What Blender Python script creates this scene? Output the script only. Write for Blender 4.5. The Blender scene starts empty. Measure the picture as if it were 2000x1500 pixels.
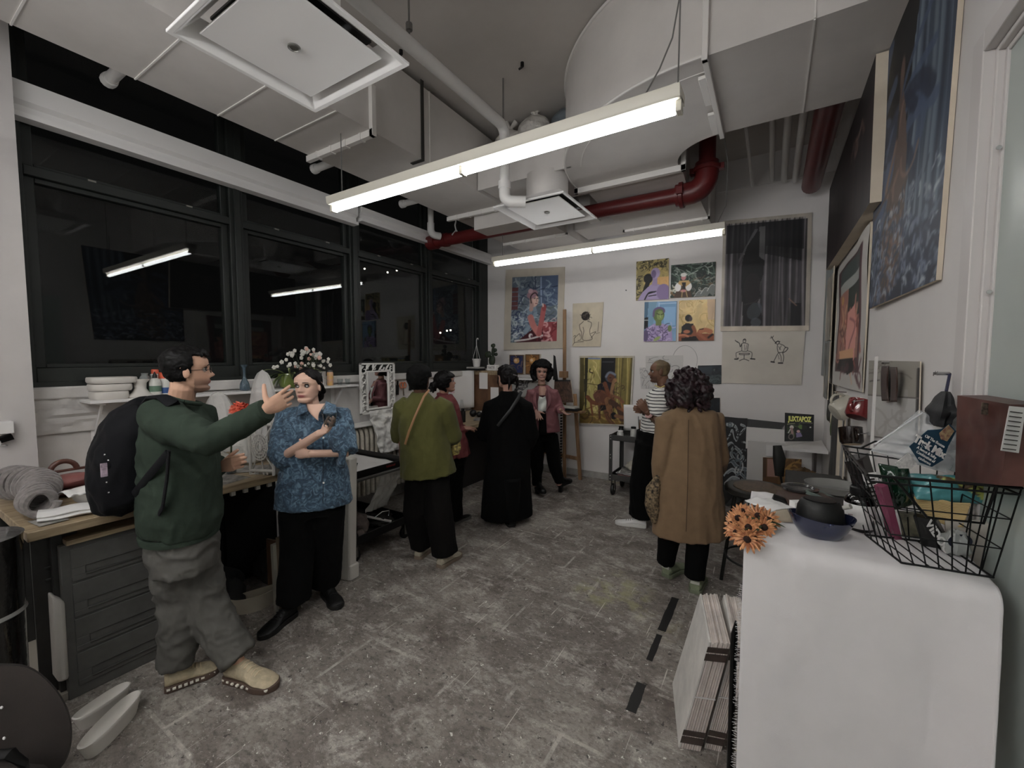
import bpy, math, random
import numpy as np
from mathutils import Vector as V, Matrix, noise as mn, Euler
random.seed(7); R=math.radians; PI=math.pi
SC=bpy.context.scene; COL=SC.collection
# ---------- camera model (photo frame 2000x1500) ----------
F=823.0; H=1.68; YAW=R(31.6); PIT=R(3.47)
_c,_s,_p,_q=math.cos(YAW),math.sin(YAW),math.cos(PIT),math.sin(PIT)
FW=V((-_s*_p,_c*_p,-_q)); RT=V((_c,_s,0)); UP=V((-_s*_q,_c*_q,_p)); CAM=V((0,0,H))
def ray(u,v): return FW+RT*((u-1000)/F)+UP*((750-v)/F)
def onX(u,v,x): r=ray(u,v); return CAM+r*(x/r.x)
def onY(u,v,y): r=ray(u,v); return CAM+r*(y/r.y)
def onZ(u,v,z): r=ray(u,v); return CAM+r*((z-H)/r.z)
def W(u,v,d): return CAM+ray(u,v)*d
def proj(p):
    q=V(p)-CAM; d=q.dot(FW); return 1000+F*q.dot(RT)/d, 750-F*q.dot(UP)/d, d
cd=bpy.data.cameras.new('camera'); co=bpy.data.objects.new('camera',cd); COL.objects.link(co)
co.location=CAM; co.rotation_euler=(R(90)-PIT,0,YAW); cd.sensor_fit='HORIZONTAL'; cd.sensor_width=36; cd.lens=36*F/2000; cd.clip_start=.02
SC.camera=co
# ---------- mesh builder ----------
ORG={}
class MB:
    def __init__(s,xf=None): s.v=[];s.f=[];s.m=[];s.sm=[];s.xf=xf or Matrix(); s.col=None
    def add(s,vs,fs,m=0,sm=False):
        b=len(s.v); s.v+= [s.xf@V(p) for p in vs]
        for f in fs: s.f.append(tuple(b+i for i in f)); s.m.append(m); s.sm.append(sm)
    def box(s,x0,x1,y0,y1,z0,z1,m=0):
        s.add([(x,y,z) for z in(z0,z1) for y in(y0,y1) for x in(x0,x1)],[(0,2,3,1),(4,5,7,6),(0,1,5,4),(2,6,7,3),(0,4,6,2),(1,3,7,5)],m); return s
    def cbox(s,c,sz,rot=None,m=0):
        M=(rot.to_matrix() if isinstance(rot,Euler) else rot) if rot else Matrix.Identity(3)
        vs=[V(c)+M@V((x*sz[0]/2,y*sz[1]/2,z*sz[2]/2)) for z in(-1,1) for y in(-1,1) for x in(-1,1)]
        s.add(vs,[(0,2,3,1),(4,5,7,6),(0,1,5,4),(2,6,7,3),(0,4,6,2),(1,3,7,5)],m); return s
    def hexa(s,b,t,m=0):
        s.add(list(b)+list(t),[(3,2,1,0),(4,5,6,7),(0,1,5,4),(1,2,6,5),(2,3,7,6),(3,0,4,7)],m); return s
    def bar(s,a,b,w,h,m=0,up=(0,0,1)):
        a=V(a);b=V(b);d=(b-a); L=d.length; d.normalize(); u=V(up)
        if abs(d.dot(u))>.95: u=V((0,1,0))
        r=d.cross(u).normalized(); u=r.cross(d)
        vs=[p+r*(x*w/2)+u*(y*h/2) for p in(a,b) for x,y in((-1,-1),(1,-1),(1,1),(-1,1))]
        s.add(vs,[(0,1,2,3),(7,6,5,4),(0,4,5,1),(1,5,6,2),(2,6,7,3),(3,7,4,0)],m); return s
    def rings(s,rs,m=0,closed=True,cap=True,sm=True):
        n=len(rs[0]); fs=[]
        for i in range(len(rs)-1):
            for j in range(n if closed else n-1):
                k=(j+1)%n; fs.append((i*n+j,i*n+k,(i+1)*n+k,(i+1)*n+j))
        if cap and closed:
            fs.append(tuple(range(n-1,-1,-1))); fs.append(tuple((len(rs)-1)*n+i for i in range(n)))
        s.add([p for r in rs for p in r],fs,m,sm); return s
    def tube(s,pts,r,n=10,m=0,cap=True,sm=True,up=None,ry=None):
        pts=[V(p) for p in pts]; N=len(pts)
        rs=[]; u=None
        for i,p in enumerate(pts):
            d=(pts[min(i+1,N-1)]-pts[max(i-1,0)])
            d=d.normalized() if d.length>1e-9 else V((0,0,1))
            if u is None:
                u=V(up) if up else (V((0,0,1)) if abs(d.z)<.9 else V((0,1,0)))
            elif up: u=V(up)
            u=(u-d*u.dot(d))
            u=u.normalized() if u.length>1e-6 else d.orthogonal().normalized()
            w=d.cross(u)
            a=r[i] if isinstance(r,(list,tuple)) else r
            b=(ry[i] if isinstance(ry,(list,tuple)) else ry) if ry is not None else a
            rs.append([p+w*(a*math.cos(t))+u*(b*math.sin(t)) for t in [2*PI*j/n for j in range(n)]])
        return s.rings(rs,m,True,cap,sm)
    def lathe(s,prof,c=(0,0,0),n=24,m=0,axis=(0,0,1),sm=True,cap=True,sc=(1,1)):
        c=V(c); ax=V(axis).normalized(); q=V((0,0,1)).rotation_difference(ax)
        rs=[[c+q@V((r*sc[0]*math.cos(2*PI*j/n),r*sc[1]*math.sin(2*PI*j/n),z)) for j in range(n)] for r,z in prof]
        return s.rings(rs,m,True,cap,sm)
    def cyl(s,c,r,h,n=20,m=0,axis=(0,0,1),sm=True): return s.lathe([(r,0),(r,h)],c,n,m,axis,sm)
    def grid(s,fn,nu,nv,m=0,sm=True,close=False):
        vs=[fn(i/nu,j/nv) for j in range(nv+1) for i in range(nu+1)]
        s.add(vs,[(j*(nu+1)+i,j*(nu+1)+i+1,(j+1)*(nu+1)+i+1,(j+1)*(nu+1)+i) for j in range(nv) for i in range(nu)],m,sm); return s
    def ell(s,c,r,n=16,m=0,rot=None,nz=.0,seed=0,fr=8.0):
        c=V(c); k=n//2; q=rot.to_matrix() if rot else Matrix.Identity(3)
        r=(r,r,r) if not isinstance(r,(list,tuple)) else r
        rs=[]
        for i in range(k+1):
            t=PI*(i+.02)/(k+.04)-PI/2; ring=[]
            for j in range(n):
                a=2*PI*j/n; p=V((math.cos(t)*math.cos(a),math.cos(t)*math.sin(a),math.sin(t)))
                if nz: p=p*(1+nz*mn.noise(p*fr*.25+V((seed,seed*.7,0))))
                ring.append(c+q@V((p.x*r[0],p.y*r[1],p.z*r[2])))
            rs.append(ring)
        return s.rings(rs,m)
    def prism(s,poly,fn0,fn1,m=0,sm=False):
        n=len(poly); vs=[fn0(*p) for p in poly]+[fn1(*p) for p in poly]
        s.add(vs,[tuple(range(n-1,-1,-1)),tuple(range(n,2*n))]+[(i,(i+1)%n,n+(i+1)%n,n+i) for i in range(n)],m,sm); return s
    def build(s,name,mats,parent=None,bevel=0,ang=40,solid=0,sub=0,origin=None,cols=None):
        if not isinstance(mats,(list,tuple)): mats=[mats]
        me=bpy.data.meshes.new(name)
        if parent is not None: o0=ORG[parent.name]
        elif origin is not None: o0=V(origin)
        else:
            xs=[p.x for p in s.v]; ys=[p.y for p in s.v]; zs=[p.z for p in s.v]
            o0=V(((min(xs)+max(xs))/2,(min(ys)+max(ys))/2,min(zs)))
        me.from_pydata([p-o0 for p in s.v],[],s.f)
        for x in mats: me.materials.append(x)
        me.polygons.foreach_set('material_index',s.m); me.polygons.foreach_set('use_smooth',s.sm)
        me.update()
        try: me.set_sharp_from_angle(angle=R(ang))
        except Exception: pass
        if cols is not None: setcol(me,cols)
        o=bpy.data.objects.new(name,me); COL.objects.link(o)
        if parent is not None: o.parent=parent
        else: o.location=o0
        ORG[o.name]=o0
        if solid:
            md=o.modifiers.new('solid','SOLIDIFY'); md.thickness=solid; md.offset=0
        if sub:
            md=o.modifiers.new('sub','SUBSURF'); md.levels=sub; md.render_levels=sub
        if bevel:
            md=o.modifiers.new('bevel','BEVEL'); md.width=bevel; md.segments=2; md.limit_method='ANGLE'; md.angle_limit=R(40)
        return o
def _each(s,name,mats,parent=None,**k):
    # every loose piece becomes a part of its own
    n=len(s.v); p=list(range(n))
    def fd(a):
        while p[a]!=a: p[a]=p[p[a]]; a=p[a]
        return a
    for f in s.f:
        for i in f[1:]:
            a,b=fd(f[0]),fd(i)
            if a!=b: p[b]=a
    gr={}
    for i,f in enumerate(s.f): gr.setdefault(fd(f[0]),[]).append(i)
    out=[]
    for g in gr.values():
        q=MB(); idx={}
        for i in g:
            for w in s.f[i]:
                if w not in idx: idx[w]=len(q.v); q.v.append(s.v[w])
            q.f.append(tuple(idx[w] for w in s.f[i])); q.m.append(s.m[i]); q.sm.append(s.sm[i])
        out.append(q.build(name,mats,parent,**k))
    return out
MB.each=_each
def setcol(me,cols):
    a=me.color_attributes.new('Col','FLOAT_COLOR','POINT')
    c=np.ones((len(me.vertices),4),dtype=np.float32); cols=np.asarray(cols,dtype=np.float32); c[:len(cols),:3]=cols
    a.data.foreach_set('color',c.ravel())
def tag(o,label=None,cat=None,group=None,kind=None):
    if label: o['label']=label
    if cat: o['category']=cat
    if group: o['group']=group
    if kind: o['kind']=kind
    return o
def thing(name,label,cat,loc,group=None):
    o=bpy.data.objects.new(name,None); COL.objects.link(o); o.location=V(loc); o.empty_display_size=.05; ORG[o.name]=V(loc)
    return tag(o,label,cat,group)
def struct(mb,name,m,**k): return tag(mb.build(name,m,**k),kind='structure')
def dup(root,loc,label=None,rz=None,scale=None):
    r=root.copy(); COL.objects.link(r); r.location=V(loc)
    if rz is not None: r.rotation_euler=(0,0,rz)
    if scale: r.scale=(scale,)*3
    if label: r['label']=label
    for ch in list(root.children):
        c=ch.copy(); COL.objects.link(c); c.parent=r
        for g in list(ch.children):
            d=g.copy(); COL.objects.link(d); d.parent=c
    return r
def T(loc,rz=0,rx=0,ry=0): return Matrix.Translation(V(loc))@Euler((rx,ry,rz)).to_matrix().to_4x4()
# ---------- materials ----------
def lin(c): return tuple(((x/255)/12.92 if x/255<=.04045 else ((x/255+.055)/1.055)**2.4) for x in c)
K=1.9
def alb(c,k=None):
    k=K if k is None else k
    l=lin(c); y=.3*l[0]+.59*l[1]+.11*l[2]
    f_=min(1,max(.004,y*k)/.6)**.38*k
    return tuple(min(.92,(x*.92+y*.08)*f_) for x in l)
MC={}
def mat(name,c=(160,160,160),rough=.6,metal=0,k=None,nz=None,bump=None,spec=.5,trans=0,coat=0,sheen=0,alpha=1,emit=None,c2=None):
    if name in MC: return MC[name]
    m=bpy.data.materials.new(name); m.use_nodes=True; nt=m.node_tree; b=nt.nodes['Principled BSDF']
    col=alb(c,k); b.inputs['Base Color'].default_value=(*col,1); b.inputs['Roughness'].default_value=rough; b.inputs['Metallic'].default_value=metal
    b.inputs['Specular IOR Level'].default_value=spec
    if trans: b.inputs['Transmission Weight'].default_value=trans
    if coat: b.inputs['Coat Weight'].default_value=coat
    if sheen: b.inputs['Sheen Weight'].default_value=sheen
    if alpha<1: b.inputs['Alpha'].default_value=alpha
    if emit: b.inputs['Emission Color'].default_value=(*lin(c),1); b.inputs['Emission Strength'].default_value=emit
    N=nt.nodes.new; L=nt.links.new
    if nz or bump: tc=N('ShaderNodeTexCoord')
    if nz:   # (scale, amount, detail) or second colour
        t=N('ShaderNodeTexNoise'); t.inputs['Scale'].default_value=nz[0]; t.inputs['Detail'].default_value=nz[2] if len(nz)>2 else 5; t.inputs['Roughness'].default_value=.6
        L(tc.outputs['Object'],t.inputs['Vector'])
        r=N('ShaderNodeValToRGB'); a=nz[1]
        lo=alb(c2,k) if c2 else tuple(x*(1-a) for x in col); hi=col if c2 else tuple(min(.95,x*(1+a)) for x in col)
        r.color_ramp.elements[0].position=.35; r.color_ramp.elements[0].color=(*lo,1); r.color_ramp.elements[1].position=.65; r.color_ramp.elements[1].color=(*hi,1)
        L(t.outputs['Fac'],r.inputs['Fac']); L(r.outputs['Color'],b.inputs['Base Color'])
    if bump:  # (scale,strength,dist)
        t=N('ShaderNodeTexNoise'); t.inputs['Scale'].default_value=bump[0]; t.inputs['Detail'].default_value=6
        L(tc.outputs['Object'],t.inputs['Vector'])
        bp=N('ShaderNodeBump'); bp.inputs['Strength'].default_value=bump[1]; bp.inputs['Distance'].default_value=bump[2] if len(bump)>2 else .01
        L(t.outputs['Fac'],bp.inputs['Height']); L(bp.outputs['Normal'],b.inputs['Normal'])
    MC[name]=m; return m
def vmat(name,rough=.6,bump=None,spec=.4,sheen=0,coat=0):
    if name in MC: return MC[name]
    m=mat(name,rough=rough,bump=bump,spec=spec,sheen=sheen,coat=coat); nt=m.node_tree
    a=nt.nodes.new('ShaderNodeAttribute'); a.attribute_name='Col'; nt.links.new(a.outputs['Color'],nt.nodes['Principled BSDF'].inputs['Base Color']); return m
def wood(name,c,c2,sc=(1,14,14),rough=.5,k=None):
    if name in MC: return MC[name]
    m=mat(name,c,rough,k=k); nt=m.node_tree; N=nt.nodes.new; L=nt.links.new; b=nt.nodes['Principled BSDF']
    tc=N('ShaderNodeTexCoord'); mp=N('ShaderNodeMapping'); mp.inputs['Scale'].default_value=sc; t=N('ShaderNodeTexNoise'); t.inputs['Scale'].default_value=3; t.inputs['Detail'].default_value=8; t.inputs['Distortion'].default_value=.6
    r=N('ShaderNodeValToRGB'); r.color_ramp.elements[0].position=.35; r.color_ramp.elements[1].position=.7
    r.color_ramp.elements[0].color=(*alb(c2,k),1); r.color_ramp.elements[1].color=(*alb(c,k),1)
    L(tc.outputs['Object'],mp.inputs['Vector']); L(mp.outputs['Vector'],t.inputs['Vector']); L(t.outputs['Fac'],r.inputs['Fac']); L(r.outputs['Color'],b.inputs['Base Color'])
    return m
def glassy(name,tint=(1,1,1),rough=.02,refl=1.0,a=1.0):
    if name in MC: return MC[name]
    m=bpy.data.materials.new(name); m.use_nodes=True; nt=m.node_tree; nt.nodes.remove(nt.nodes['Principled BSDF']); N=nt.nodes.new; L=nt.links.new
    o=nt.nodes['Material Output']; lw=N('ShaderNodeLayerWeight'); lw.inputs['Blend'].default_value=.5; pw_=N('ShaderNodeMath'); pw_.operation='POWER'; pw_.inputs[1].default_value=4; fr=N('ShaderNodeMath'); fr.operation='MULTIPLY_ADD'; fr.inputs[1].default_value=.85; fr.inputs[2].default_value=.045; L(lw.outputs['Facing'],pw_.inputs[0]); L(pw_.outputs[0],fr.inputs[0])
    t=N('ShaderNodeBsdfTransparent'); t.inputs['Color'].default_value=(*tint,1); g=N('ShaderNodeBsdfGlossy'); g.inputs['Roughness'].default_value=rough; g.inputs['Color'].default_value=(refl,refl,refl,1)
    mx=N('ShaderNodeMixShader'); L(fr.outputs[0],mx.inputs[0]); L(t.outputs[0],mx.inputs[1]); L(g.outputs[0],mx.inputs[2]); L(mx.outputs[0],o.inputs['Surface'])
    MC[name]=m; return m
def film(name,c,alpha,rough=.2,bump=None):
    # crumpled clear plastic: partly transparent, glossy
    if name in MC: return MC[name]
    return mat(name,c,rough,alpha=alpha,bump=bump,spec=.8)
wall_m=mat('wall_paint',(172,169,167),.85,k=1.75,nz=(1.2,.04),bump=(60,.05,.002))
ceil_m=mat('ceiling_paint',(150,145,140),.9,nz=(1.5,.06),bump=(40,.08,.003))
duct_m=mat('painted_duct',(165,161,157),.6,k=1.75,nz=(2.5,.05),bump=(30,.05,.002))
white_m=mat('white_paint',(172,170,168),.5,k=1.9)
green_m=mat('window_frame_green',(58,65,60),.5,k=.85,nz=(8,.1))
black_m=mat('black_plastic',(18,18,19),.45,k=1)
bmet_m=mat('black_metal',(22,22,23),.35,metal=.3,k=1)
grey_m=mat('grey_metal_paint',(84,83,80),.5,k=1.9,nz=(12,.12),bump=(90,.04,.001))
red_m=mat('red_pipe_paint',(122,36,36),.38,k=1.35,nz=(6,.12))
chrome_m=mat('chrome',(200,200,200),.2,metal=1,k=1)
XW,XR,YB,ZC=-3.9,.5,5.6,3.95; YF=-2.4
# ---------- floor ----------
def floor_mat():
    m=mat('painted_concrete_floor',(92,85,80),.5,spec=.35); nt=m.node_tree; N=nt.nodes.new; L=nt.links.new; b=nt.nodes['Principled BSDF']
    tc=N('ShaderNodeTexCoord')
    def nz(sc,det=6,ro=.6,mp=None,dist=0):
        t=N('ShaderNodeTexNoise'); t.inputs['Scale'].default_value=sc; t.inputs['Detail'].default_value=det; t.inputs['Roughness'].default_value=ro; t.inputs['Distortion'].default_value=dist
        if mp:
            q=N('ShaderNodeMapping'); q.inputs['Scale'].default_value=mp[0]; q.inputs['Rotation'].default_value=(0,0,mp[1]); L(tc.outputs['Object'],q.inputs['Vector']); L(q.outputs['Vector'],t.inputs['Vector'])
        else: L(tc.outputs['Object'],t.inputs['Vector'])
        return t.outputs['Fac']
    def ramp(x,p0,p1,c0=(0,0,0),c1=(1,1,1)):
        r=N('ShaderNodeValToRGB'); e=r.color_ramp.elements; e[0].position=p0; e[1].position=p1; e[0].color=(*c0,1); e[1].color=(*c1,1); L(x,r.inputs['Fac']); return r.outputs['Color']
    def mix(a,bc,f,const=False):
        q=N('ShaderNodeMix'); q.data_type='RGBA'; L(f,q.inputs[0]); L(a,q.inputs[6])
        if const: q.inputs[7].default_value=(*bc,1)
        else: L(bc,q.inputs[7])
        return q.outputs[2]
    def mul(a,c):
        q=N('ShaderNodeMath'); q.operation='MULTIPLY'; L(a,q.inputs[0])
        if isinstance(c,float): q.inputs[1].default_value=c
        else: L(c,q.inputs[1])
        return q.outputs[0]
    base=ramp(nz(2.2,8,.65),.36,.66,alb((78,70,65),2.75),alb((112,107,101),2.75))
    base=mix(base,alb((78,71,66),2.75),mul(ramp(nz(1.1,5),.5,.62),.5),True)
    base=mix(base,alb((142,138,132),2.75),mul(ramp(nz(5,12,.78,((1,1.5,1),.5),.35),.5,.63),.5),True)
    base=mix(base,alb((52,47,44),2.75),mul(ramp(nz(9,10,.75,((1,2.2,1),-.4),.3),.54,.64),.5),True)
    base=mix(base,alb((50,46,43),2.75),mul(ramp(nz(34,8,.8,((1,1.4,1),.3)),.48,.62),.5),True)
    base=mix(base,alb((150,146,140),2.75),mul(ramp(nz(22,10,.8,((1,1.7,1),1.0)),.58,.66),.5),True)
    # worn tile joints
    bk=N('ShaderNodeTexBrick'); bk.inputs['Scale'].default_value=1; bk.inputs['Mortar Size'].default_value=.011; bk.inputs['Mortar Smooth'].default_value=.4; bk.inputs['Brick Width'].default_value=.62; bk.inputs['Row Height'].default_value=.46
    bk.inputs['Color1'].default_value=(0,0,0,1); bk.inputs['Color2'].default_value=(.15,.15,.15,1); bk.inputs['Mortar'].default_value=(1,1,1,1)
    q=N('ShaderNodeMapping'); q.inputs['Location'].default_value=(.13,.2,0); L(tc.outputs['Object'],q.inputs['Vector']); L(q.outputs['Vector'],bk.inputs['Vector'])
    fac=mul(mul(bk.outputs['Fac'],ramp(nz(2.3,7,.8),.48,.62)),.55)
    base=mix(base,alb((142,138,132),2.75),fac,True)
    # yellow-green stain patches
    st=mul(ramp(nz(.8,3,.5,((1,1,1),1.2)),.6,.66),mul(ramp(nz(9,4),.45,.6),.5)); base=mix(base,alb((112,110,74),2.75),st,True)
    # paint splats
    def splat(sc,th,col,amt,off):
        vo=N('ShaderNodeTexVoronoi'); vo.inputs['Scale'].default_value=sc; vo.inputs['Randomness'].default_value=1
        q=N('ShaderNodeMapping'); q.inputs['Location'].default_value=off; q.inputs['Scale'].default_value=(1,1.5,1); nn=N('ShaderNodeTexNoise'); nn.inputs['Scale'].default_value=sc*2.2
        ad=N('ShaderNodeMix'); ad.data_type='RGBA'; ad.inputs[0].default_value=.06; L(tc.outputs['Object'],ad.inputs[6]); L(tc.outputs['Object'],nn.inputs['Vector']); L(nn.outputs['Color'],ad.inputs[7]); L(ad.outputs[2],q.inputs['Vector']); L(q.outputs['Vector'],vo.inputs['Vector'])
        d=ramp(vo.outputs['Distance'],th,th+.03,(1,1,1),(0,0,0)); s=N('ShaderNodeSeparateColor'); L(vo.outputs['Color'],s.inputs[0]); g=ramp(s.outputs[0],.5,.52)
        return mul(mul(d,g),amt)
    base=mix(base,alb((160,156,150),2.75),splat(15,.1,None,.7,(0,0,0)),True)
    base=mix(base,alb((150,146,140),2.75),splat(36,.15,None,.55,(3,2,0)),True)
    base=mix(base,alb((30,28,27),2.75),splat(19,.14,None,.7,(7,1,0)),True)
    # scratches
    base=mix(base,alb((150,146,140),2.75),mul(ramp(nz(3,2,.5,((26,.8,1),.45)),.7,.73),.6),True)
    L(base,b.inputs['Base Color'])
    bp=N('ShaderNodeBump'); bp.inputs['Strength'].default_value=.25; bp.inputs['Distance'].default_value=.004; L(nz(25,8),bp.inputs['Height']); L(bp.outputs['Normal'],b.inputs['Normal'])
    L(ramp(nz(4,6),.3,.7,(.42,)*3,(.7,)*3),b.inputs['Roughness'])
    return m
struct(MB().box(XW-.3,1.6,YF,YB+.1,-.12,0),'floor',floor_mat(),origin=(0,0,0))
struct(MB().box(XW-.3,1.6,YF,YB+.1,ZC,ZC+.15),'ceiling',ceil_m)
# back wall, upper header band near ceiling
bw=MB().box(XW-.3,1.6,YB,YB+.12,0,ZC); bw.box(XW,XR,YB-.02,YB,3.62,ZC); struct(bw,'wall_back',wall_m,origin=(0,YB,0))
struct(MB().box(XW,XR,YB-.012,YB-.001,0,.09),'baseboard_back',mat('scuffed_base',(128,125,121),.7,nz=(9,.15)))
struct(MB().box(XW-.3,1.6,YF-.12,YF,0,ZC),'wall_front',wall_m)
# right wall with frosted glazed opening (Y<1.68, z<2.5)
rw=MB().box(XR,XR+.14,1.83,YB,0,ZC).box(XR,XR+.14,YF,1.83,2.58,ZC).box(XR,XR+.14,YF,-.9,0,2.56)
struct(rw,'wall_right',wall_m,origin=(XR,0,0))
tr=MB()
for i,(y,x,zz) in enumerate([(1.87,-.004,2.62),(1.79,.015,2.56),(1.775,.03,2.545)]):
    y2=[1.79,1.775,1.757][i]; z2=[2.56,2.545,2.53][i]
    tr.box(XR+x-.006*(i==0),XR+.15,y2,y,0,zz); tr.box(XR+x-.006*(i==0),XR+.15,-.95,y2,z2,zz)
fr=struct(tr,'trim_1',mat('door_trim',(163,159,157),.5,k=1.75),bevel=.003)
sc_=MB()
for z in (.5,.85,1.2,1.52,1.87,2.27): sc_.cyl((XR+.0235,1.755,z),.006,.004,10,axis=(0,-1,0))
sc_.each('screw',chrome_m,fr)
fg=mat('frosted_glass',(150,158,153),.35,k=1.75,nz=(.9,.08),spec=.5,trans=.15)
struct(MB().box(XR+.036,XR+.05,-.95,1.765,.0,2.54),'window_5',fg)
# pillar on the left
struct(MB().box(XW-.3,-3.72,YF,.635,0,ZC),'wall_left_pillar',mat('pillar_paint',(160,156,154),.85,k=1.7,nz=(2,.05),bump=(20,.15,.004)))
# window wall, lower part
lm=mat('whitewashed_brick',(158,155,152),.9,k=1.8,nz=(5,.07),bump=(18,.35,.006))
struct(MB().box(XW-.3,XW,.6,YB+.02,0,1.52),'wall_left',lm,origin=(XW,0,0))
sl=MB().box(XW-.01,XW+.045,.64,5.45,1.42,1.5)
struct(sl,'trim_2',lm,bevel=.012)
# lumpy plaster under sill at left
lp=MB()
lp.grid(lambda s,t:V((XW+.02+.035*abs(mn.noise(V((s*6,t*5,1)))),.64+s*.62,1.2+.24*t)),30,12); struct(lp,'trim_3',lm)
# windows
edges=[.63,1.885,3.065,4.245,5.43]
glass_m=glassy('night_window_glass',(.93,.95,.94),.01,.5)
for i in range(4):
    y0,y1=edges[i],edges[i+1]; m=MB(); x0,x1=XW-.12,XW
    a=.055
    m.box(x0,x1,y0,y0+a,1.52,ZC).box(x0,x1,y1-a,y1,1.52,ZC)
    m.box(x0,x1,y0+a,y1-a,1.52,1.62).box(x0,x1,y0+a,y1-a,2.8,2.86).box(x0,x1,y0+a,y1-a,3.82,ZC)
    for z0,z1 in ((1.62,2.8),(2.86,3.82)):
        ins=.05; xa,xb=XW-.09,XW-.035
        m.box(xa,xb,y0+a,y0+a+ins,z0,z1).box(xa,xb,y1-a-ins,y1-a,z0,z1).box(xa,xb,y0+a+ins,y1-a-ins,z0,z0+.025).box(xa,xb,y0+a+ins,y1-a-ins,z1-.03,z1)
    w=struct(m,'window_%d'%(i+1),green_m,bevel=.004)
    for z0,z1 in ((1.62,2.8),(2.86,3.82)):
        MB().box(XW-.068,XW-.06,y0+a+.03,y1-a-.03,z0+.01,z1-.01).build('pane',glass_m,w)
    la=MB()
    for q in (.28,.72):
        yy=y0+(y1-y0)*q; la.box(XW-.035,XW-.015,yy-.035,yy+.035,2.845,2.86).box(XW-.02,XW+.005,yy-.01,yy+.03,2.855,2.866)
    la.build('latch',mat('latch_metal',(150,148,140),.3,metal=.8,k=1.3),w)
m=MB().box(XW-.12,XW+.0,5.43,5.6,1.52,ZC); struct(m,'trim_4',green_m)
m=MB().box(XW-.02,XW+.02,1.86,1.91,1.53,3.1).box(XW-.02,XW+.02,3.04,3.09,1.53,3.1).box(XW-.02,XW+.02,4.22,4.27,1.53,3.1); struct(m,'trim_5',green_m,bevel=.004)
m=MB().box(XW-.02,XW+.03,.64,5.45,1.5,1.53); struct(m,'trim_6',green_m)
# white moulded beams across the windows
def beam(y0,y1,z0,z1,name):
    pr=[(0,z0),(.09,z0),(.09,z0+.03),(.055,z0+.035),(.05,z0+.08),(.085,z0+.1),(.085,z1),(0,z1)]
    MBm=MB(); MBm.prism(pr,lambda a,b:V((XW+.01+a,y0,b)),lambda a,b:V((XW+.01+a,y1,b))); struct(MBm,name,white_m)
beam(.63,3.055,3.1,3.31,'trim_7'); beam(3.1,5.58,3.16,3.31,'trim_8')
# ---------- ducts ----------
def th1(mb,name,label,cat,m,**k): return tag(mb.build(name,m,**k),label,cat,k.get('group'))
seam=mat('duct_seam',(178,175,171),.5,k=1.8)
d=thing('ventilation_duct','long white rectangular duct running above the dark windows','duct',(-2.84,1.6,3.3))
MB().box(-3.2,-2.48,YF+.1,5.58,3.3,3.88).build('duct_body',duct_m,d)
s=MB()
for y in (-.3,.55,1.02,1.45,1.83,): s.box(-3.2,-2.48,y,y+.008,3.294,3.3)
s.box(-2.48,-2.474,2.72,2.728,3.3,3.88).box(-3.2,-2.48,2.72,2.728,3.295,3.3)
s.each('seam',seam,d)
for y in (2.1,3.82):
    f=MB().box(-3.23,-2.45,y,y+.035,3.255,3.3).box(-2.48,-2.445,y,y+.035,3.255,3.6)
    for q in range(4): f.box(-3.1+q*.17,-3.08+q*.17,y-.006,y+.04,3.25,3.3)
    f.build('duct_flange',seam,d)
st=MB().box(-2.478,-2.47,2.62,2.65,3.3,3.92).box(-2.6,-2.47,2.62,2.65,3.29,3.298); st.build('hanger_strap',mat('strap_metal',(90,88,84),.5,metal=.4,k=1),d)
# big curved duct C
cx,cyy,Ro,Ri=-.35,3.84,1.28,.37
d=thing('elbow_duct','large white duct with a curved elbow turning in front of the right wall','duct',(-.5,3.0,3.3))
outer=[(XR-.001,2.56)]; inner=[(XR-.001,3.46)]
N_=28
for i in range(N_+1):
    a=-PI/2-PI/2*i/N_; outer.append((cx+Ro*math.cos(a),cyy+Ro*math.sin(a))); inner.append((cx+Ri*math.cos(a),cyy+Ri*math.sin(a)))
m=MB(); n=len(outer)
for (z,flip) in ((3.3,0),(3.93,1)):
    for i in range(n-1):
        q=[(*outer[i],z),(*outer[i+1],z),(*inner[i+1],z),(*inner[i],z)]; m.add(q,[(0,1,2,3) if flip==0 else (3,2,1,0)],0)
for P_,fl in ((outer,0),(inner,1)):
    vs=[(*p,3.3) for p in P_]+[(*p,3.93) for p in P_]
    m.add(vs,[((i,i+1,n+i+1,n+i) if fl else (n+i,n+i+1,i+1,i)) for i in range(n-1)],0,True)
m.add([(*outer[-1],3.3),(*inner[-1],3.3),(*inner[-1],3.93),(*outer[-1],3.93)],[(0,1,2,3)])
m.build('elbow_body',duct_m,d)
s=MB()
rim=[(cx+(Ro+.004)*math.cos(-PI/2-PI/2*i/30),cyy+(Ro+.004)*math.sin(-PI/2-PI/2*i/30),3.305) for i in range(31)]
s.tube(rim,.01,6); s.tube([(p[0],p[1],3.93) for p in rim],.012,6)
s.tube([(cx+(Ro-.13)*math.cos(-PI/2-PI/2*i/30),cyy+(Ro-.13)*math.sin(-PI/2-PI/2*i/30),3.3) for i in range(0,24)],.004,6)
s.box(.12,.128,2.553,2.56,3.3,3.93).box(.12,.128,2.56,3.46,3.294,3.3)
s.each('seam',seam,d)
f=MB().box(-.37,-.34,2.53,3.48,3.265,3.3).box(-.37,-.34,2.525,2.56,3.265,3.93).box(-.41,-.37,2.7,3.0,3.27,3.29).box(-.41,-.37,3.12,3.4,3.27,3.29)
f.build('duct_flange',seam,d,bevel=.003)
f=MB().box(-1.66,-.66,3.83,3.87,3.25,3.3).box(-1.66,-1.62,3.83,3.87,3.25,3.93).box(-.7,-.66,3.83,3.87,3.25,3.93).box(-1.4,-.9,3.87,3.895,3.255,3.28)
f.build('duct_flange',seam,d,bevel=.003)
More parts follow.
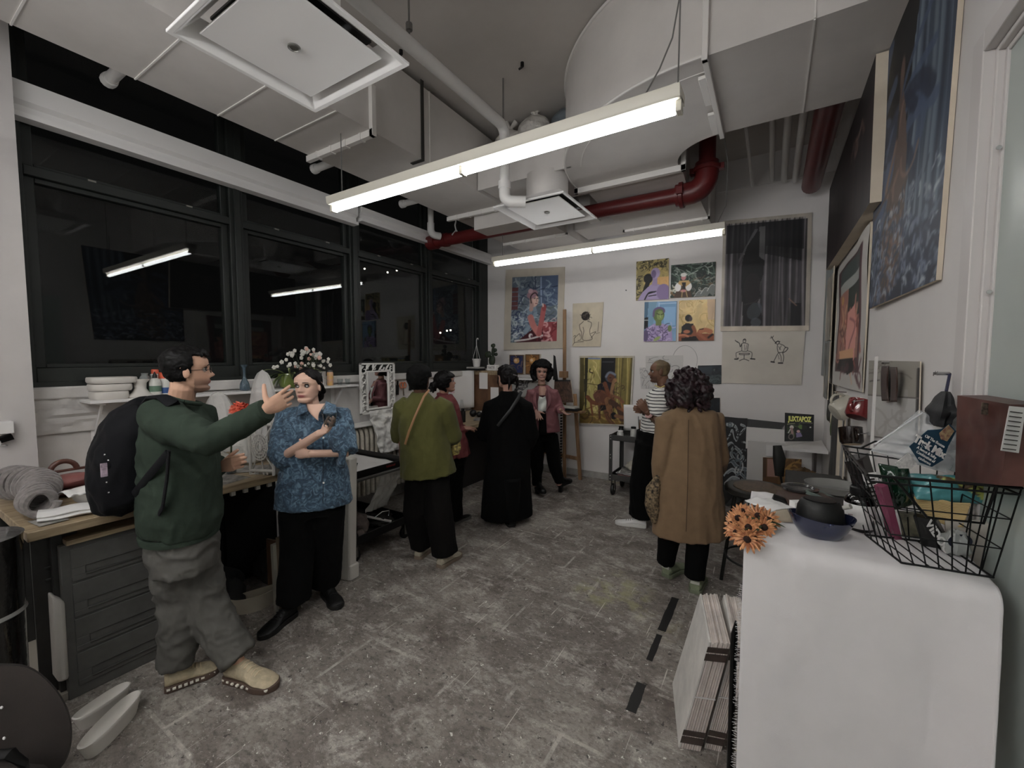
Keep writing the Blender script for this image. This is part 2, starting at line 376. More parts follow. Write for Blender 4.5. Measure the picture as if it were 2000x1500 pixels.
# transition duct behind
d=thing('rear_duct','white duct continuing from the elbow to the back wall above the red pipe','duct',(-1.1,4.7,3.2))
m=MB().hexa([(-1.58,3.87,3.3),(-.7,3.87,3.3),(-.72,4.36,3.24),(-1.55,4.36,3.24)],[(-1.58,3.87,3.85),(-.7,3.87,3.85),(-.72,4.36,3.75),(-1.55,4.36,3.75)])
m.box(-1.5,-.62,4.36,5.57,3.17,3.7); m.build('duct_body',duct_m,d)
f=MB().box(-1.52,-.6,4.93,4.955,3.145,3.17).box(-1.52,-1.5,4.93,4.955,3.145,3.7).box(-.62,-.6,4.93,4.955,3.145,3.7)
for q in range(5): f.box(-1.4+q*.18,-1.39+q*.18,4.92,4.96,3.135,3.17)
f.build('duct_flange',seam,d)
d=thing('side_duct','small white duct with flange behind the near end of the red pipe','duct',(-2.4,4.5,3.05))
MB().box(-2.9,-2.06,3.9,4.95,3.12,3.29).box(-2.85,-2.1,4.95,5.57,3.16,3.29).build('duct_body',duct_m,d)
f=MB().box(-2.92,-2.04,4.52,4.545,3.09,3.12).box(-2.06,-2.04,4.52,4.545,3.1,3.3)
for q in range(4): f.box(-2.8+q*.2,-2.79+q*.2,4.51,4.55,3.08,3.12)
f.build('duct_flange',seam,d)
d=th1(MB().box(-2.05,-1.52,4.75,5.2,3.2,3.5).box(-1.85,-1.72,4.4,4.75,3.25,3.5),'cross_duct','short white duct bridging the two ducts behind the square diffuser','duct',duct_m)
# plenum with bags on top
d=th1(MB().box(-2.47,-1.5,3.4,4.1,3.33,3.66).box(-2.47,-1.5,3.385,3.4,3.3,3.68),'plenum_box','white sheet metal box carrying plastic bags between duct and elbow','duct',duct_m)
# neck diffusers
def diffuser(name,label,cx,cy,zb,sx,sy,neck_top):
    t=thing(name,label,'air diffuser',(cx,cy,zb),'square ceiling diffusers')
    m=MB()
    o=[(-1,-1),(1,-1),(1,1),(-1,1)]
    def ring(k,z): return [V((cx+a*sx*k/2,cy+b*sy*k/2,z)) for a,b in o]
    m.rings([ring(1,zb+.012),ring(1,zb),ring(.94,zb),ring(.74,zb+.075),ring(.74,zb+.08),ring(.96,zb+.02)],cap=False,sm=False)
    m.build('diffuser_frame',white_m,t,bevel=.004)
    m=MB().box(cx-sx*.375,cx+sx*.375,cy-sy*.375,cy+sy*.375,zb+.012,zb+.02); m.build('diffuser_plate',white_m,t,bevel=.004)
    m=MB().lathe([(.026,0),(.026,-.006),(.02,-.008),(.018,-.004),(.01,-.004)],(cx,cy,zb+.012),16); m.build('centre_screw',mat('screw_ring',(120,118,112),.4,metal=.5,k=1.4),t)
    m=MB().box(cx-sx*.33,cx+sx*.33,cy-sy*.33,cy+sy*.33,zb+.075,zb+.085); m.build('backing',black_m,t)
    for a,b in o: pass
    m=MB()
    for a,b in ((-.3,0),(.3,0),(0,-.3),(0,.3)): m.box(cx+a*sx-.006,cx+a*sx+.006,cy+b*sy-.006,cy+b*sy+.006,zb+.02,zb+.075)
    m.each('bracket',black_m,t)
    m=MB().cyl((cx,cy,zb+.08),.19,neck_top-zb-.08,32); m.build('neck',duct_m,t)
    return t
diffuser('square_diffuser','square white air diffuser hanging from a round neck above the rear tube light',-1.79,3.52,3.0,.68,.76,3.33)
diffuser('square_diffuser','large square white air diffuser nearest the camera beside the window duct',-1.785,1.12,3.0,.7,.66,3.95)
# pipes
pw=mat('white_pipe',(168,166,163),.5,k=1.75)
def elbow(c,a,b,r,n=8):
    c=V(c);a=V(a).normalized();b=V(b).normalized()
    return [c+a*r*(1-math.sin(t))+b*r*(1-math.cos(t)) for t in [PI/2*i/n for i in range(n+1)]]
t=thing('ceiling_pipe','white pipe along the ceiling dropping past the first tube light','pipe',(-1.93,1.5,3.6))
m=MB(); m.tube([(-1.93,YF+.1,3.58),(-1.93,2.93,3.58)]+elbow((-1.93,3.02,3.58),(0,-1,0),(0,0,-1),.08)[1:]+[(-1.93,3.02,3.1)],.042,16); m.build('pipe_run',pw,t)
m=MB(); m.tube([(-1.93,3.02,3.12),(-1.93,3.02,3.06)]+elbow((-1.93,3.02,2.98),(0,0,1),(.8,.5,0),.06)[1:]+[(-1.78,3.11,2.975)],.047,16); m.tube([(-1.93,3.02,3.14),(-1.93,3.02,3.08)],.053,16); m.build('pipe_elbow',pw,t)
m=MB(); m.tube([(-1.93,3.0,3.62),(-1.93,3.0,3.95)],.008,6); m.tube([(-1.93,1.95,3.62),(-1.93,1.95,3.95)],.006,6); m.tube([(-1.93,1.95+.001,3.66),(-1.93,1.95,3.7)],.02,8); m.each('hanger_rod',mat('rod',(130,127,123),.5,metal=.3,k=1.2),t)
for (x,y,z,nm) in ((-3.62,1.02,3.42,'white pipe stub poking out near the left pillar'),(-3.62,2.42,3.4,'white pipe stub poking out above the long window beam'),(-3.55,3.42,3.38,'white pipe stub above the second window beam')):
    q=MB(); q.tube([(-3.2,y,z),(x+.05,y,z)],.033,12); q.lathe([(.04,0),(.042,.02),(.042,.05),(.03,.06)],(x+.06,y,z),12,axis=(-1,0,0)); th1(q,'pipe_stub',nm,'pipe',pw)
p0=W(836,405,4.6); px,py=p0.x,p0.y
t=thing('drain_pipe','short white vertical pipe with elbow above the end of the red pipe','pipe',(-3.62,3.98,3.2))
m=MB(); m.tube([(-3.62,3.98,3.62),(-3.62,3.98,3.28)],.036,12); m.build('pipe_run',pw,t)
m=MB(); m.tube([(-3.62,3.98,3.34),(-3.62,3.98,3.27)]+elbow((-3.62,3.98,3.2),(0,0,1),(.5,1,0),.06)[1:]+[(-3.57,4.09,3.2)],.044,12); m.build('pipe_elbow',pw,t)
t=thing('sprinkler_pipe','red pipe crossing the room below the ducts with a bolted elbow','pipe',(-2.2,4.2,3.1))
m=MB(); m.tube([(-3.82,4.2,3.18),(-.68,4.2,3.18)],.072,20); m.tube([(-.545,4.2,3.34),(-.545,4.2,3.9)],.07,20); m.build('pipe_run',red_m,t)
m=MB(); m.tube([(-.8,4.2,3.18),(-.7,4.2,3.18)]+elbow((-.545,4.2,3.18),(-1,0,0),(0,0,1),.14)[1:]+[(-.545,4.2,3.42)],.098,20)
for c,ax in (((-.75,4.2,3.18),(1,0,0)),((-.545,4.2,3.36),(0,0,1))): m.lathe([(.11,-.02),(.118,-.015),(.118,.015),(.11,.02)],c,20,axis=ax)
for a in (-1,1): m.cbox((-.75,4.2+a*.12,3.18),(.05,.04,.06)); m.cbox((-.545+a*.12,4.2,3.36),(.04,.06,.05))
m.build('pipe_coupling',red_m,t)
m=MB(); m.tube([(-3.85,4.2,3.18),(-3.72,4.2,3.18)],.09,16); m.tube([(-3.6,4.2,3.18),(-3.54,4.2,3.18)],.085,16); m.each('pipe_collar',red_m,t)
m=MB(); m.tube([(-3.4,4.2,3.26),(-3.42,4.2,3.34),(-3.4,4.2,3.4),(-3.4,4.2,3.95)],.009,6); m.tube([(-3.4,4.2-.08,3.2),(-3.4,4.2,3.28),(-3.4,4.28,3.2)],.009,6); m.build('pipe_hanger',pw,t)
q=onY(1585,360,5.35); q2=V((q.x,2.6,q.z))
m=MB(); m.tube([q+V((0,.06,0)),q+V((0,.03,0)),q2],[.05,.085,.088],18); th1(m,'riser_pipe','dark red capped pipe in the shadow above the curtain painting','pipe',red_m)
for i,u in enumerate((1508,1531,1553)):
    q=onY(u,352,5.5); r=.03 if i else .022
    m=MB(); m.tube([q,(q.x,2.7,q.z)],r,10); tag(m.build('conduit',pw),'painted conduit on the dark ceiling right of the elbow, %s'%['thin left one','middle one','rightmost one'][i],'conduit','conduits above the right duct')
m=MB(); q=onY(1470,365,5.5); m.tube([q,(q.x,3.5,q.z)],.014,8); th1(m,'thin_conduit','single thin conduit on the dark ceiling beside the red elbow','conduit',pw)
# ceiling anchors
for u,v,nm in ((1020,122,'small black anchor bolt in the middle of the bare ceiling'),(783,98,'small black anchor bolt above the corner of the near diffuser')):
    p=onZ(u,v,ZC); m=MB().cyl(p-V((0,0,.03)),.014,.03,8).cyl(p-V((.03,0,.04)),.008,.03,8,axis=(1,0,.2)); th1(m,'ceiling_anchor',nm,'anchor',black_m)
p=W(290,6,2.2); m=MB().cbox(p,(.09,.03,.05),Euler((0,.3,.9))).tube([p+V((.02,0,0)),p+V((.25,.14,-.06))],.007,6); th1(m,'black_clamp','black clamp fixed to the duct at the top edge','clamp',black_m)
# plastic bags on the plenum
bagm=film('bag_clear',(168,164,158),.82,.25,(14,.9,.03))
def bag(c,r,seed,name,label,m,neck=True,cat='bag'):
    q=MB(); c=V(c); n=28; rs=[]
    for i in range(17):
        t=i/16; z=t*r[2]*2; k=math.sin(PI*min(1,t*.92+.08))**.55 if t<.92 else .3
        ring=[]
        for j in range(n):
            a=2*PI*j/n; p=V((math.cos(a),math.sin(a),t*2)); w=1+.16*mn.noise(p*1.9+V((seed,0,0)))+.07*mn.noise(p*6+V((0,seed,0)))
            ring.append(c+V((math.cos(a)*r[0]*k*w,math.sin(a)*r[1]*k*w,z)))
        rs.append(ring)
    q.rings(rs)
    if neck:
        top=c+V((0,0,r[2]*2)); q.tube([top-V((0,0,.04)),top+V((.01,0,.03)),top+V((.05,.02,.08))],[.035,.016,.03],10); q.tube([top,top+V((-.05,.0,.09))],[.016,.028],8)
    return tag(q.build(name,m),label,cat)
bag((-2.2,3.55,3.68),(.15,.13,.085),3,'plastic_bag','smallest crumpled clear bag at the left end of the ceiling box',bagm)
bag((-1.93,3.55,3.68),(.16,.14,.115),5,'plastic_bag','knotted clear bag behind the vertical white pipe on the ceiling box',bagm)
bag((-1.6,3.62,3.68),(.2,.16,.12),8,'plastic_bag','dull blue grey bag at the right end of the ceiling box',film('bag_blue',(96,104,110),.95,.3,(12,.9,.03)),neck=False)
# ---------- tube lights ----------
E_T=15
tube_m=mat('fluorescent_tube',(250,247,240),.4); 
b=tube_m.node_tree.nodes['Principled BSDF']; b.inputs['Emission Color'].default_value=(.975,.985,1,1); b.inputs['Emission Strength'].default_value=E_T
fix_m=mat('fixture_white',(176,172,160),.4,k=1.9)
tube_b=tube_m.copy(); tube_b.name='fluorescent_tube_bright'; tube_b.node_tree.nodes['Principled BSDF'].inputs['Emission Strength'].default_value=38  # stronger emission behind the camera, raised to fill the near side
def fixture(x0,x1,y,z,label,wires,tm_=None):
    t=thing('tube_light',label,'light fixture',((x0+x1)/2,y,z+.02),'hanging fluorescent fixtures')
    pr=[(-.055,.055),(-.06,.1),(.06,.1),(.055,.055),(.05,.045),(-.05,.045)]
    m=MB(); m.prism(pr,lambda a,b:V((x0,y+a,z+b)),lambda a,b:V((x1,y+a,z+b))); m.build('fixture_body',fix_m,t,bevel=.003)
    xm=(x0+x1)/2
    for a,b in ((x0+.03,xm-.012),(xm+.012,x1-.03)):
        m=MB(); m.tube([(a,y,z+.018),(b,y,z+.018)],.019,16); m.build('lamp_tube',tm_ or tube_m,t)
    m=MB()
    for x in (x0,xm,x1): m.cbox((x+(.012 if x==x0 else -.012 if x==x1 else 0),y,z+.03),(.024,.05,.06))
    m.each('lamp_holder',fix_m,t,bevel=.002)
    for q in wires:
        m=MB(); m.tube(q,.0035,6); m.build('suspension_wire',mat('grey_wire',(120,118,114),.5,k=1.2),t)
fixture(-2.81,-.37,2.03,2.76,'long hanging fluorescent tube light, the nearer and larger one',[[(-2.7,2.03,2.86),(-2.7,2.03,3.3)],[(-.39,2.03,2.86),(-.385,2.03,3.95)],[(-.55,2.03,2.86),(-.47,2.03,2.98),(-.42,2.04,3.1),(-.39,2.05,3.3)]])
fixture(-2.82,-.38,4.18,2.76,'long hanging fluorescent tube light, the farther one near the paintings',[[(-2.7,4.18,2.86),(-2.7,4.18,3.12)],[(-.45,4.18,2.86),(-.38,4.15,3.0),(-.36,4.0,3.3),(-.4,3.7,3.6),(-.38,3.55,3.93)]])
fixture(-2.81,-.37,-.3,2.76,'hanging fluorescent tube light behind the viewer, nearer the middle of the room',[[(-2.7,-.3,2.86),(-2.7,-.3,3.3)],[(-.5,-.3,2.86),(-.5,-.3,3.95)]],tube_b)
fixture(-2.4,.04,-1.5,2.76,'unseen fill tube light added farthest behind the viewer',[[(-2.2,-1.5,2.86),(-2.2,-1.5,3.95)],[(-.2,-1.5,2.86),(-.2,-1.5,3.95)]],tube_b)  # unseen fixture added as fill light for the area near the camera
# street lights seen through the dark windows
sm_=mat('street_lamp_glow',(255,240,215),emit=5)
for i,(u,v) in enumerate(((712,525),(757,532),(775,528),(860,650),(873,646),(846,538),(880,645))):
    p=W(u,v,34); th1(MB().ell(p,.07,8),'street_lamp','distant street lamp glowing outside the window, at point %s'%['over the carved mirror, left','over the carved mirror, low','over the carved mirror, right','low in the far window, left','low in the far window, right','high in the far window','lowest in the far window'][i],'lamp',sm_)['group']='distant street lamps'
# dark tape strips on the floor
tp=mat('dark_tape',(40,39,38),.6,k=1.5)
def strip(a,b,w,lab):
    a=onZ(*a,.0);b=onZ(*b,.0); d=(b-a).normalized(); r=V((-d.y,d.x,0))*w/2; z=V((0,0,.0015)); m=MB(); n=8; L_=[];R_=[]
    for i in range(n+1):
        p=a.lerp(b,i/n); k=1+.15*mn.noise(V((i*1.3,w*9,0))); L_.append(p-r*k); R_.append(p+r*k)
    m.rings([[L_[i],R_[i],R_[i]+z,L_[i]+z] for i in range(n+1)],sm=False); th1(m,'floor_tape',lab,'tape',tp)
strip((1319,1168),(1292,1232),.05,'short dark tape strip on the floor behind the tan coat wearer')
strip((1288,1240),(1268,1290),.035,'thin worn dark tape strip in the middle of the taped line')
strip((1253,1335),(1232,1390),.05,'dark tape strip on the floor nearest the wrapped paper stacks')
# world + view
w=bpy.data.worlds.new('night'); SC.world=w; w.use_nodes=True; w.node_tree.nodes['Background'].inputs[0].default_value=(.0015,.0015,.0015,1); w.node_tree.nodes['Background'].inputs[1].default_value=1
vs=SC.view_settings; vs.view_transform='Standard'; vs.look='None'; vs.gamma=1; vs.use_curve_mapping=False; vs.exposure=.55
fontc={}
def text(body,name,size,o,xd,yd,m,parent=None,ext=.0006,bold=.0,width=None,lab=None):
    cu=bpy.data.curves.new(name,'FONT'); cu.body=body; cu.size=size; cu.extrude=ext; cu.offset=bold; cu.align_x='CENTER'; cu.align_y='CENTER'
    ob=bpy.data.objects.new('tmp',cu); COL.objects.link(ob); bpy.context.view_layer.update()
    me=bpy.data.meshes.new_from_object(ob.evaluated_get(bpy.context.evaluated_depsgraph_get())); bpy.data.objects.remove(ob)
    xd=V(xd).normalized(); yd=V(yd); yd=(yd-xd*yd.dot(xd)).normalized(); zd=xd.cross(yd)
    w=max(v.co.x for v in me.vertices)-min(v.co.x for v in me.vertices); sx=width/w if width else 1
    q=MB(); q.add([V(o)+xd*(v.co.x*sx)+yd*v.co.y+zd*v.co.z for v in me.vertices],[tuple(p.vertices) for p in me.polygons])
    bpy.data.meshes.remove(me); return q.build(name,m,parent)
maple=wood('bench_maple',(150,132,104),(118,100,74),(14,1,10),.5,k=1.7)
oak=wood('brown_oak',(118,84,56),(84,54,34),(2,14,1.2),.5,k=1.7)
ply=wood('plywood',(112,84,58),(82,58,38),(10,10,1),.6,k=1.6)
easel_w=wood('easel_beech',(140,108,76),(112,82,54),(10,10,1),.5,k=1.8)
paper=mat('white_paper',(176,174,172),.8,k=1.8,bump=(8,.15,.004))
canvas_c=mat('raw_canvas',(160,150,134),.85,k=1.9,nz=(6,.05))
foamw=mat('white_foam',(166,162,156),.7,k=1.8,nz=(3,.04),bump=(12,.1,.003))
cloth_w=mat('white_cloth',(172,170,168),.9,k=1.85,bump=(9,.35,.01))
# ---- workbench ----
t=thing('workbench','long maple topped workbench below the windows, paint stained','workbench',(-3.3,1.2,0))
MB().box(-3.71,-2.81,.43,1.98,.855,.9).box(-3.86,-3.712,.64,1.98,.855,.9).build('bench_top',maple,t,bevel=.004)
gm=mat('bench_leg_steel',(66,65,63),.45,metal=.2,k=1.3,nz=(10,.2))
for x in (-2.97,-3.66):
    m=MB().box(x,x+.05,.52,.56,.04,.855).box(x,x+.012,.46,.62,.04,.855); 
    for k in range(2): m.box(x+.012,x+.018,.5,.57,.66-k*.06,.675-k*.06)
    m.build('leg',gm,t,bevel=.003)
    MB().box(x,x+.045,1.88,1.95,.0,.855).build('leg',gm,t,bevel=.003)
MB().box(-3.8,-2.9,.45,.63,0,.04).build('foot_bar',mat('pale_foot',(128,122,112),.6),t,bevel=.004)
m=MB()
for i in range(9): m.box(-2.85,-2.83,1.2+i*.075,1.225+i*.075,.825,.855)
m.each('underside_slat',mat('slat_white',(150,146,138),.6),t)
# drawings spread on the bench
dm=mat('sketch_paper',(140,136,130),.8,k=1.7,nz=(16,.35),c2=(92,90,88))
for i,(x,y,a,w,h,l) in enumerate(((-3.02,1.3,.2,.3,.2,'ink stained drawing sheet lying on the bench beside the glass jar'),(-2.95,1.62,-.3,.26,.18,'drawing sheet near the right front edge of the workbench'),(-3.15,1.5,.7,.28,.2,'smudged sheet under the lattice sculpture on the workbench'),(-2.93,.52,.1,.14,.1,'torn paper scrap at the front left corner of the workbench'))):
    tag(MB(T((x,y,.901+i*.0012),a)).cbox((0,0,0),(w,h,.001)).build('drawing_sheet',dm),l,'drawing')
# ---- drawer cabinet ----
t=thing('drawer_cabinet','dark grey steel four drawer cabinet under the workbench with recessed pulls','cabinet',(-3.1,.76,0))
MB().box(-3.35,-2.885,.54,1.0,0,.775).build('body',grey_m,t,bevel=.004)
MB().box(-3.35,-2.86,.56,1.02,.777,.8).build('wood_top',maple,t,bevel=.003)
zs=[.755,.58,.4,.225,.05]
for i in range(4):
    z1,z0=zs[i]-.006,zs[i+1]+.006; x=-2.878; zc=(z0+z1)/2-.01
    y0,y1=.575,.985; a,b=y0+.05,y1-.045; h0,h1=zc-.045,zc-.005
    m=MB().box(-2.9,x,y0,y1,h1,z1).box(-2.9,x,y0,y1,z0,h0).box(-2.9,x,y0,a,h0,h1).box(-2.9,x,b,y1,h0,h1).box(-2.9,-2.893,a,b,h0,h1)
    dr=m.build('drawer',grey_m,t,bevel=.002)
    MB().box(-2.8925,-2.8915,a,b,h0,h1).build('shade_plate',mat('recess_shade',(24,24,23),.7,k=1),dr)  # dark plate puts the shade inside the pull opening into colour
    MB().box(x-.004,x+.004,a,b,h0-.008,h0+.002).build('pull',mat('grey_edge',(104,102,98),.4,k=.8),dr,bevel=.002)
def foam_panel(x0,x1,y0,y1,z0,z1,l,n='foam_panel',c='panel'): return tag(MB().box(x0,x1,y0,y1,z0,z1).build(n,foamw,bevel=.015),l,c)
o_=V((-.2,0,0)); q_=[onX(*p,-2.87) for p in ((113,1336),(137,1328),(103,1165),(128,1175))]; m=MB().hexa([q_[0]+o_,q_[0],q_[1],q_[1]+o_],[q_[2]+o_,q_[2],q_[3],q_[3]+o_])
tag(m.build('foam_sheet',foamw,bevel=.015),'white foam panel wedged between the bench leg and the drawer cabinet','panel')
p=[(665,915),(686,912),(686,1135),(664,1128)]
m=MB().hexa([(-2.74,1.96,0),(-2.66,1.98,0),(-2.66,2.05,0),(-2.74,2.03,0)],[(-2.75,2.0,.93),(-2.67,2.02,.93),(-2.67,2.09,.93),(-2.75,2.07,.93)]); m.box(-2.7,-2.65,1.985,2.07,0,.12)
tag(m.build('foam_board',foamw,bevel=.012),'tall white foam board standing behind the woman in the blue shirt','board')
# plywood bin
t=thing('plywood_bin','open plywood bin holding board offcuts behind the woman in blue','bin',(-2.95,1.72,0))
for a,b in (((-3.02,1.58),(-2.9,1.6)),((-2.9,1.6),(-2.82,1.84))):
    MB().bar((a[0],a[1],.2),(b[0],b[1],.2),.014,.4).build('side_panel',ply,t)
m=MB().hexa([(-2.84,1.78,0),(-2.82,1.78,0),(-2.82,1.9,0),(-2.84,1.9,0)],[(-2.84,1.87,.52),(-2.82,1.87,.52),(-2.82,1.9,.52),(-2.84,1.9,.52)]); m.build('side_panel',ply,t)
for i,(u,v0,w,c,l) in enumerate(((538,1062,.03,(120,116,106),'pale board offcut leaning in the plywood bin, leftmost'),(548,1048,.025,(98,84,66),'brown board offcut in the middle of the plywood bin'),(557,1048,.035,(158,154,148),'white board offcut at the right of the plywood bin'))):
    q=W(u,v0,2.72); tag(MB().bar((q.x-.02,q.y+.02,.01),q,w,.05).build('board_offcut',mat('offcut%d'%i,c,.7)),l,'board')
# half round bowl on the floor
def half_bowl(c,rx,ry,h,a,name,label,m_,th=.008,group=None,tilt=0):
    xf=T(c,a,tilt); n=24; ring=lambda k,z:[V((rx*k*math.cos(PI*i/n),ry*k*math.sin(PI*i/n),z)) for i in range(n+1)]
    m=MB(xf); m.rings([ring(.04,0),ring(.82,0),ring(.97,h*.95),ring(1,h),ring(.95,h),ring(.92,h*.92),ring(.78,th),ring(.04,th)])
    return tag(m.build(name,m_,solid=0,ang=50),label,'tub',group)
half_bowl((-2.95,1.44,.0),.15,.11,.11,R(-109),'half_round_tub','half round cream plastic tub on the floor beside the plywood bin',mat('cream_plastic',(150,142,128),.5,k=1.9))
# elongated trays on the floor, near chair
def long_tray(c,L_,w,h,a,l,tilt=.0):
    xf=T(c,a,0,tilt); n=32
    def ring(k,z,dl=0): return [V(((L_/2+dl)*k*math.copysign(abs(math.cos(2*PI*i/n))**.75,math.cos(2*PI*i/n)),w/2*k*math.copysign(abs(math.sin(2*PI*i/n))**.8,math.sin(2*PI*i/n)),z)) for i in range(n)]
    m=MB(xf); m.rings([ring(.8,0),ring(.96,h*.8),ring(1,h),ring(.95,h+.003),ring(.88,h*.7),ring(.6,h*.45),ring(.1,h*.4)])
    return tag(m.build('oval_tray',foamw,ang=60),l,'tray')
a=onZ(160,1462,.07);b=onZ(268,1352,.07); c=(a+b)/2; long_tray((c.x,c.y,0),(b-a).length*1.06,.085,.075,math.atan2(b.y-a.y,b.x-a.x),'front one of two long cream foam trays on the floor')
a=onZ(142,1408,.07);b=onZ(246,1338,.07); c=(a+b)/2; long_tray((c.x-.01,c.y+.01,0),(b-a).length*1.08,.08,.07,math.atan2(b.y-a.y,b.x-a.x),'back one of two long cream foam trays on the floor')
# rag behind man's foot
def blob(c,r,seed,m_,name,label,cat,nz=.35,n=28,flat=True,fr=9,group=None):
    m=MB(); c=V(c); rs=[]; k=n//2
    for i in range(k+1):
        t=PI*(i+.02)/(k+.04)-PI/2; ring=[]
        for j in range(n):
            a=2*PI*j/n; p=V((math.cos(t)*math.cos(a),math.cos(t)*math.sin(a),math.sin(t))); w=1+nz*mn.noise(p*fr*.2+V((seed,0,0)))+nz*.5*mn.noise(p*fr*.6+V((0,seed,0)))
            q=V((p.x*r[0]*w,p.y*r[1]*w,p.z*r[2]*w))
            if flat and q.z<-r[2]*.6: q.z=-r[2]*.6
            ring.append(c+q+V((0,0,r[2]*.6 if flat else 0)))
        rs.append(ring)
    m.rings(rs); return tag(m.build(name,m_),label,cat,group)
blob((-2.73,1.17,0),(.09,.08,.06),2,mat('dusty_pink_rag',(118,96,88),.9,nz=(20,.3)),'rag','dusty pink rag on the floor behind the man\'s shoes','rag')
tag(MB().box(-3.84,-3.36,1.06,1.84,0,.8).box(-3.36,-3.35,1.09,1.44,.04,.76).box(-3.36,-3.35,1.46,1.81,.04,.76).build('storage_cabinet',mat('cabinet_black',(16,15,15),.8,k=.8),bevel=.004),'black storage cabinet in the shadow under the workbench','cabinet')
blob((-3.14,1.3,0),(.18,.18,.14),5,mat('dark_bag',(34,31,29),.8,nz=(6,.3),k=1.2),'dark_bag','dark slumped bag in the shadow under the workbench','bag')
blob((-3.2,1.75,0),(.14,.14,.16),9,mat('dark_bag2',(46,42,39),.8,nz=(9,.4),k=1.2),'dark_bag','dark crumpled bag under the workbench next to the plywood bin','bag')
# ---- wall shelf ----
t=thing('wall_shelf','long white shelf on brackets below the window frame','shelf',(-3.77,1.85,1.4))
MB().box(-3.895,-3.66,.86,2.9,1.39,1.41).build('shelf_board',white_m,t,bevel=.003)
for y in (.93,2.75):
    m=MB(); m.box(-3.895,-3.885,y-.02,y+.02,1.1,1.39).box(-3.89,-3.69,y-.012,y+.012,1.375,1.39); m.bar((-3.885,y,1.16),(-3.72,y,1.38),.012,.02); m.build('bracket',white_m,t,bevel=.002)
SZ=1.411
def sh(u,v,x=-3.76): p=onX(u,v,x); return p
for i,(z0,z1,y0,y1,l) in enumerate(((0,.052,.89,1.07,'bottom of three stacked white foam trays on the shelf'),(.055,.1,.885,1.09,'middle one of the stacked white foam trays on the shelf'),(.104,.145,.88,1.12,'top one of the stacked white foam trays on the shelf'))):
    m=MB(); n=36; yc,hy=(y0+y1)/2,(y1-y0)/2
    def ring(k,z): return [V((-3.77+.1*k*math.copysign(abs(math.cos(2*PI*j/n))**.5,math.cos(2*PI*j/n)),yc+hy*k*math.copysign(abs(math.sin(2*PI*j/n))**.5,math.sin(2*PI*j/n)),SZ+z)) for j in range(n)]
    m.rings([ring(.94,z0),ring(1,z0+.012),ring(1,z1-.008),ring(.97,z1),ring(.9,z1)]); tag(m.build('foam_tray',foamw,ang=60),l,'tray','stacked foam trays on the shelf')
m=MB(); m.lathe([(.075,0),(.08,.01),(.05,.03),(.032,.06),(.034,.1),(.05,.12),(.05,.125)],(-3.73,1.135,SZ),20); tag(m.build('foam_cone',foamw),'white foam funnel beside the stacked trays on the shelf','funnel')
def bottle(c,prof,parts,name,label,cat='bottle',sc=(1,1),group=None):
    t=thing(name,label,cat,c,group)
    for nm,pr,m_ in parts: MB().lathe(pr,c,20,sc=sc).build(nm,m_,t)
    return t
bw_=mat('bottle_white',(166,165,160),.35,k=1.8)
bottle((-3.79,1.18,SZ),0,[('bottle_body',[(.03,0),(.034,.01),(.034,.12),(.026,.14),(.018,.15),(.02,.165)],mat('bottle_clear',(120,124,122),.2,k=1.6))],'bottle','translucent grey plastic bottle, first on the shelf after the trays')
t=bottle((-3.72,1.215,SZ),0,[('bottle_body',[(.031,0),(.034,.006),(.034,.1),(.028,.12),(.014,.13)],bw_),('cap',[(.014,.13),(.013,.15),(.004,.17),(.003,.175)],black_m),('label_band',[(.0345,.035),(.0348,.036),(.0348,.075),(.0345,.076)],mat('label_green',(84,110,92),.5))],'glue_bottle','white glue bottle with black nozzle on the shelf')
t=bottle((-3.74,1.285,SZ),0,[('bottle_body',[(.04,0),(.044,.006),(.044,.11),(.04,.125)],bw_),('cap',[(.041,.125),(.042,.13),(.041,.165),(.035,.17)],mat('cap_orange',(186,76,48),.4)),('label_band',[(.0445,.02),(.0448,.021),(.0448,.06),(.0445,.061)],mat('label_blue',(42,78,136),.5))],'jar','white jar with orange lid and blue label behind the man\'s head','jar')
bottle((-3.82,1.25,SZ),0,[('bottle_body',[(.03,0),(.03,.15),(.02,.16)],bw_),('cap',[(.022,.155),(.022,.185),(.018,.19)],mat('cap_orange',(186,76,48),.4))],'bottle','tall white bottle with orange cap behind the glue bottle')
gv=mat('blue_glass',(84,104,116),.08,trans=.55,k=2.2,spec=.8,bump=(40,.3,.003))
q=sh(478,755); q.z=SZ; bottle(q,0,[('vase_body',[(.02,0),(.036,.004),(.038,.03),(.034,.06),(.02,.09),(.011,.11),(.01,.16),(.014,.19),(.024,.205),(.03,.215),(.026,.217),(.012,.195)],gv)],'glass_vase','slender blue glass vase with twisted neck on the shelf','vase')
# potted spider plant
leaf_m=mat('leaf_green',(62,76,44),.5,nz=(12,.3),k=1.8); leaf_l=mat('leaf_pale',(118,128,84),.5,nz=(14,.25))
def leaf(m,base,dirv,L_,w,droop,mi=0,n=8,fold=.25):
    d=V(dirv).normalized(); side=d.cross(V((0,0,1))); side=side.normalized() if side.length>.05 else V((1,0,0)); p=V(base); rs=[]; step=L_/n; cur=V(d)
    for i in range(n+1):
        t=i/n; ww=w*max(.04,math.sin(PI*min(1,.12+t*.88))**.8); up=side.cross(cur).normalized()
        rs.append([p-side*ww,p-up*ww*fold,p+side*ww,p-up*ww*fold-up*.001]); cur=(cur+V((0,0,-droop/n))).normalized(); p=p+cur*step
    m.rings(rs,mi)
q=sh(567,752); q.z=SZ
t=thing('spider_plant','spider plant in a shiny green pot on the shelf','potted plant',q)
MB().lathe([(.06,0),(.085,.01),(.1,.05),(.105,.1),(.1,.13),(.095,.13),(.09,.11),(.01,.1)],q,28).build('pot',mat('green_glaze',(98,112,50),.15,coat=.6,k=2,nz=(5,.2)),t)
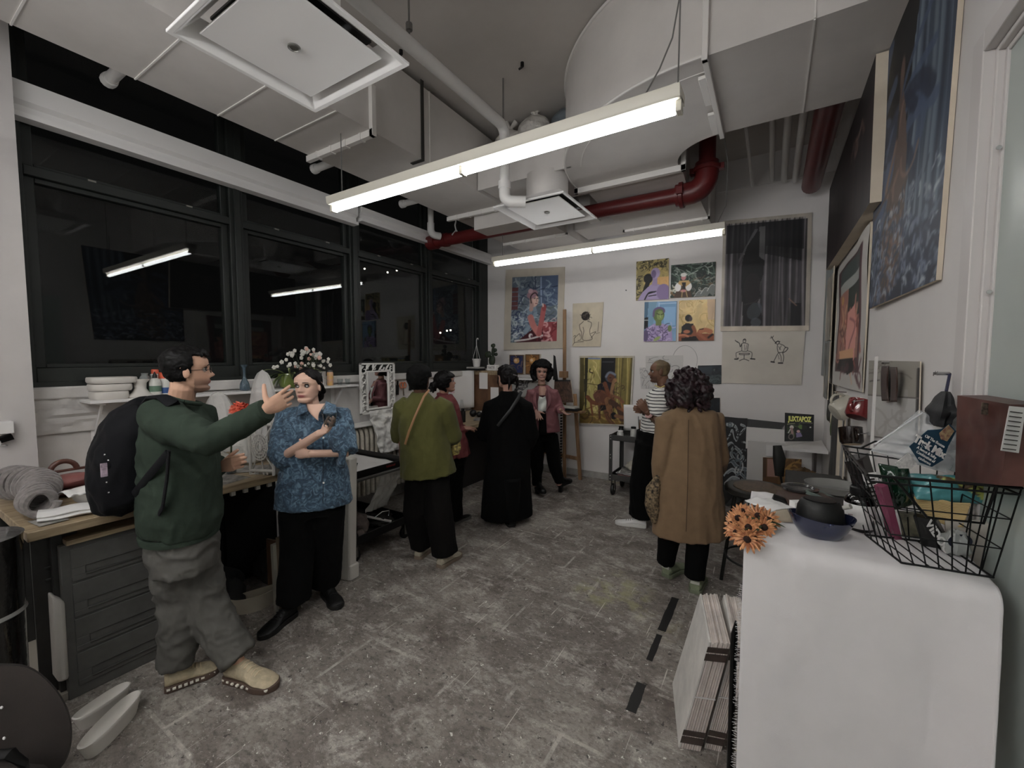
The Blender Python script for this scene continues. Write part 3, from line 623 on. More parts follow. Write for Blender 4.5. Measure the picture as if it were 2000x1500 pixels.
for i in range(26):
    m=MB(); a=random.uniform(-2.0,2.0); e=random.uniform(.3,1.3); L_=random.uniform(.16,.32); leaf(m,q+V((math.cos(a)*.04,math.sin(a)*.04,.11)),(math.cos(a),math.sin(a),e),L_,.009,random.uniform(1.2,2.6)); m.build('leaf',leaf_m if i%3 else leaf_l,t)
m=MB(); leaf(m,q+V((0,-.04,.12)),(.2,-1,.9),.26,.018,1.1); m.build('leaf',leaf_l,t)
# flower bunch in glass jar
q=sh(598,752); q.z=SZ
t=thing('flower_bunch','jar of small white and pink flowers on the shelf behind the woman','flowers',q)
MB().lathe([(.045,0),(.05,.01),(.05,.12),(.042,.14),(.045,.15),(.042,.15),(.045,.12),(.045,.012)],q,24).build('glass_jar',glassy('jar_glass',(.8,.83,.82),.03),t)
fw=mat('petal_white',(190,186,178),.6,k=1.7); fp=mat('petal_pink',(196,158,144),.6,k=1.7)
m=MB(); heads=[]
for i in range(62):
    c=q+V((random.gauss(0,.045),random.gauss(.02,.13),random.uniform(.14,.34)+.03)); c.z=min(c.z,q.z+.38-abs(c.y-q.y)*.6); heads.append(c)
    MB().tube([q+V((random.uniform(-.02,.02),random.uniform(-.02,.02),.03)),q+V(((c.x-q.x)*.4,(c.y-q.y)*.4,.16)),c],.0016,5).build('stem',leaf_m,t) if i%2==0 else None
for i in range(34):
    m=MB(); c=random.choice(heads); a=random.uniform(0,6.28); leaf(m,q+V(((c.x-q.x)*.5,(c.y-q.y)*.6,random.uniform(.12,.22))),(math.cos(a)*.6,math.sin(a),.5),.08,.012,1.4,n=4); m.build('leaf',leaf_m,t)
for i,c in enumerate(heads):
    m=MB(); r=random.uniform(.01,.019)
    for k in range(5):
        a=2*PI*k/5+i; e=V((.55,math.cos(a),math.sin(a))).normalized(); m.ell(c+e*r*.7,(r*.45,r*.62,r*.62),8,nz=.2,seed=i)
    m.build('blossom',fp if (i%4==0 and abs(c.y-q.y)<.08) else fw,t)
q=sh(645,745); q.z=SZ
bottle(q,0,[('can_body',[(.028,0),(.03,.003),(.03,.125),(.026,.135)],mat('can_yellow',(176,142,66),.35,nz=(30,.2),c2=(170,130,120))),('can_top',[(.026,.135),(.026,.15),(.02,.155)],mat('can_top',(110,110,108),.3,metal=.5,k=1.3))],'spray_can','yellow and pink can on the right part of the shelf','can')
tag(MB().cbox(q+V((-.08,-.05,.07)),(.1,.03,.14),Euler((0,0,.3))).build('small_card',paper),'folded white card standing behind the yellow can on the shelf','card')
for i,(u,l) in enumerate(((664,'small clear glass cup, left one at the right end of the shelf'),(679,'small clear glass cup, right one at the end of the shelf'))):
    q=sh(u,748,-3.74); q.z=SZ; tag(MB().lathe([(.022,0),(.03,.06),(.028,.06),(.02,.004)],q,16).build('glass_cup',glassy('cup_glass',(.88,.9,.9),.03)),l,'cup')
# draped clear plastic bags between shelf and bench
pf=film('plastic_drape',(176,174,170),.5,.3,(22,.9,.02))
def drape(u0,u1,v0,v1,d,seed,l):
    c0,c1=W(u0,v1,d),W(u1,v1,d); top=W((u0+u1)/2,v0,d); m=MB()
    c=(c0+c1)/2; rx=(c1-c0).length/2; hh=top.z-c.z; rs=[]
    ax=(c1-c0).normalized(); ay=V((-ax.y,ax.x,0))
    for i in range(25):
        t=i/24; k=(1-t**3.2)**.5*(.86+.14*math.sin(t*2.5)); ring=[]
        for j in range(40):
            a=2*PI*j/40; n_=.05*math.sin(a*9+seed+t*2)+.14*mn.noise(V((math.cos(a)*1.6,math.sin(a)*1.6,t*2.2+seed))); ring.append(c+ax*(rx*(k+.02)*(1+n_)*math.cos(a))+ay*(rx*.5*(k+.02)*(1+n_)*math.sin(a))+V((0,0,hh*t)))
        rs.append(ring)
    m.rings(rs); return tag(m.build('plastic_cover',pf),l,'plastic cover')
drape(400,462,764,880,3.1,1,'clear plastic bag draped over a tall object behind the man\'s chin')
drape(490,546,722,880,3.15,4,'taller clear plastic bag draped behind the man\'s raised hand')
# peony
q=W(450,880,2.95)
t=thing('peony','single coral red peony on a dark leafy stem over the workbench','flower',(q.x,q.y,.9))
cpt=W(471,797,2.95)
MB().tube([(q.x,q.y,.92),W(452,845,2.95),cpt],.006,8).build('stem',leaf_m,t)
for i in range(3):
    m=MB(); leaf(m,W(453,840-i*10,2.95),((-.4,-.5,.8),(.3,.4,.7),(-.6,.2,.5))[i],.09,.02,.6); m.build('leaf',leaf_m,t)
pm=mat('peony_coral',(206,88,64),.6,k=1.7,nz=(25,.25))
for i in range(34):
    a=i*2.4; k=math.sqrt(i/34); e=V((math.cos(a)*k,math.sin(a)*k,1.15-k)).normalized(); m=MB()
    m.grid(lambda s,u_:cpt+V((0,0,-.02))+e*(.03+.032*u_)+e.cross(V((.1,.3,1))).normalized()*((s-.5)*.062*(1-.35*(2*s-1)**2))+e.cross(e.cross(V((.1,.3,1)))).normalized()*(u_-.5)*.055+e*(.009*math.sin(s*17+i)*u_),8,5); m.build('petal',pm,t)
# ---- things on the bench ----
# coiled grey fabric roll
t_=[]; gm2=mat('grey_wool',(112,106,104),.95,k=1.8,nz=(40,.2),bump=(60,.5,.004),sheen=.3)
A=W(22,930,1.92);
a0=V((-3.52,.5,1.02)); a1=V((-2.98,.56,.955)); m=MB(); pts=[];rr=[]
for i in range(15*22):
    t=i/(15*22-1); a=2*PI*15*t; ax=(a1-a0); c=a0+ax*t+V((0,.05*math.sin(t*5),0)); r=.08-.028*t; s=V((-ax.y,ax.x,0)).normalized(); 
    c.z=.905+.02+r; pts.append(c+s*r*math.cos(a)+V((0,0,r*math.sin(a)))); rr.append(.0165+.003*math.sin(i*.9))
m.tube(pts,rr,7); tag(m.build('fabric_coil',gm2),'thick coiled roll of grey felted fabric at the left end of the workbench','fabric roll')
# pink leather bag
t=thing('pink_bag','dusty pink bag with a wooden arch handle lying on the workbench','bag',(-3.5,.7,.9)); pk=mat('dusty_pink_leather',(138,84,80),.5,k=1.8,nz=(8,.15)); wh=mat('handle_wood',(92,56,46),.4,k=1.8)
m=MB(T((-3.5,.7,.96),.25,0,-.1)); m.ell((0,0,0),(.1,.17,.045),24,nz=.15,seed=2); m.build('bag_body',pk,t)
m=MB(T((-3.44,.74,.915),.2)); m.ell((0,0,0),(.13,.14,.02),20,nz=.3,seed=4); m.build('bag_flap',wh,t)
m=MB(); c=V((-3.48,.69,1.02)); m.tube([c+V((0,-.1,-.03)),c+V((0,-.1,.01)),c+V((0,.12,.01)),c+V((0,.12,-.03))],.008,8); m.build('handle_frame',wh,t)
m=MB(); m.tube([c+V((0,.055*math.cos(a),.01+.055*math.sin(a))) for a in [PI*i/12 for i in range(13)]],.014,10); m.build('handle_arch',wh,t)
q=onZ(192,985,.9)
m=MB().lathe([(.045,0),(.085,.045),(.1,.08),(.115,.085),(.115,.09),(.09,.086),(.06,.03),(.01,.02)],(-3.05,.72,.9),28); tag(m.build('plastic_bowl',foamw),'white wide rimmed bowl on the workbench under the backpack','bowl')
m=MB(T((-3.02,.7,.995),.3)); m.grid(lambda s,u_:V(((s-.5)*.16,(u_-.5)*.2,.01*math.sin(s*9)+.012*mn.noise(V((s*5,u_*5,2))))),14,14); tag(m.build('napkin',cloth_w,solid=.003),'crumpled white napkin lying over the white bowl','napkin')
xf=T((-2.94,.6,.9),-.25)
m=MB(xf)
for k in range(2): m.rings([[V(((.06-.004*k)*math.cos(a)*1.1+.0,y,.016+.018*k+.016*math.sin(a)+.003*math.sin(y*40+k))) for a in [2*PI*j/12 for j in range(12)]] for y in [-.11+.22*i/8 for i in range(9)]])
tag(m.build('folded_towel',cloth_w),'folded white towel on the front edge of the workbench','towel')
# newspaper-like pile
tag(MB(T((-3.2,.95,.9),.3)).box(-.12,.12,-.15,.15,0,.012).build('paper_pile',dm),'low pile of papers on the workbench behind the backpack','paper pile')
# lattice sculpture
sm2=mat('plaster_grey',(150,147,142),.7,k=1.9,nz=(20,.1))
o=onZ(510,928,.9); 
t=thing('lattice_sculpture','pale openwork plaster sculpture with a spiral of small cells','sculpture',(o.x,o.y,.9))
ex=(W(538,870,2.7)-W(484,870,2.76)).normalized(); ez=V((0,0,1)); ey=ez.cross(ex)
def P3(x,z,d=0): return V((o.x,o.y,.9))+ex*x+ez*z+ey*d
B0,B1,Z0,Z1=-.085,.105,.03,.34
m=MB()
for x in (B0,B1): m.tube([P3(x,0),P3(x,Z1)],.01,8)
for z in (Z0,Z1): m.tube([P3(B0,z),P3(B1,z)],.01,8)
m.tube([P3(B1,Z1),P3(B1+.0,Z1,.07),P3(B1,0,.07)],.012,8)
cx_,cz_=.0,.19
for i in range(12):
    a=2*PI*i/12; e=V((math.cos(a),math.sin(a))); k=min((B1-cx_)/abs(e.x) if e.x>0 else 9,(cx_-B0)/abs(e.x) if e.x<0 else 9,(Z1-cz_)/e.y if e.y>0 else 9,(cz_-Z0)/-e.y if e.y<0 else 9); m.tube([P3(cx_+e.x*.02,cz_+e.y*.02),P3(cx_+e.x*k,cz_+e.y*k,.02)],.005,6)
m.build('outer_lattice',sm2,t)
m=MB()
for k,r in enumerate((.022,.042,.062,.08)): m.tube([P3(cx_+r*math.cos(2*PI*i/24)*.85,cz_+r*math.sin(2*PI*i/24)*1.1,-.005) for i in range(25)],.004,6)
for i in range(20):
    a=2*PI*i/20; m.tube([P3(cx_+.042*math.cos(a)*.85,cz_+.042*math.sin(a)*1.1,-.005),P3(cx_+.08*math.cos(a)*.85,cz_+.08*math.sin(a)*1.1,-.005)],.0035,5)
m.build('spiral_cells',sm2,t)
m=MB()
for x in (-.05,-.03,.02,.05): m.tube([P3(x,Z0),P3(x+.005,.004)],.006,6)
m.tube([P3(B0,.006),P3(B1,.006,.05)],.007,6)
m.build('feet',sm2,t)
m=MB().hexa([P3(.02,0,.05),P3(B1,0,.02),P3(B1,0,.1),P3(.02,0,.12)],[P3(.0,Z1,.06),P3(B1,Z1,.02),P3(B1,Z1,.1),P3(.0,Z1,.12)]); m.build('back_slab',mat('plaster_dark',(118,115,110),.8,k=1.6),t)
# beige box behind
a=onZ(548,908,.9); tag(MB(T((-3.1,1.86,.9),-.1)).box(-.16,.16,-.09,.09,0,.3).build('carton',mat('beige_card',(150,142,126),.7,k=1.9),bevel=.003),'beige cardboard box at the right end of the workbench','box')
blob((-3.38,1.35,.9),(.13,.13,.1),7,film('wrap',(168,166,160),.8,.3,(20,.9,.02)),'plastic_wrap','crumpled clear plastic wrap on the workbench behind the man\'s glass','plastic wrap')
blob((-3.32,1.62,.9),(.1,.12,.14),17,film('wrap',(168,166,160),.8,.3,(20,.9,.02)),'plastic_wrap','upright crumpled plastic wrap behind the lattice sculpture','plastic wrap')
# ---- carved mirror, radiator, paper ----
mo=V((-3.78,3.03,1.11)); mt=thing('carved_mirror','white carved openwork mirror leaning on the radiator','mirror',mo)
def PM(y,z,x=0): return V((-3.8+.05*(1.63-z)/.5*0+(1.63-z)*.12*-.0+x,y,z))
y0,y1,z0,z1=3.03,3.53,1.06,1.63; bwid=.105
wm=mat('carved_white',(172,170,166),.55,k=1.9)
m=MB().box(-3.82,-3.8,y0,y0+.025,z0,z1).box(-3.82,-3.8,y1-.025,y1,z0,z1).box(-3.82,-3.8,y0,y1,z1-.02,z1).box(-3.82,-3.8,y0,y1,z0,z0+.02)
iy0,iy1,iz0,iz1=y0+bwid,y1-bwid,z0+bwid*.6,z1-bwid
m.box(-3.82,-3.795,iy0-.018,iy0,iz0,iz1).box(-3.82,-3.795,iy1,iy1+.018,iz0,iz1).box(-3.82,-3.795,iy0-.018,iy1+.018,iz1,iz1+.018).box(-3.82,-3.795,iy0-.018,iy1+.018,iz0-.018,iz0)
m.build('mirror_frame',wm,mt,bevel=.003)
m=MB()
def curl(cy_,cz_2,r,a0_,sg):
    pts=[PM(cy_+sg*r*(1-i/14)*math.cos(a0_+i*.36),cz_2+r*(1-i/14)*math.sin(a0_+i*.36),.0) for i in range(13)]; m.tube(pts,[.011*(1-i/18) for i in range(13)],6)
for i in range(5):
    zz=z0+.07+i*.105
    for yy,sg in ((y0+.052,1),(y1-.052,-1)):
        curl(yy,zz,.042,i,sg); m.tube([PM(yy-.03,zz-.05),PM(yy,zz-.03,.004),PM(yy+.03,zz-.05)],[.005,.011,.005],6); m.tube([PM(yy-.035,zz+.01),PM(yy-.01,zz+.045)],[.004,.012],6)
for i in range(4):
    yy=y0+.11+i*.093
    for zz in (z1-.055,): curl(yy,zz,.04,i+1,1 if i<2 else -1); m.tube([PM(yy-.04,zz-.03),PM(yy-.01,zz+.01,.004),PM(yy+.02,zz+.035)],[.005,.012,.005],6)
m.build('carving',wm,mt)
MB().box(-3.818,-3.81,iy0-.01,iy1+.01,iz0-.01,iz1+.01).build('mirror_glass',mat('mirror_silver',(225,225,225),.02,metal=1,k=1),mt)
rt=thing('radiator','cast iron column radiator painted cream behind the black cart','radiator',(-3.78,3.3,.1)); rm=mat('radiator_cream',(150,144,132),.5,k=1.8,nz=(12,.25),bump=(20,.1,.003))
for i in range(15):
    y=2.78+i*.064; m=MB(); m.tube([(-3.72,y,.2),(-3.72,y,.85),(-3.735,y,.9),(-3.76,y,.925),(-3.79,y,.9),(-3.8,y,.85),(-3.8,y,.2)],.024,10); m.tube([(-3.76,y,.2),(-3.76,y,.9)],.016,8)
    m.build('radiator_column',rm,rt)
MB().tube([(-3.76,2.76,.25),(-3.76,3.7,.25)],.022,8).build('header_pipe',rm,rt)
for y in (2.8,3.68): MB().cbox((-3.76,y,.1),(.05,.03,.2)).build('foot',rm,rt)
tag(MB().box(-3.86,-3.66,2.7,3.62,.955,.975).build('radiator_cover',white_m,bevel=.003),'narrow white board lying on top of the radiator','board')
wp=mat('wrinkled_paper',(172,170,166),.8,k=1.85,bump=(14,.9,.02)); m=MB()
def crump(y0,y1,z0,z1,x,seed,sl=0): return lambda s,t:V((x+.03*mn.noise(V((s*5+seed,t*6,0)))+.015*mn.noise(V((s*14,t*14+seed,3))),y0+(y1-y0)*s+.03*mn.noise(V((t*3,seed,s)))+sl*(1-t),z0+(z1-z0)*t+.03*(s-.5)*mn.noise(V((s*4,seed,1)))))
m.grid(crump(3.0,3.42,.63,1.12,-3.63,2,.14),30,40); tag(m.build('crumpled_paper',wp,solid=.002),'crumpled white paper sheet hanging below the carved mirror','paper')
# tools on the wall
def tool(u,v,l,nm,c,big=False):
    p=onX(u,v,-3.88); t=thing(nm,l,'tool',p)
    if nm=='scissors':
        om=mat('orange_handle',(168,92,52),.4); 
        for s in (-1,1):
            MB().tube([p+V((0,s*.022+.03*math.cos(a),.03+.035*math.sin(a))) for a in [2*PI*i/14 for i in range(15)]],.007,6).build('handle',om,t)
        MB().bar(p+V((0,0,-.0)),p+V((0,.01,-.1)),.006,.02).build('blade',chrome_m,t)
    else:
        MB().bar(p+V((0,0,-.07)),p+V((0,.005,.05)),.02,.03).build('handle',black_m,t); MB().bar(p+V((0,.005,.05)),p+V((0,.01,.1)),.006,.022).build('blade',bmet_m,t)
tool(776,760,'black handled knife hanging right beside the carved mirror','utility_knife',0)
tool(787,757,'orange handled scissors hanging beside the olive sweater wearer\'s head','scissors',0)
tool(801,752,'black tool hanging behind the olive sweater wearer\'s head','wall_tool',0)
p=onX(688,754,-3.888); tag(MB().cbox(p,(.02,.12,.02)).build('black_clip',black_m),'small black clip at the wall just left of the carved mirror','clip')
# ---- black utility cart ----
def cart(x0,x1,y0,y1,zt,zb,name,label,m_,wheel_r=.055,open_=True):
    t=thing(name,label,'cart',((x0+x1)/2,(y0+y1)/2,0))
    for z,nm in ((zt,'upper_tray'),(zb,'lower_tray')):
        m=MB().box(x0,x1,y0,y1,z-.07,z-.062); 
        m.box(x0,x1,y0,y0+.012,z-.07,z).box(x0,x1,y1-.012,y1,z-.07,z).box(x0,x0+.012,y0,y1,z-.07,z).box(x1-.012,x1,y0,y1,z-.07,z); m.build(nm,m_,t,bevel=.003)
    for x in (x0,x1):
        for y in (y0,y1):
            sx=1 if x==x0 else -1; sy=1 if y==y0 else -1
            m=MB().box(*sorted((x-sx*.004,x+sx*.04)),*sorted((y-sy*.004,y)),zb-.08,zt).box(*sorted((x-sx*.004,x)),*sorted((y-sy*.004,y+sy*.04)),zb-.08,zt)
            lg=m.build('leg',m_,t)
            mm=MB()
            for z in (zt-.015,zt-.05,zb-.015,zb-.055,(zt+zb)/2,(zt+zb)/2-.04): mm.cyl((x+sx*.015,y-sy*.004,z),.006,.004,8,axis=(0,-sy,0))
            mm.each('rivet',mat('rivet',(150,148,144),.4,metal=.3),lg)
            cx2,cy2=x+sx*.04,y+sy*.04
            m=MB(); m.lathe([(.5*wheel_r,-.014),(wheel_r*.96,-.014),(wheel_r,-.008),(wheel_r,.008),(wheel_r*.96,.014),(.5*wheel_r,.014)],(cx2,cy2,wheel_r),22,axis=(1,0,.0)); w=m.build('wheel',black_m,t)
            m=MB().box(cx2-.024,cx2-.018,cy2-.02,cy2+.02,wheel_r-.01,zb-.07).box(cx2+.018,cx2+.024,cy2-.02,cy2+.02,wheel_r-.01,zb-.07).cyl((cx2-.026,cy2,wheel_r),.014,.052,12,axis=(1,0,0)); m.build('caster_fork',mat('caster_grey',(124,120,114),.35,metal=.5,k=1.2),w)
    return t
bp_=mat('cart_black',(34,33,33),.4,k=1.3)
t=cart(-3.64,-2.84,2.16,2.8,.76,.22,'utility_cart','black utility cart beside the radiator with a white lined top','' and 0 or bp_)
MB().tube([(-2.8,2.17,.7),(-2.8,2.8,.7)],.014,10).build('handle_rail',mat('rail_grey',(92,90,87),.35,k=1.3),t)
text('Rubbermaid','brand_label',.03,(-2.8385,2.57,.735),(0,1,0),(0,0,1),mat('label_red',(150,46,44),.5),t,width=.1)
m=MB(); m.grid(lambda s,u_:V((-3.6+.74*s,2.19+.57*u_,.712+.01*mn.noise(V((s*7,u_*7,0))))),20,20); tag(m.build('tray_liner',paper,solid=.004),'white paper lining the top of the black cart','liner')
gg=mat('dark_green_glaze',(32,48,40),.15,k=1.6,coat=.5)
for i,(x,y,l) in enumerate(((-3.0,2.28,'dark green cup with white inside on the black cart, in front'),(-3.13,2.26,'dark green cup behind the other on the black cart'))):
    t=thing('green_cup',l,'cup',(x,y,.72)); MB().lathe([(.032,0),(.036,.008),(.045,.03),(.055,.065),(.055,.068),(.05,.06)],(x,y,.722),20).build('cup_body',gg,t); MB().lathe([(.05,.058),(.03,.02),(.004,.012)],(x,y,.724),20).build('cup_inside',paper,t)
m=MB(); m.grid(lambda s,t_:V((-3.6+.04*mn.noise(V((s*6,t_*6,5))),2.42+.36*s,.33+.42*t_)),20,26); tag(m.build('hanging_wrap',wp,solid=.002),'crumpled white wrapping hanging inside the black cart','wrapping')
m=MB(); m.grid(lambda s,t_:V((-2.93-.16*t_+.03*mn.noise(V((s*6,t_*6,8))),2.52+.25*s+.03*math.sin(t_*5),.66-.38*t_)),20,26); tag(m.build('paper_wrap',wp,solid=.002),'crumpled printed paper hanging from the side of the black cart','paper')
blob((-3.08,2.34,.16),(.16,.12,.1),3,mat('brown_rag',(96,84,78),.9,nz=(12,.3)),'rag','brown grey rag in the lower tray of the black cart','rag')
blob((-3.05,2.62,.16),(.13,.12,.05),13,mat('dark_rag',(48,46,44),.9,nz=(12,.3)),'rag','dark tangled rag in the lower tray of the black cart','rag')
tag(MB().bar((-3.2,2.38,.3),(-2.9,2.62,.2),.03,.01).build('white_stick',white_m),'flat white stick lying across the black cart\'s lower tray','stick')
tag(MB().tube([(-2.98,2.5,.26),(-2.95,2.56,.3),(-2.9,2.6,.31),(-2.89,2.58,.27)],.006,8).build('wire_hook',chrome_m),'small bent wire hook in the black cart\'s lower tray','hook')
# ---- far desk with hutch ----
t=thing('far_desk','far wooden desk along the window wall behind the red jacket wearer','desk',(-3.4,4.6,0))
MB().box(-3.88,-2.95,3.45,5.55,.86,.9).build('desk_top',maple,t,bevel=.003)
MB().box(-3.4,-3.36,3.5,5.5,.0,.86).build('back_panel',mat('desk_panel',(52,48,46),.7,k=1.2),t)
for y in (3.5,5.48): MB().box(-3.02,-2.97,y,y+.05,0,.86).build('leg',bmet_m,t)
t=thing('pinboard_hutch','wooden hutch with notes pinned to its side on the far desk','hutch',(-3.55,5.13,.9))
MB().box(-3.86,-3.38,5.1,5.35,.9,1.5).build('hutch_body',oak,t,bevel=.003)
MB().box(-3.86,-3.38,5.095,5.1,1.44,1.5).build('top_rail',maple,t)
MB().cbox((-3.63,5.092,1.35),(.15,.002,.24)).build('pinned_note',paper,t); MB().cbox((-3.43,5.09,1.15),(.14,.002,.22)).build('pinned_note',paper,t)
for i,(z,w,c,l) in enumerate(((1.505,.2,(24,24,24),'black book at the bottom of the pile on the hutch'),(1.53,.17,(140,138,134),'pale book under the white hanging pot'))):
    MB_=MB().cbox((-3.78,5.0+.1,z+.012),(w*1.3,.16,.022)); tag(MB_.build('book',mat('bk%d'%i,c,.6),bevel=.002),l,'book','books on the hutch')
t=thing('hanging_pot','white hanging pot with a hook standing on two books','plant pot',(-3.76,5.1,1.555))
MB().lathe([(.045,0),(.05,.01),(.06,.1),(.066,.105),(.066,.12),(.06,.12),(.05,.02)],(-3.76,5.1,1.555),20).build('pot',white_m,t)
for a in (0,2.1,4.2): MB().tube([(-3.76+.06*math.cos(a),5.1+.06*math.sin(a),1.67),(-3.76,5.1,1.88)],.003,5).build('hanger_cord',white_m,t)
MB().tube([(-3.76,5.1,1.87),(-3.76,5.1,1.95),(-3.75,5.1,1.98),(-3.73,5.1,1.98),(-3.73,5.1,1.955)],.005,6).build('hook',white_m,t)
t=thing('cactus_planter','dark green cactus in a white block planter on the hutch','potted plant',(-3.5,5.16,1.5))
MB().box(-3.58,-3.42,5.11,5.2,1.503,1.585).build('planter',white_m,t,bevel=.004)
text('YATTI','planter_letters',.05,(-3.5,5.1075,1.545),(1,0,0),(0,0,1),black_m,t,width=.12)
cm=mat('cactus_green',(44,56,36),.6,k=1.8)
for c,r in (((-3.52,5.16,1.65),(.055,.04,.075)),((-3.5,5.16,1.78),(.028,.02,.08)),((-3.59,5.16,1.74),(.06,.03,.05)),((-3.47,5.16,1.8),(.04,.02,.03)),((-3.45,5.16,1.74),(.03,.02,.025)),((-3.5,5.16,1.87),(.04,.02,.03))): MB().ell(c,r,12,nz=.2).build('cactus_pad',cm,t)
m=MB(); m.grid(lambda s,t_:V((-3.89+.12*s**3,4.55+.5*s,.95+.55*t_)),14,6); tag(m.build('pinned_sheet',paper,solid=.001),'large white sheet curling off the wall above the far desk','paper')
tag(MB().cbox((-3.885,4.72,1.3),(.002,.14,.24)).build('pink_sheet',mat('pink_print',(160,140,148),.8,nz=(9,.2))),'faint pink printed sheet on the wall behind the red jacket wearer','paper')
for i,(x,y,w,h,l) in enumerate(((-3.2,4.6,.3,.2,'open magazine on the far desk'),(-3.35,4.85,.34,.22,'stack of papers on the far desk below the hutch'),(-3.1,4.35,.25,.2,'loose sketch on the front of the far desk'))):
    tag(MB(T((x,y,.902),.3*i)).box(-w/2,w/2,-h/2,h/2,0,.012+.012*(i==1)).build('papers',[paper,dm][i!=1]),l,'papers')
tag(MB(T((-3.45,4.35,.9))).lathe([(.05,0),(.055,.01),(.045,.1),(.02,.2),(.018,.24),(.02,.24)],(0,0,0),16).build('glass_decanter',glassy('cup_glass')),'clear glass decanter on the far desk','decanter')
m=MB(T((-3.2,4.05,.9))).box(-.03,.03,-.02,.02,0,.14).cyl((0,0,.14),.02,.03,10); tag(m.build('ink_bottle',black_m,bevel=.004),'black ink bottle on the far desk in front of the red jacket wearer','bottle')
m=MB(T((-3.38,4.5,.9))).ell((0,0,.05),(.05,.05,.05),12).ell((.1,0,.04),(.04,.04,.04),12); tag(m.each('black_clamp_lamp',black_m)[0],'black round object on the far desk near the decanter','ornament')
o_=[x for x in bpy.data.objects if x.name=='black_clamp_lamp.001'][0]; tag(o_,'smaller black round object on the far desk','ornament')
m=MB(T((-3.25,4.72,.93),.4)).tube([(-.1,0,0),(.1,0,0)],.035,14); tag(m.build('tape_roll',mat('tape_roll',(120,118,114),.4)),'grey paper roll lying on the far desk','roll')
# ---- easel ----
t=thing('easel','wooden easel standing before the back wall behind the woman in the pink blazer','easel',(-2.45,5.3,0))
em=easel_w
MB().bar((-2.43,5.36,.0),(-2.475,5.42,2.36),.045,.03).build('mast',em,t,bevel=.004)
MB().cbox((-2.44,5.33,1.46),(.12,.05,.09)).build('canvas_clamp',em,t,bevel=.004)
MB().bar((-2.26,5.3,1.2),(-2.21,5.4,0.0),.05,.025).build('leg',em,t,bevel=.003)
MB().bar((-2.62,5.3,1.2),(-2.82,5.36,0.0),.05,.025).build('leg',em,t,bevel=.003)
MB().bar((-2.78,5.36,.34),(-2.24,5.37,.3),.02,.05).build('crossbar',em,t,bevel=.003)
MB().box(-2.82,-2.1,5.18,5.3,.955,.98).build('easel_tray',easel_w,t,bevel=.003)
m=MB()
for i in range(18): m.box(-2.475,-2.455,5.3,5.33,.2+i*.04,.222+i*.04)
m.each('ratchet_tooth',black_m,t)
for i,(x0,x1,z,c,l) in enumerate(((-2.75,-2.16,.982,(26,26,27),'long black paint box on the easel tray'),(-2.6,-2.2,1.012,(170,168,160),'white flat box on the easel tray'),(-2.74,-2.42,1.03,(176,174,170),'small white block on the easel tray'))):
    tag(MB().box(x0,x1,5.16,5.3,z,z+.026).build('paint_box',mat('pb%d'%i,c,.5,k=1.5),bevel=.002),l,'box')
# ---- grey cart by back wall ----
gc=mat('cart_grey',(70,69,67),.45,k=1.5)
t=cart(-1.66,-.95,4.98,5.44,.75,.26,'tool_cart','grey steel cart by the back wall holding paint jars','' and 0 or gc,.07)
def jar(x,y,z,r,h,l,m1,lid=None,nm='paint_jar',cat='jar'):
    t=thing(nm,l,cat,(x,y,z)); MB().lathe([(r*.9,0),(r,.008),(r,h*.8),(r*.8,h*.92),(r*.8,h)],(x,y,z),18).build('jar_body',m1,t)
    if lid: MB().lathe([(r*.84,h*.93),(r*.86,h*.94),(r*.86,h*1.08),(r*.7,h*1.1)],(x,y,z),18).build('lid',lid,t)
    return t
ZT=.69
clr=mat('cloudy_plastic',(150,150,146),.3,k=1.8,nz=(10,.15))
jar(-1.55,5.05,ZT,.04,.1,'stout white jar at the left front of the grey cart',clr,paper)
jar(-1.42,5.16,ZT,.036,.14,'cloudy jar with black lid on the grey cart',clr,black_m)
jar(-1.24,5.1,ZT,.045,.13,'big cloudy tub on the right of the grey cart',clr)
jar(-1.6,5.25,ZT,.035,.12,'dark jar at the back left of the grey cart',black_m,black_m)
t=thing('brush_jar','dark jar full of upright brushes on the grey cart','brush jar',(-1.33,5.12,ZT)); MB().lathe([(.035,0),(.035,.12),(.03,.12)],(-1.33,5.12,ZT),16).build('jar_body',mat('jar_brown',(80,62,52),.3),t)
for i in range(9):
    a=random.uniform(0,6.28); k=random.uniform(.02,.07); h=random.uniform(.2,.3); e=V((-1.33+k*math.cos(a),5.12+k*math.sin(a),ZT+h)); b_=MB().tube([(-1.33+.2*k*math.cos(a),5.12,ZT+.02),e],.004,6).build('brush_handle',[oak,black_m,white_m][i%3],t)
for i,(x,y,a,c,l) in enumerate(((-1.47,5.03,.4,(150,138,112),'yellowish paint tube lying on the grey cart'),(-1.2,5.02,-.3,(40,40,42),'black tube lying at the front of the grey cart'))):
    m=MB(T((x,y,ZT+.018),a)); m.tube([(-.06,0,0),(.04,0,0),(.055,0,0)],[.004,.018,.008],10,ry=[.018,.016,.008]); tag(m.build('paint_tube',mat('pt%d'%i,c,.4)),l,'paint tube')
m=MB(T((-1.22,5.2,ZT),.1)); m.tube([(0,0,.0),(.02,0,.34)],[.05,.1],14); tag(m.build('paper_roll',paper),'white paper cone standing on the grey cart','paper')
m=MB(T((-1.47,5.35,.92),.0,.1)); m.grid(lambda s,t_:V(((s-.5)*.26,.02*math.sin(s*3),(t_-.5)*.34)),8,8); tag(m.build('white_sheet',paper,solid=.002),'white sheet propped behind the jars on the grey cart','paper')
ZL=.2
tag(MB(T((-1.42,5.16,ZL),.1)).box(-.16,.16,-.12,.12,0,.06).build('book',mat('dark_mag',(46,40,42),.5,nz=(20,.5),c2=(130,90,84)),bevel=.002),'dark picture book on the lower tray of the grey cart','book')
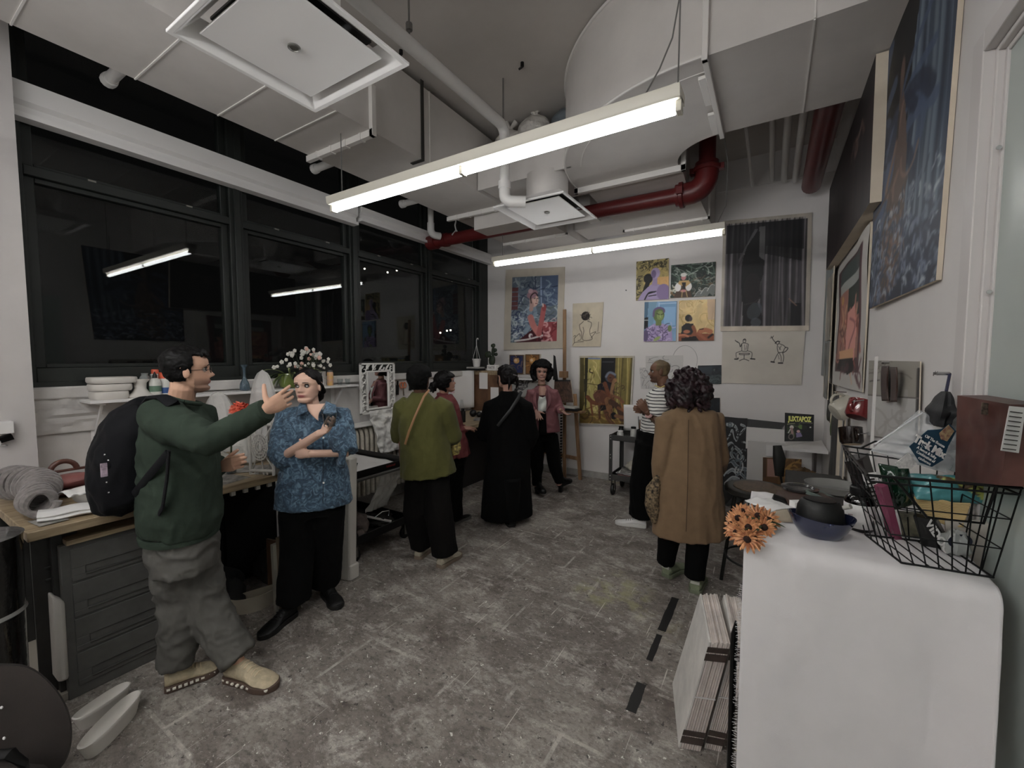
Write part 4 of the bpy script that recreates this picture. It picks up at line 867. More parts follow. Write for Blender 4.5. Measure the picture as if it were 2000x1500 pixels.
for i in range(4): tag(MB(T((-1.42+.01*i,5.16,ZL+.062+i*.009),.1*i-.1)).box(-.17,.17,-.12,.12,0,.008).build('magazine',[paper,dm][i%2]),'thin magazine in the pile on the grey cart, %s'%['lowest','second lowest','second highest','topmost'][i],'magazine','magazines on the grey cart')
blob((-1.36,5.2,ZL+.1),(.14,.11,.08),4,mat('cream_rag',(150,144,132),.9,nz=(9,.15)),'rag','crumpled cream rag on the magazines of the grey cart','rag')
tag(MB(T((-1.22,5.06,ZL),.2)).lathe([(.06,.04),(.085,.09),(.085,.2),(.08,.2),(.07,.06)],(0,0,0),20).build('maroon_bowl',mat('maroon',(84,26,30),.5,k=1.6)),'maroon bowl on the lower tray of the grey cart','bowl')
tag(MB(T((-1.2,5.03,ZL),.1)).box(-.05,.06,-.04,.04,0,.14).build('small_carton',mat('tan_card',(118,98,76),.7),bevel=.002),'small tan carton on the lower tray of the grey cart','box')
# ---- stool ----
t=thing('metal_stool','round metal stool with a worn wooden seat beside the draped table','stool',(-.05,3.4,0)); sg=mat('stool_steel',(74,75,72),.35,metal=.6,k=1.1)
c=(-.05,3.42); 
MB().lathe([(.2,.72),(.215,.735),(.215,.762),(.195,.768),(.16,.765),(.16,.72)],(*c,0),36).build('seat_rim',sg,t)
MB().lathe([(.158,.755),(.16,.77),(.13,.774),(.01,.772)],(*c,0),36).build('seat',wood('stool_wood',(104,86,68),(78,62,48),(8,3,3),.45,k=1.7),t)
for i in range(4):
    a=PI/4+i*PI/2+.5; MB().tube([(c[0]+.15*math.cos(a),c[1]+.15*math.sin(a),.73),(c[0]+.235*math.cos(a),c[1]+.235*math.sin(a),.0)],.013,10).build('leg',sg,t)
for z,r in ((.25,.2),(.5,.175)): MB().tube([(c[0]+r*math.cos(a),c[1]+r*math.sin(a),z) for a in [2*PI*i/24 for i in range(25)]],.008,6).build('ring_brace',sg,t)
# stool backrest piece
t=thing('steel_backrest','small bent steel chair backrest rising beyond the stool','chair',(.05,4.0,0))
p=onY(1521,905,4.0)
m=MB(); pa=onY(1518,870,4.0);pb=onY(1522,930,4.0); m.tube([pa,onY(1522,895,4.0),pb],[.03,.045,.03],12,ry=[.008,.012,.008]); m.build('back_plate',sg,t)
MB().tube([onY(1522,915,4.0),onY(1530,960,4.05),(p.x+.03,4.1,.45)],.009,8).build('back_post',sg,t)
MB().box(p.x-.17,p.x+.17,4.0,4.34,.44,.455).build('seat',sg,t,bevel=.01)
for a,b in ((-.15,4.02),(.15,4.02),(-.15,4.32),(.15,4.32)): MB().tube([(p.x+a,b,.44),(p.x+a*1.1,b,0)],.01,8).build('leg',sg,t)
tag(MB().lathe([(.14,0),(.2,.02),(.235,.055),(.24,.055),(.2,.012),(.01,.01)],tuple(onZ(1632,962,.81)),32,sc=(.72,.6)).build('grey_basin',mat('basin_grey',(120,120,117),.4,k=1.6)),'wide grey basin beyond the things on the draped table','basin')
tag(MB().box(.12,.49,3.5,3.95,.0,.8).build('side_cabinet',mat('cab_dark',(60,58,56),.6),bevel=.004),'low dark cabinet carrying the grey basin by the right wall','cabinet')
# ---- corner shelf, panels ----
t=thing('corner_shelf','white triangular corner shelf with a magazine leaning on it','shelf',(.35,5.3,.78))
A_,B_,C_=(.1,4.92),(.485,4.92),(.485,5.585)
m=MB(); m.prism([A_,B_,C_],lambda a,b:V((a,b,.775)),lambda a,b:V((a,b,.8))); m.build('shelf_top',white_m,t)
MB().box(.38,.4,4.95,4.97,0,.775).build('post',mat('post_dark',(60,50,46),.6),t)
def panel(x0,x1,z0,z1,y,th,name,label,m_,cat,tilt=0):
    m=MB().hexa([(x0,y-th,z0),(x1,y-th,z0),(x1,y,z0),(x0,y,z0)],[(x0,y-th+tilt,z1),(x1,y-th+tilt,z1),(x1,y+tilt,z1),(x0,y+tilt,z1)]); return tag(m.build(name,m_,bevel=.002),label,cat)
panel(-.22,.4,0.0,.9,5.43,.03,'blank_canvas','blank white canvas leaning against the back wall beside the black and white painting',paper,'canvas',.05)
panel(-.2,.16,0,.76,5.36,.02,'offwhite_board','smaller off-white panel leaning in front of the blank canvas',mat('off_white',(158,156,154),.7,k=1.8),'panel',.04)
panel(-.02,.14,.62,.74,5.33,.015,'small_card','small white card on the panel beside the corner shelf',paper,'card')
# ---- wrapped stacks ----
def stack(b,tp,name,label):
    # b: near-left, near-right, far-right, far-left on floor ; tp same on top
    t=thing(name,label,'board stack',(sum(p[0] for p in b)/4,sum(p[1] for p in b)/4,0)); b=[V(p) for p in b]; tp=[V(p) for p in tp]
    pm2=[mat('board_face',(170,167,162),.7,k=1.8,nz=(8,.12),bump=(20,.2,.003)),mat('board_edge',(150,141,134),.8,k=2.1,nz=(14,.12)),mat('board_edge2',(158,150,144),.8,k=2.1,nz=(14,.12))]
    n=9
    for i in range(n):
        s0=i/n; s1=(i+.86)/n; j=random.uniform(-.006,.006)
        L0=[b[0].lerp(b[1],s0),b[0].lerp(b[1],s1),b[3].lerp(b[2],s1),b[3].lerp(b[2],s0)]; L1=[tp[0].lerp(tp[1],s0),tp[0].lerp(tp[1],s1),tp[3].lerp(tp[2],s1),tp[3].lerp(tp[2],s0)]
        L1=[p+V((0,0,j)) for p in L1]
        MB().hexa(L0,L1).build('board',pm2[0] if i==0 else pm2[1+i%2],t,bevel=.001)
    tm=mat('brown_packing_tape',(84,72,66),.35,k=1.5,nz=(20,.2))
    for a,c2 in ((.06,.12),(.135,.18),(.84,.9),(.915,.96)):
        lo=[b[k].lerp(tp[k],a) for k in (0,1)]; hi=[b[k].lerp(tp[k],c2) for k in (0,1)]; o=V((0,-.004,0))
        MB().hexa([lo[0]+o,lo[1]+o,lo[1]+V((0,.002,0)),lo[0]+V((0,.002,0))],[hi[0]+o,hi[1]+o,hi[1]+V((0,.002,0)),hi[0]+V((0,.002,0))]).build('tape_band',tm,t)
    o=V((0,-.003,0)); lo=[b[k].lerp(tp[k],.5) for k in (0,1)]; MB().bar(lo[0]+o,lo[1]+o,.003,.004).build('string',paper,t)
stack([(-.29,1.845,0),(-.205,1.875,0),(-.3,2.245,0),(-.385,2.21,0)],[(-.183,1.85,.51),(-.105,1.88,.512),(-.19,2.25,.515),(-.267,2.22,.51)],'board_stack','front leaning stack of taped white boards on the floor by the draped table')
stack([(-.195,1.9,0),(-.13,1.92,0),(-.2,2.3,0),(-.27,2.27,0)],[(-.1,1.92,.5),(-.03,1.94,.5),(-.09,2.29,.51),(-.165,2.26,.52)],'board_stack','rear leaning stack of taped boards nearer the draped table')
# ---- draped table ----
TX0,TX1,TY0,TY1,TZ=-.055,.495,1.5,2.03,1.115
t=thing('high_table','tall black metal table under a white cloth at the right','table',(.2,1.9,0))
MB().box(TX0+.02,TX1,TY0+.02,TY1,TZ-.03,TZ-.004).build('tabletop',black_m,t)
for x,y in ((TX0+.04,TY0+.05),(TX1-.04,TY0+.05),(TX0+.04,TY1-.04),(TX1-.04,TY1-.04)): MB().tube([(x,y,0),(x,y,TZ-.03)],.014,10).build('leg',bmet_m,t)
for z in (.16,.3): MB().box(TX0+.04,TX1-.04,TY0+.05,TY1-.04,z,z+.008).build('wire_shelf',bmet_m,t) if z<.2 else None
m=MB(); q0=onZ(1433,1485,.0)
cl=mat('linen_cloth',(172,169,169),.92,k=1.85,bump=(350,.25,.001),nz=(2.5,.04),sheen=.1)
nt=cl.node_tree
def clothp(s,t_):
    x=TX0+(TX1-TX0)*s
    L1=TY1-TY0; r=.045; L2=PI/2*r; L3=.98; L=L1+L2+L3; d=t_*L
    if d<L1: p=V((x,TY1-d,TZ+.002)); nrm=V((0,0,1))
    elif d<L1+L2:
        a=(d-L1)/r; p=V((x,TY0-r*math.sin(a),TZ+.002-r*(1-math.cos(a)))); nrm=V((0,-math.sin(a),math.cos(a)))
    else: p=V((x,TY0-r,TZ+.002-r-(d-L1-L2))); nrm=V((0,-1,0))
    h=max(0,(d-L1)/L3)
    w=.006*mn.noise(V((s*5,d*3,0)))+.0025*mn.noise(V((s*16,d*12,4)))
    if h>0:
        w+=h*(.016*math.sin(s*6.5+.6)+.02*mn.noise(V((s*2.2,d*.8,7))))
        k=max(0,(s-.78)/.22); w+= .10*k*k*min(1,h*1.6); p.x-=.05*k*h; p.x+=.03*(1-s)*h*0
    return p+nrm*w
m=MB(); m.grid(clothp,90,170)
clo=tag(m.build('tablecloth',cl,solid=.003,origin=(.2,1.9,1.1)),'white frayed linen cloth draped over the tall table','tablecloth')
m=MB()
for i in range(240):
    t_=.44+.56*i/240; p=clothp(0,t_); L_=random.uniform(.006,.016); m.tube([p,p+V((-L_,random.uniform(-.006,.004),random.uniform(-.008,.006)))],.0006,3)
fo=m.build('fringe',cl,clo); fo['kind']='stuff'
# wire thing beside table, at the left edge
t=thing('wire_rack','black metal rack leg with pale straws standing beside the cloth edge','rack',(-.12,1.68,0))
p=onY(1435,1212,1.62); MB().tube([(p.x,1.62,0),(p.x,1.62,p.z-.05),(p.x+.004,1.62,p.z)],[.011,.011,.003],8).build('upright',bmet_m,t)
for z in (.12,.22,.32): MB().tube([(p.x,1.62,z),(p.x+.12,1.66,z)],.004,6).build('rack_wire',bmet_m,t)
for i in range(12):
    a=random.uniform(-.4,.4); MB().tube([(p.x+.02+random.uniform(0,.06),1.66,random.uniform(.12,.3)),(p.x+.05+a*.1,1.68,random.uniform(.2,.42))],.004,5).build('straw',mat('straw',(160,150,120),.7),t)
# ---------- little raster used as per-vertex paint colour ----------
class Cv:
    def __init__(s,w,h,c,seed=1):
        s.w,s.h=w,h; s.a=np.zeros((h,w,3),np.float32); s.a[:]=c; s.X,s.Y=np.meshgrid((np.arange(w)+.5)/w,(np.arange(h)+.5)/h); s.asp=w/h; s.r=np.random.RandomState(seed)
    def put(s,m,c,al=1.0):
        m=np.clip(m,0,1)[...,None]*al; s.a=s.a*(1-m)+np.array(c,np.float32)*m
    def sm(s,d,e=None): e=e or 1.2/s.h; return np.clip(.5-d/e,0,1)
    def rect(s,x0,y0,x1,y1,c,al=1): s.put((s.X>=x0)&(s.X<=x1)&(s.Y>=y0)&(s.Y<=y1),c,al)
    def ell(s,cx,cy,rx,ry,c,rot=0,al=1):
        dx=(s.X-cx)*s.asp; dy=s.Y-cy; k,q=math.cos(rot),math.sin(rot); u=(dx*k+dy*q)/(rx*s.asp); v=(-dx*q+dy*k)/ry; d=np.sqrt(u*u+v*v)-1; s.put(s.sm(d*min(rx*s.asp,ry)),c,al)
    def poly(s,pts,c,al=1):
        m=np.zeros_like(s.X,bool); n=len(pts)
        for i in range(n):
            x0,y0=pts[i];x1,y1=pts[(i+1)%n]
            if y0==y1: continue
            k=((s.Y>=min(y0,y1))&(s.Y<max(y0,y1))); xi=x0+(s.Y-y0)*(x1-x0)/(y1-y0); m^=(k&(s.X<xi))
        s.put(m,c,al)
    def line(s,pts,w,c,al=1,curve=True):
        if curve and len(pts)>2: pts=s.spl(pts)
        d=np.full_like(s.X,9.)
        for (x0,y0),(x1,y1) in zip(pts[:-1],pts[1:]):
            ax,ay=(x1-x0)*s.asp,y1-y0; L=ax*ax+ay*ay+1e-9; px=(s.X-x0)*s.asp; py=s.Y-y0; t=np.clip((px*ax+py*ay)/L,0,1); d=np.minimum(d,np.hypot(px-t*ax,py-t*ay))
        s.put(s.sm(d-w/2),c,al)
    def spl(s,p):
        o=[]; q=[p[0]]+list(p)+[p[-1]]
        for i in range(1,len(q)-2):
            for k in range(6):
                t=k/6; o.append(tuple(.5*((2*q[i][j])+(-q[i-1][j]+q[i+1][j])*t+(2*q[i-1][j]-5*q[i][j]+4*q[i+1][j]-q[i+2][j])*t*t+(-q[i-1][j]+3*q[i][j]-3*q[i+1][j]+q[i+2][j])*t**3) for j in (0,1)))
        return o+[p[-1]]
    def nz(s,f,seed=0):
        r=np.random.RandomState(seed+11); o=np.zeros_like(s.X)
        for k in range(4):
            n=int(f*2**k)+2; g=r.rand(n+1,n+1); x=s.X*(n-1); y=s.Y*(n-1); i=x.astype(int); j=y.astype(int); fx=x-i; fy=y-j; fx=fx*fx*(3-2*fx); fy=fy*fy*(3-2*fy)
            o+=((g[j,i]*(1-fx)+g[j,i+1]*fx)*(1-fy)+(g[j+1,i]*(1-fx)+g[j+1,i+1]*fx)*fy)/2**k
        return o/1.875
    def tex(s,f,amt,seed=0,mask=None):
        n=(s.nz(f,seed)-.5)*2*amt; n=n if mask is None else n*mask; s.a=np.clip(s.a*(1+n[...,None]),0,255)
    def swirl(s,n,cols,w,L_=.2,seed=0,box=(0,0,1,1),ang=None,al=.8):
        r=np.random.RandomState(seed)
        for i in range(n):
            x=box[0]+r.rand()*(box[2]-box[0]); y=box[1]+r.rand()*(box[3]-box[1]); a=(ang if ang is not None else r.rand()*6.28)+r.randn()*.4; p=[(x,y)]; b=r.randn()*1.2
            for k in range(4): x+=L_/4*math.cos(a)/s.asp; y+=L_/4*math.sin(a); a+=b*.5; p.append((x,y))
            s.line(p,w*(.5+r.rand()),cols[r.randint(len(cols))],al)
def paintcols(cv,k=1.65):
    a=cv.a/255.; y_=a.mean(2,keepdims=True); a=a*.86+y_*.14; l=np.where(a<=.04045,a/12.92,((a+.055)/1.055)**2.4)*k
    y2=l.mean(2,keepdims=True); l=l*np.clip(y2/.5,.004,1)**.3
    return np.clip(l,0,.93)[::-1].reshape(-1,3)   # bottom row first
def art(name,label,cat,cs,cv,th=.02,k=1.65,wav=0,group=None,rough=.55,seed=0,parent=None,into=None):
    # cs = TL,TR,BR,BL front-face corners in the world; thickness runs away from the viewer side
    TL,TR,BR,BL=[V(c) for c in cs]; n=(TR-TL).cross(BL-TL).normalized()
    if n.dot(CAM-TL)<0: n=-n
    w,h=cv.w,cv.h; m=MB(); vs=[]
    for j in range(h):
        t=j/(h-1)
        for i in range(w):
            s=i/(w-1); p=BL.lerp(BR,s).lerp(TL.lerp(TR,s),t)
            if wav: p=p+n*(wav*(.5+mn.noise(V((s*3+seed,t*3,0))))+wav*.3*math.sin(s*9+t*4+seed))
            vs.append(p)
    m.add(vs,[(j*w+i,j*w+i+1,(j+1)*w+i+1,(j+1)*w+i) for j in range(h-1) for i in range(w-1)],0,True)
    b=[BL,BR,TR,TL]; bk=[p-n*th for p in b]; fr=[p.copy() for p in b] if not wav else [vs[0],vs[w-1],vs[-1],vs[-w]]
    m.add(fr+bk,[(0,1,5,4),(1,2,6,5),(2,3,7,6),(3,0,4,7),(7,6,5,4)],1)
    o=m.build(name,[vmat('paint_surface',rough,(45,.12,.002)),canvas_c],parent,cols=paintcols(cv,k))
    if parent is None: tag(o,label,cat,group)
    return o
def back(pts,y=5.6,th=.02): return [onY(u,v,y-th) for u,v in pts]
def right(pts,x=.5,th=.02): return [onX(u,v,x-th) for u,v in pts]
PA='painting'
# 1 woman with head wrap in blue, on raw canvas
cv=Cv(110,150,(156,148,134)); cv.tex(6,.04)
X0,Y0,X1,Y1=.13,.1,.9,.91
def bx(x,y): return (X0+(X1-X0)*x,Y0+(Y1-Y0)*y)
cv.rect(X0,Y0,X1,Y1,(92,104,116)); 
cv.swirl(150,[(60,76,100),(150,160,164),(110,124,134),(44,56,84),(84,96,90),(128,138,142)],.012,.16,3,(X0,Y0,X1,Y1))
cv.rect(*bx(.62,0),*bx(1,.45),(74,90,118)); cv.line([bx(.64,.02),bx(.66,.44)],.012,(130,146,170)); cv.line([bx(.65,.2),bx(1,.16)],.01,(36,48,78)); cv.swirl(25,[(120,136,150),(60,78,104)],.01,.12,5,(*bx(.7,.18),*bx(.95,.42)))
for k in range(5): cv.rect(*bx(0,.16+k*.07),*bx(.14,.215+k*.07),(104,60,62))
cv.swirl(60,[(140,152,158),(40,52,96),(90,104,130),(170,176,176)],.013,.12,8,(*bx(0,.55),*bx(.35,.95)))
cv.poly([bx(.16,.97),bx(.48,.8),bx(1,.7),bx(1,1),bx(.1,1)],(84,28,38)); cv.poly([bx(.7,.7),bx(1,.7),bx(1,1),bx(.72,.98)],(150,62,66))
cv.swirl(16,[(190,150,150),(120,34,44)],.018,.12,9,(*bx(.72,.72),*bx(.98,.95)))
cv.line([bx(.1,.97),bx(.4,.95),bx(.7,.9)],.022,(176,172,170)); cv.ell(*bx(.44,.9),.035,.03,(190,188,186)); cv.ell(*bx(.46,.91),.018,.018,(110,70,80))
cv.poly([bx(.36,.45),bx(.52,.4),bx(.58,.55),bx(.5,.72),bx(.36,.86),bx(.27,.88),bx(.34,.7)],(112,130,146)); cv.swirl(16,[(150,164,174),(80,98,120)],.009,.1,4,(*bx(.33,.46),*bx(.5,.75)))
cv.line([bx(.43,.62),bx(.5,.75),bx(.62,.87)],.075,(176,106,100)); cv.line([bx(.62,.87),bx(.67,.7),bx(.71,.5)],.06,(164,84,84)); cv.ell(*bx(.72,.48),.035,.045,(150,66,66))
cv.line([bx(.7,.46),bx(.69,.42)],.014,(190,170,160))
cv.ell(*bx(.5,.36),.075,.085,(176,142,130)); cv.ell(*bx(.53,.37),.045,.06,(190,158,146)); cv.line([bx(.45,.42),bx(.44,.5)],.05,(164,128,118))
cv.ell(*bx(.46,.27),.095,.05,(140,104,112),-.4); cv.ell(*bx(.42,.22),.04,.028,(160,128,134)); cv.line([bx(.44,.4),bx(.43,.3),bx(.52,.25),bx(.58,.3)],.012,(40,28,30))
cv.line([bx(.5,.335),bx(.53,.33)],.008,(40,28,30)); cv.line([bx(.56,.335),bx(.585,.34)],.007,(40,28,30)); cv.line([bx(.55,.35),bx(.565,.385)],.006,(130,84,78)); cv.line([bx(.535,.41),bx(.565,.41)],.009,(130,54,58))
for e_ in (((0,0),(X0,1)),((X1,0),(1,1)),((0,0),(1,Y0)),((0,Y1),(1,1))): cv.rect(*e_[0],*e_[1],(156,148,134))
cv.tex(9,.04,2)
art('canvas_painting','large painting of a woman with a head wrap raising her hand, on raw canvas',PA,back([(988,527),(1103,521),(1099,680),(984,684)]),cv,.012,wav=.006)
# 2 ink nude from behind
cv=Cv(80,110,(164,154,134)); cv.tex(5,.07)
ink=(46,36,34)
def L(cv,p,w=.012,c=ink,al=.95): cv.line(p,w*.72,c,al)
cv.ell(.44,.3,.14,.1,ink); cv.swirl(30,[(20,16,16),(96,86,76)],.01,.07,2,(.33,.23,.57,.4)); L(cv,[(.38,.42),(.3,.47),(.25,.5),(.27,.6),(.33,.68),(.31,.82)],.014); L(cv,[(.52,.42),(.63,.45),(.64,.52),(.6,.62),(.62,.72),(.7,.8),(.66,.84),(.5,.86)],.014)
L(cv,[(.37,.55),(.4,.65),(.36,.8),(.4,.85),(.5,.86)],.013); L(cv,[(.64,.7),(.8,.66),(.72,.74),(.66,.8)]); L(cv,[(.02,.97),(.1,.9),(.4,.88)]); L(cv,[(.05,.76),(.1,.74),(.12,.78),(.07,.8),(.08,.9)],.014); L(cv,[(.14,.76),(.25,.7),(.28,.76)]); L(cv,[(.88,.44),(.87,.66)],.01); L(cv,[(.82,.7),(.93,.68)],.008); L(cv,[(.2,.86),(.3,.84)],.014)
art('ink_drawing','ink drawing of a seated nude seen from behind, on cream paper','drawing',back([(1119,593),(1179,590),(1173,677),(1118,677)],th=.012),cv,.003,wav=.006,seed=3)
# 3 purple kissing figures
cv=Cv(70,90,(140,126,78)); cv.swirl(160,[(170,150,84),(110,100,56),(52,48,34),(186,164,104)],.018,.1,1); cv.ell(.62,.5,.4,.34,(172,148,82),al=.6); cv.rect(.62,.45,1,.8,(190,142,84),.8)
for a in (0,): cv.swirl(70,[(30,28,22),(60,56,36)],.012,.08,6,(0,0,.95,.22)); cv.swirl(40,[(30,28,22),(70,64,40)],.012,.08,7,(0,.4,.2,.9))
cv.ell(.38,.46,.14,.12,(18,16,18)); cv.poly([(.3,.55),(.45,.55),(.35,.75),(.2,.78)],(20,18,20)); cv.poly([(.06,1),(.2,.8),(.45,.62),(.6,.6),(.92,.68),(1,.8),(1,1)],(138,122,158)); cv.ell(.84,.82,.2,.2,(120,100,142)); cv.poly([(.52,.4),(.66,.45),(.66,.66),(.5,.64)],(134,116,150)); cv.ell(.6,.34,.14,.13,(146,128,164)); cv.ell(.55,.36,.07,.1,(110,92,130)); cv.line([(.28,.98),(.4,.82),(.58,.8)],.03,(20,16,20)); 
for k in range(4): cv.line([(.4,.84+k*.03),(.62,.79+k*.045)],.02,(150,134,168) if k%2 else (24,20,24))
art('small_painting','small painting of a lilac figure against gold, upper left of four',PA,back([(1243,511),(1306,504),(1306,584),(1242,587)]),cv,.02)
# 4 woman in green field
cv=Cv(90,75,(46,62,52)); cv.swirl(90,[(30,42,38),(74,98,82),(160,168,156),(24,30,30),(96,116,100)],.022,.3,4,(0,0,1,.6),.3); cv.swirl(50,[(150,146,136),(110,90,66),(60,56,50)],.02,.15,5,(.45,.4,1,1),-.5)
for k in range(3): cv.poly([(.55+k*.14,.98-k*.07),(.66+k*.13,.82-k*.08),(.8+k*.12,.92-k*.1),(.7+k*.13,1)],(104,108,104)); cv.line([(.55+k*.14,.98-k*.07),(.66+k*.13,.82-k*.08),(.8+k*.12,.92-k*.1)],.015,(180,182,178))
cv.swirl(20,[(186,184,170),(140,100,60)],.03,.15,7,(0,.6,.2,1)); cv.poly([(.08,1),(.2,.62),(.3,.52),(.42,.55),(.5,1)],(84,60,44)); cv.ell(.18,.68,.07,.13,(196,192,188)); cv.ell(.42,.68,.07,.13,(196,192,188)); cv.poly([(.2,.5),(.42,.5),(.46,.58),(.34,.7),(.18,.58)],(176,140,86)); cv.poly([(.26,.55),(.36,.55),(.34,.75),(.3,.75)],(40,36,34)); cv.ell(.3,.4,.055,.085,(176,112,112)); cv.ell(.3,.32,.07,.06,(186,184,178)); cv.ell(.3,.8,.07,.04,(176,112,112)); cv.line([(.27,1),(.28,.8)],.02,(180,150,96)); cv.line([(.4,1),(.36,.8)],.02,(180,150,96))
art('small_painting','small painting of a woman in a green stormy field, upper right of four',PA,back([(1311,518),(1398,511),(1396,578),(1309,582)]),cv,.02)
# 5 green figure in lilac robe
cv=Cv(75,90,(104,140,172)); cv.tex(5,.12); cv.rect(.45,.02,1,.7,(96,134,172)); cv.line([(.46,.04),(.47,.6)],.02,(150,176,196)); cv.line([(.46,.06),(1,.05)],.02,(150,176,196)); cv.rect(.62,.14,.96,.6,(112,150,184)); cv.poly([(0,0),(.14,0),(.1,.5),(0,.8)],(70,104,130)); cv.poly([(.14,0),(.4,0),(.28,.6),(.14,.5)],(98,134,160)); cv.poly([(.02,.4),(.14,.38),(.14,.66),(.02,.68)],(24,28,34)); cv.line([(.02,.46),(.13,.46)],.02,(170,176,176))
cv.poly([(0,1),(.06,.68),(.3,.56),(.6,.56),(.85,.62),(.9,1)],(142,124,166)); cv.swirl(50,[(172,158,186),(96,78,126),(60,48,88)],.018,.14,3,(.06,.6,.85,1)); cv.ell(.07,.85,.08,.15,(88,74,112)); cv.ell(.46,.34,.17,.17,(92,112,62)); cv.ell(.5,.36,.1,.13,(122,140,78)); cv.poly([(.36,.44),(.55,.46),(.54,.6),(.38,.6)],(104,122,66)); cv.line([(.3,.36),(.32,.22),(.46,.16),(.6,.2),(.62,.26)],.05,(96,78,120)); cv.line([(.4,.3),(.48,.33)],.015,(30,36,24)); cv.line([(.53,.33),(.6,.31)],.015,(30,36,24)); cv.line([(.5,.35),(.52,.4)],.015,(160,176,110)); cv.ell(.8,.68,.06,.08,(100,120,64)); cv.ell(.42,.93,.12,.04,(132,150,84),-.5)
art('small_painting','small painting of a green faced figure in a lilac robe, lower left of four',PA,back([(1259,590),(1322,588),(1320,666),(1257,667)]),cv,.02)
# 6 orange figures
cv=Cv(75,85,(186,160,108)); cv.tex(3,.18,2); cv.swirl(26,[(160,128,72),(206,184,134)],.016,.35,2,(0,0,1,.7)); cv.poly([(.78,0),(1,0),(1,.5),(.82,.5)],(170,142,128),.6); cv.poly([(0,.9),(0,.8),(.4,.8),(1,.84),(1,1),(0,1)],(140,74,48)); cv.poly([(.08,.85),(.1,.64),(.22,.56),(.42,.58),(.48,.7),(.44,.85)],(44,40,42)); cv.ell(.28,.44,.09,.085,(32,28,34)); cv.ell(.34,.46,.05,.06,(70,54,60)); cv.line([(.42,.66),(.47,.78),(.4,.88)],.09,(142,78,50)); cv.line([(.6,.78),(.75,.74),(.9,.78)],.11,(166,98,66)); cv.ell(.24,.77,.1,.045,(170,100,70)); cv.line([(.02,.86),(.2,.85),(.35,.94)],.05,(176,104,74)); cv.line([(.55,.82),(.68,.9),(.78,.98)],.07,(156,84,58)); cv.poly([(.1,.92),(.5,.88),(.6,1),(.1,1)],(36,26,24)); cv.line([(.6,.72),(.7,.71)],.02,(40,22,20)); cv.line([(.85,.92),(.95,.85)],.05,(60,34,30))
art('small_painting','small painting of reclining orange figures on a golden ground, lower right of four',PA,back([(1326,587),(1397,584),(1394,665),(1325,666)]),cv,.02)
# 7 seated woman yellow curtains
cv=Cv(130,160,(116,104,50)); 
for k in range(26):
    x=k/26; cv.line([(x,0),(x+.02*math.sin(k*2),.5),(x-.02*math.sin(k),.86)],.02,[(150,130,66),(92,80,38),(120,104,48),(166,148,84)][k%4],.8)
cv.rect(.16,.04,.4,.84,(152,140,78)); cv.swirl(14,[(176,164,108),(120,106,52)],.012,.3,2,(.18,.05,.38,.8),1.57); cv.line([(.18,.04),(.4,.045)],.02,(96,110,150)); cv.poly([(.12,0),(.18,0),(.16,.7),(.14,.8),(.11,.4)],(56,52,28)); cv.poly([(.42,.03),(.68,.03),(.68,.75),(.42,.8)],(26,24,28)); cv.line([(.45,.09),(.64,.09)],.015,(70,70,76)); cv.poly([(.02,0),(.1,0),(.12,.7),(.02,.9)],(84,74,34)); cv.line([(.22,.19),(.21,.23),(.27,.25)],.016,(60,50,30))
cv.rect(.04,.84,1,1,(116,92,40)); cv.swirl(36,[(150,124,60),(84,64,30),(120,88,40)],.022,.25,9,(.04,.83,.98,1),.1)
cv.line([(.24,.66),(.28,.86)],.03,(120,70,36)); cv.line([(.4,.7),(.42,.9)],.03,(96,56,32)); cv.line([(.18,.6),(.3,.68),(.5,.68)],.06,(112,62,34)); cv.line([(.16,.4),(.36,.42)],.01,(92,80,40)); 
cv.poly([(.36,.42),(.5,.36),(.62,.42),(.66,.56),(.56,.62),(.36,.5)],(36,34,46)); cv.line([(.5,.4),(.58,.56),(.66,.64)],.06,(120,66,42)); cv.ell(.42,.58,.13,.09,(112,66,44)); cv.poly([(.28,.56),(.4,.5),(.6,.6),(.56,.68),(.34,.68)],(104,60,44))
cv.ell(.6,.3,.1,.08,(66,70,84)); cv.ell(.61,.32,.065,.065,(104,62,44)); cv.line([(.52,.3),(.58,.24),(.68,.27)],.03,(104,112,128)); cv.line([(.58,.315),(.61,.315)],.008,(30,18,16)); cv.line([(.6,.355),(.63,.355)],.008,(90,36,30)); cv.ell(.68,.35,.035,.03,(150,104,66)); cv.line([(.66,.37),(.63,.5),(.64,.57)],.05,(136,98,66)); cv.line([(.62,.57),(.76,.6),(.84,.66)],.04,(122,80,54)); cv.line([(.56,.64),(.6,.78),(.58,.88)],.1,(126,86,54)); cv.line([(.52,.8),(.6,.93),(.68,.98)],.055,(108,68,46)); cv.line([(.62,.66),(.76,.74),(.84,.9)],.08,(84,56,42)); cv.ell(.68,.86,.06,.05,(26,24,32)); cv.line([(.72,.86),(.9,.88),(1,.86)],.05,(122,82,54)); cv.line([(.8,.66),(.84,.74)],.02,(150,92,54)); cv.line([(.76,.74),(.9,.8)],.04,(130,80,48))
cv.swirl(60,[(96,66,42),(66,46,34),(130,96,60)],.006,.08,12,(.3,.4,.85,.95)); cv.a[:5]=(150,142,124); cv.a[:,:3]=(158,154,144); cv.a[:,-4:]=(158,154,144); cv.a[-3:]=(158,154,144); cv.tex(12,.1,3)
art('canvas_painting','unstretched painting of a seated woman resting her chin, with yellow curtains',PA,back([(1131,695),(1239,695),(1232,832),(1130,828)]),cv,.006,wav=.006)
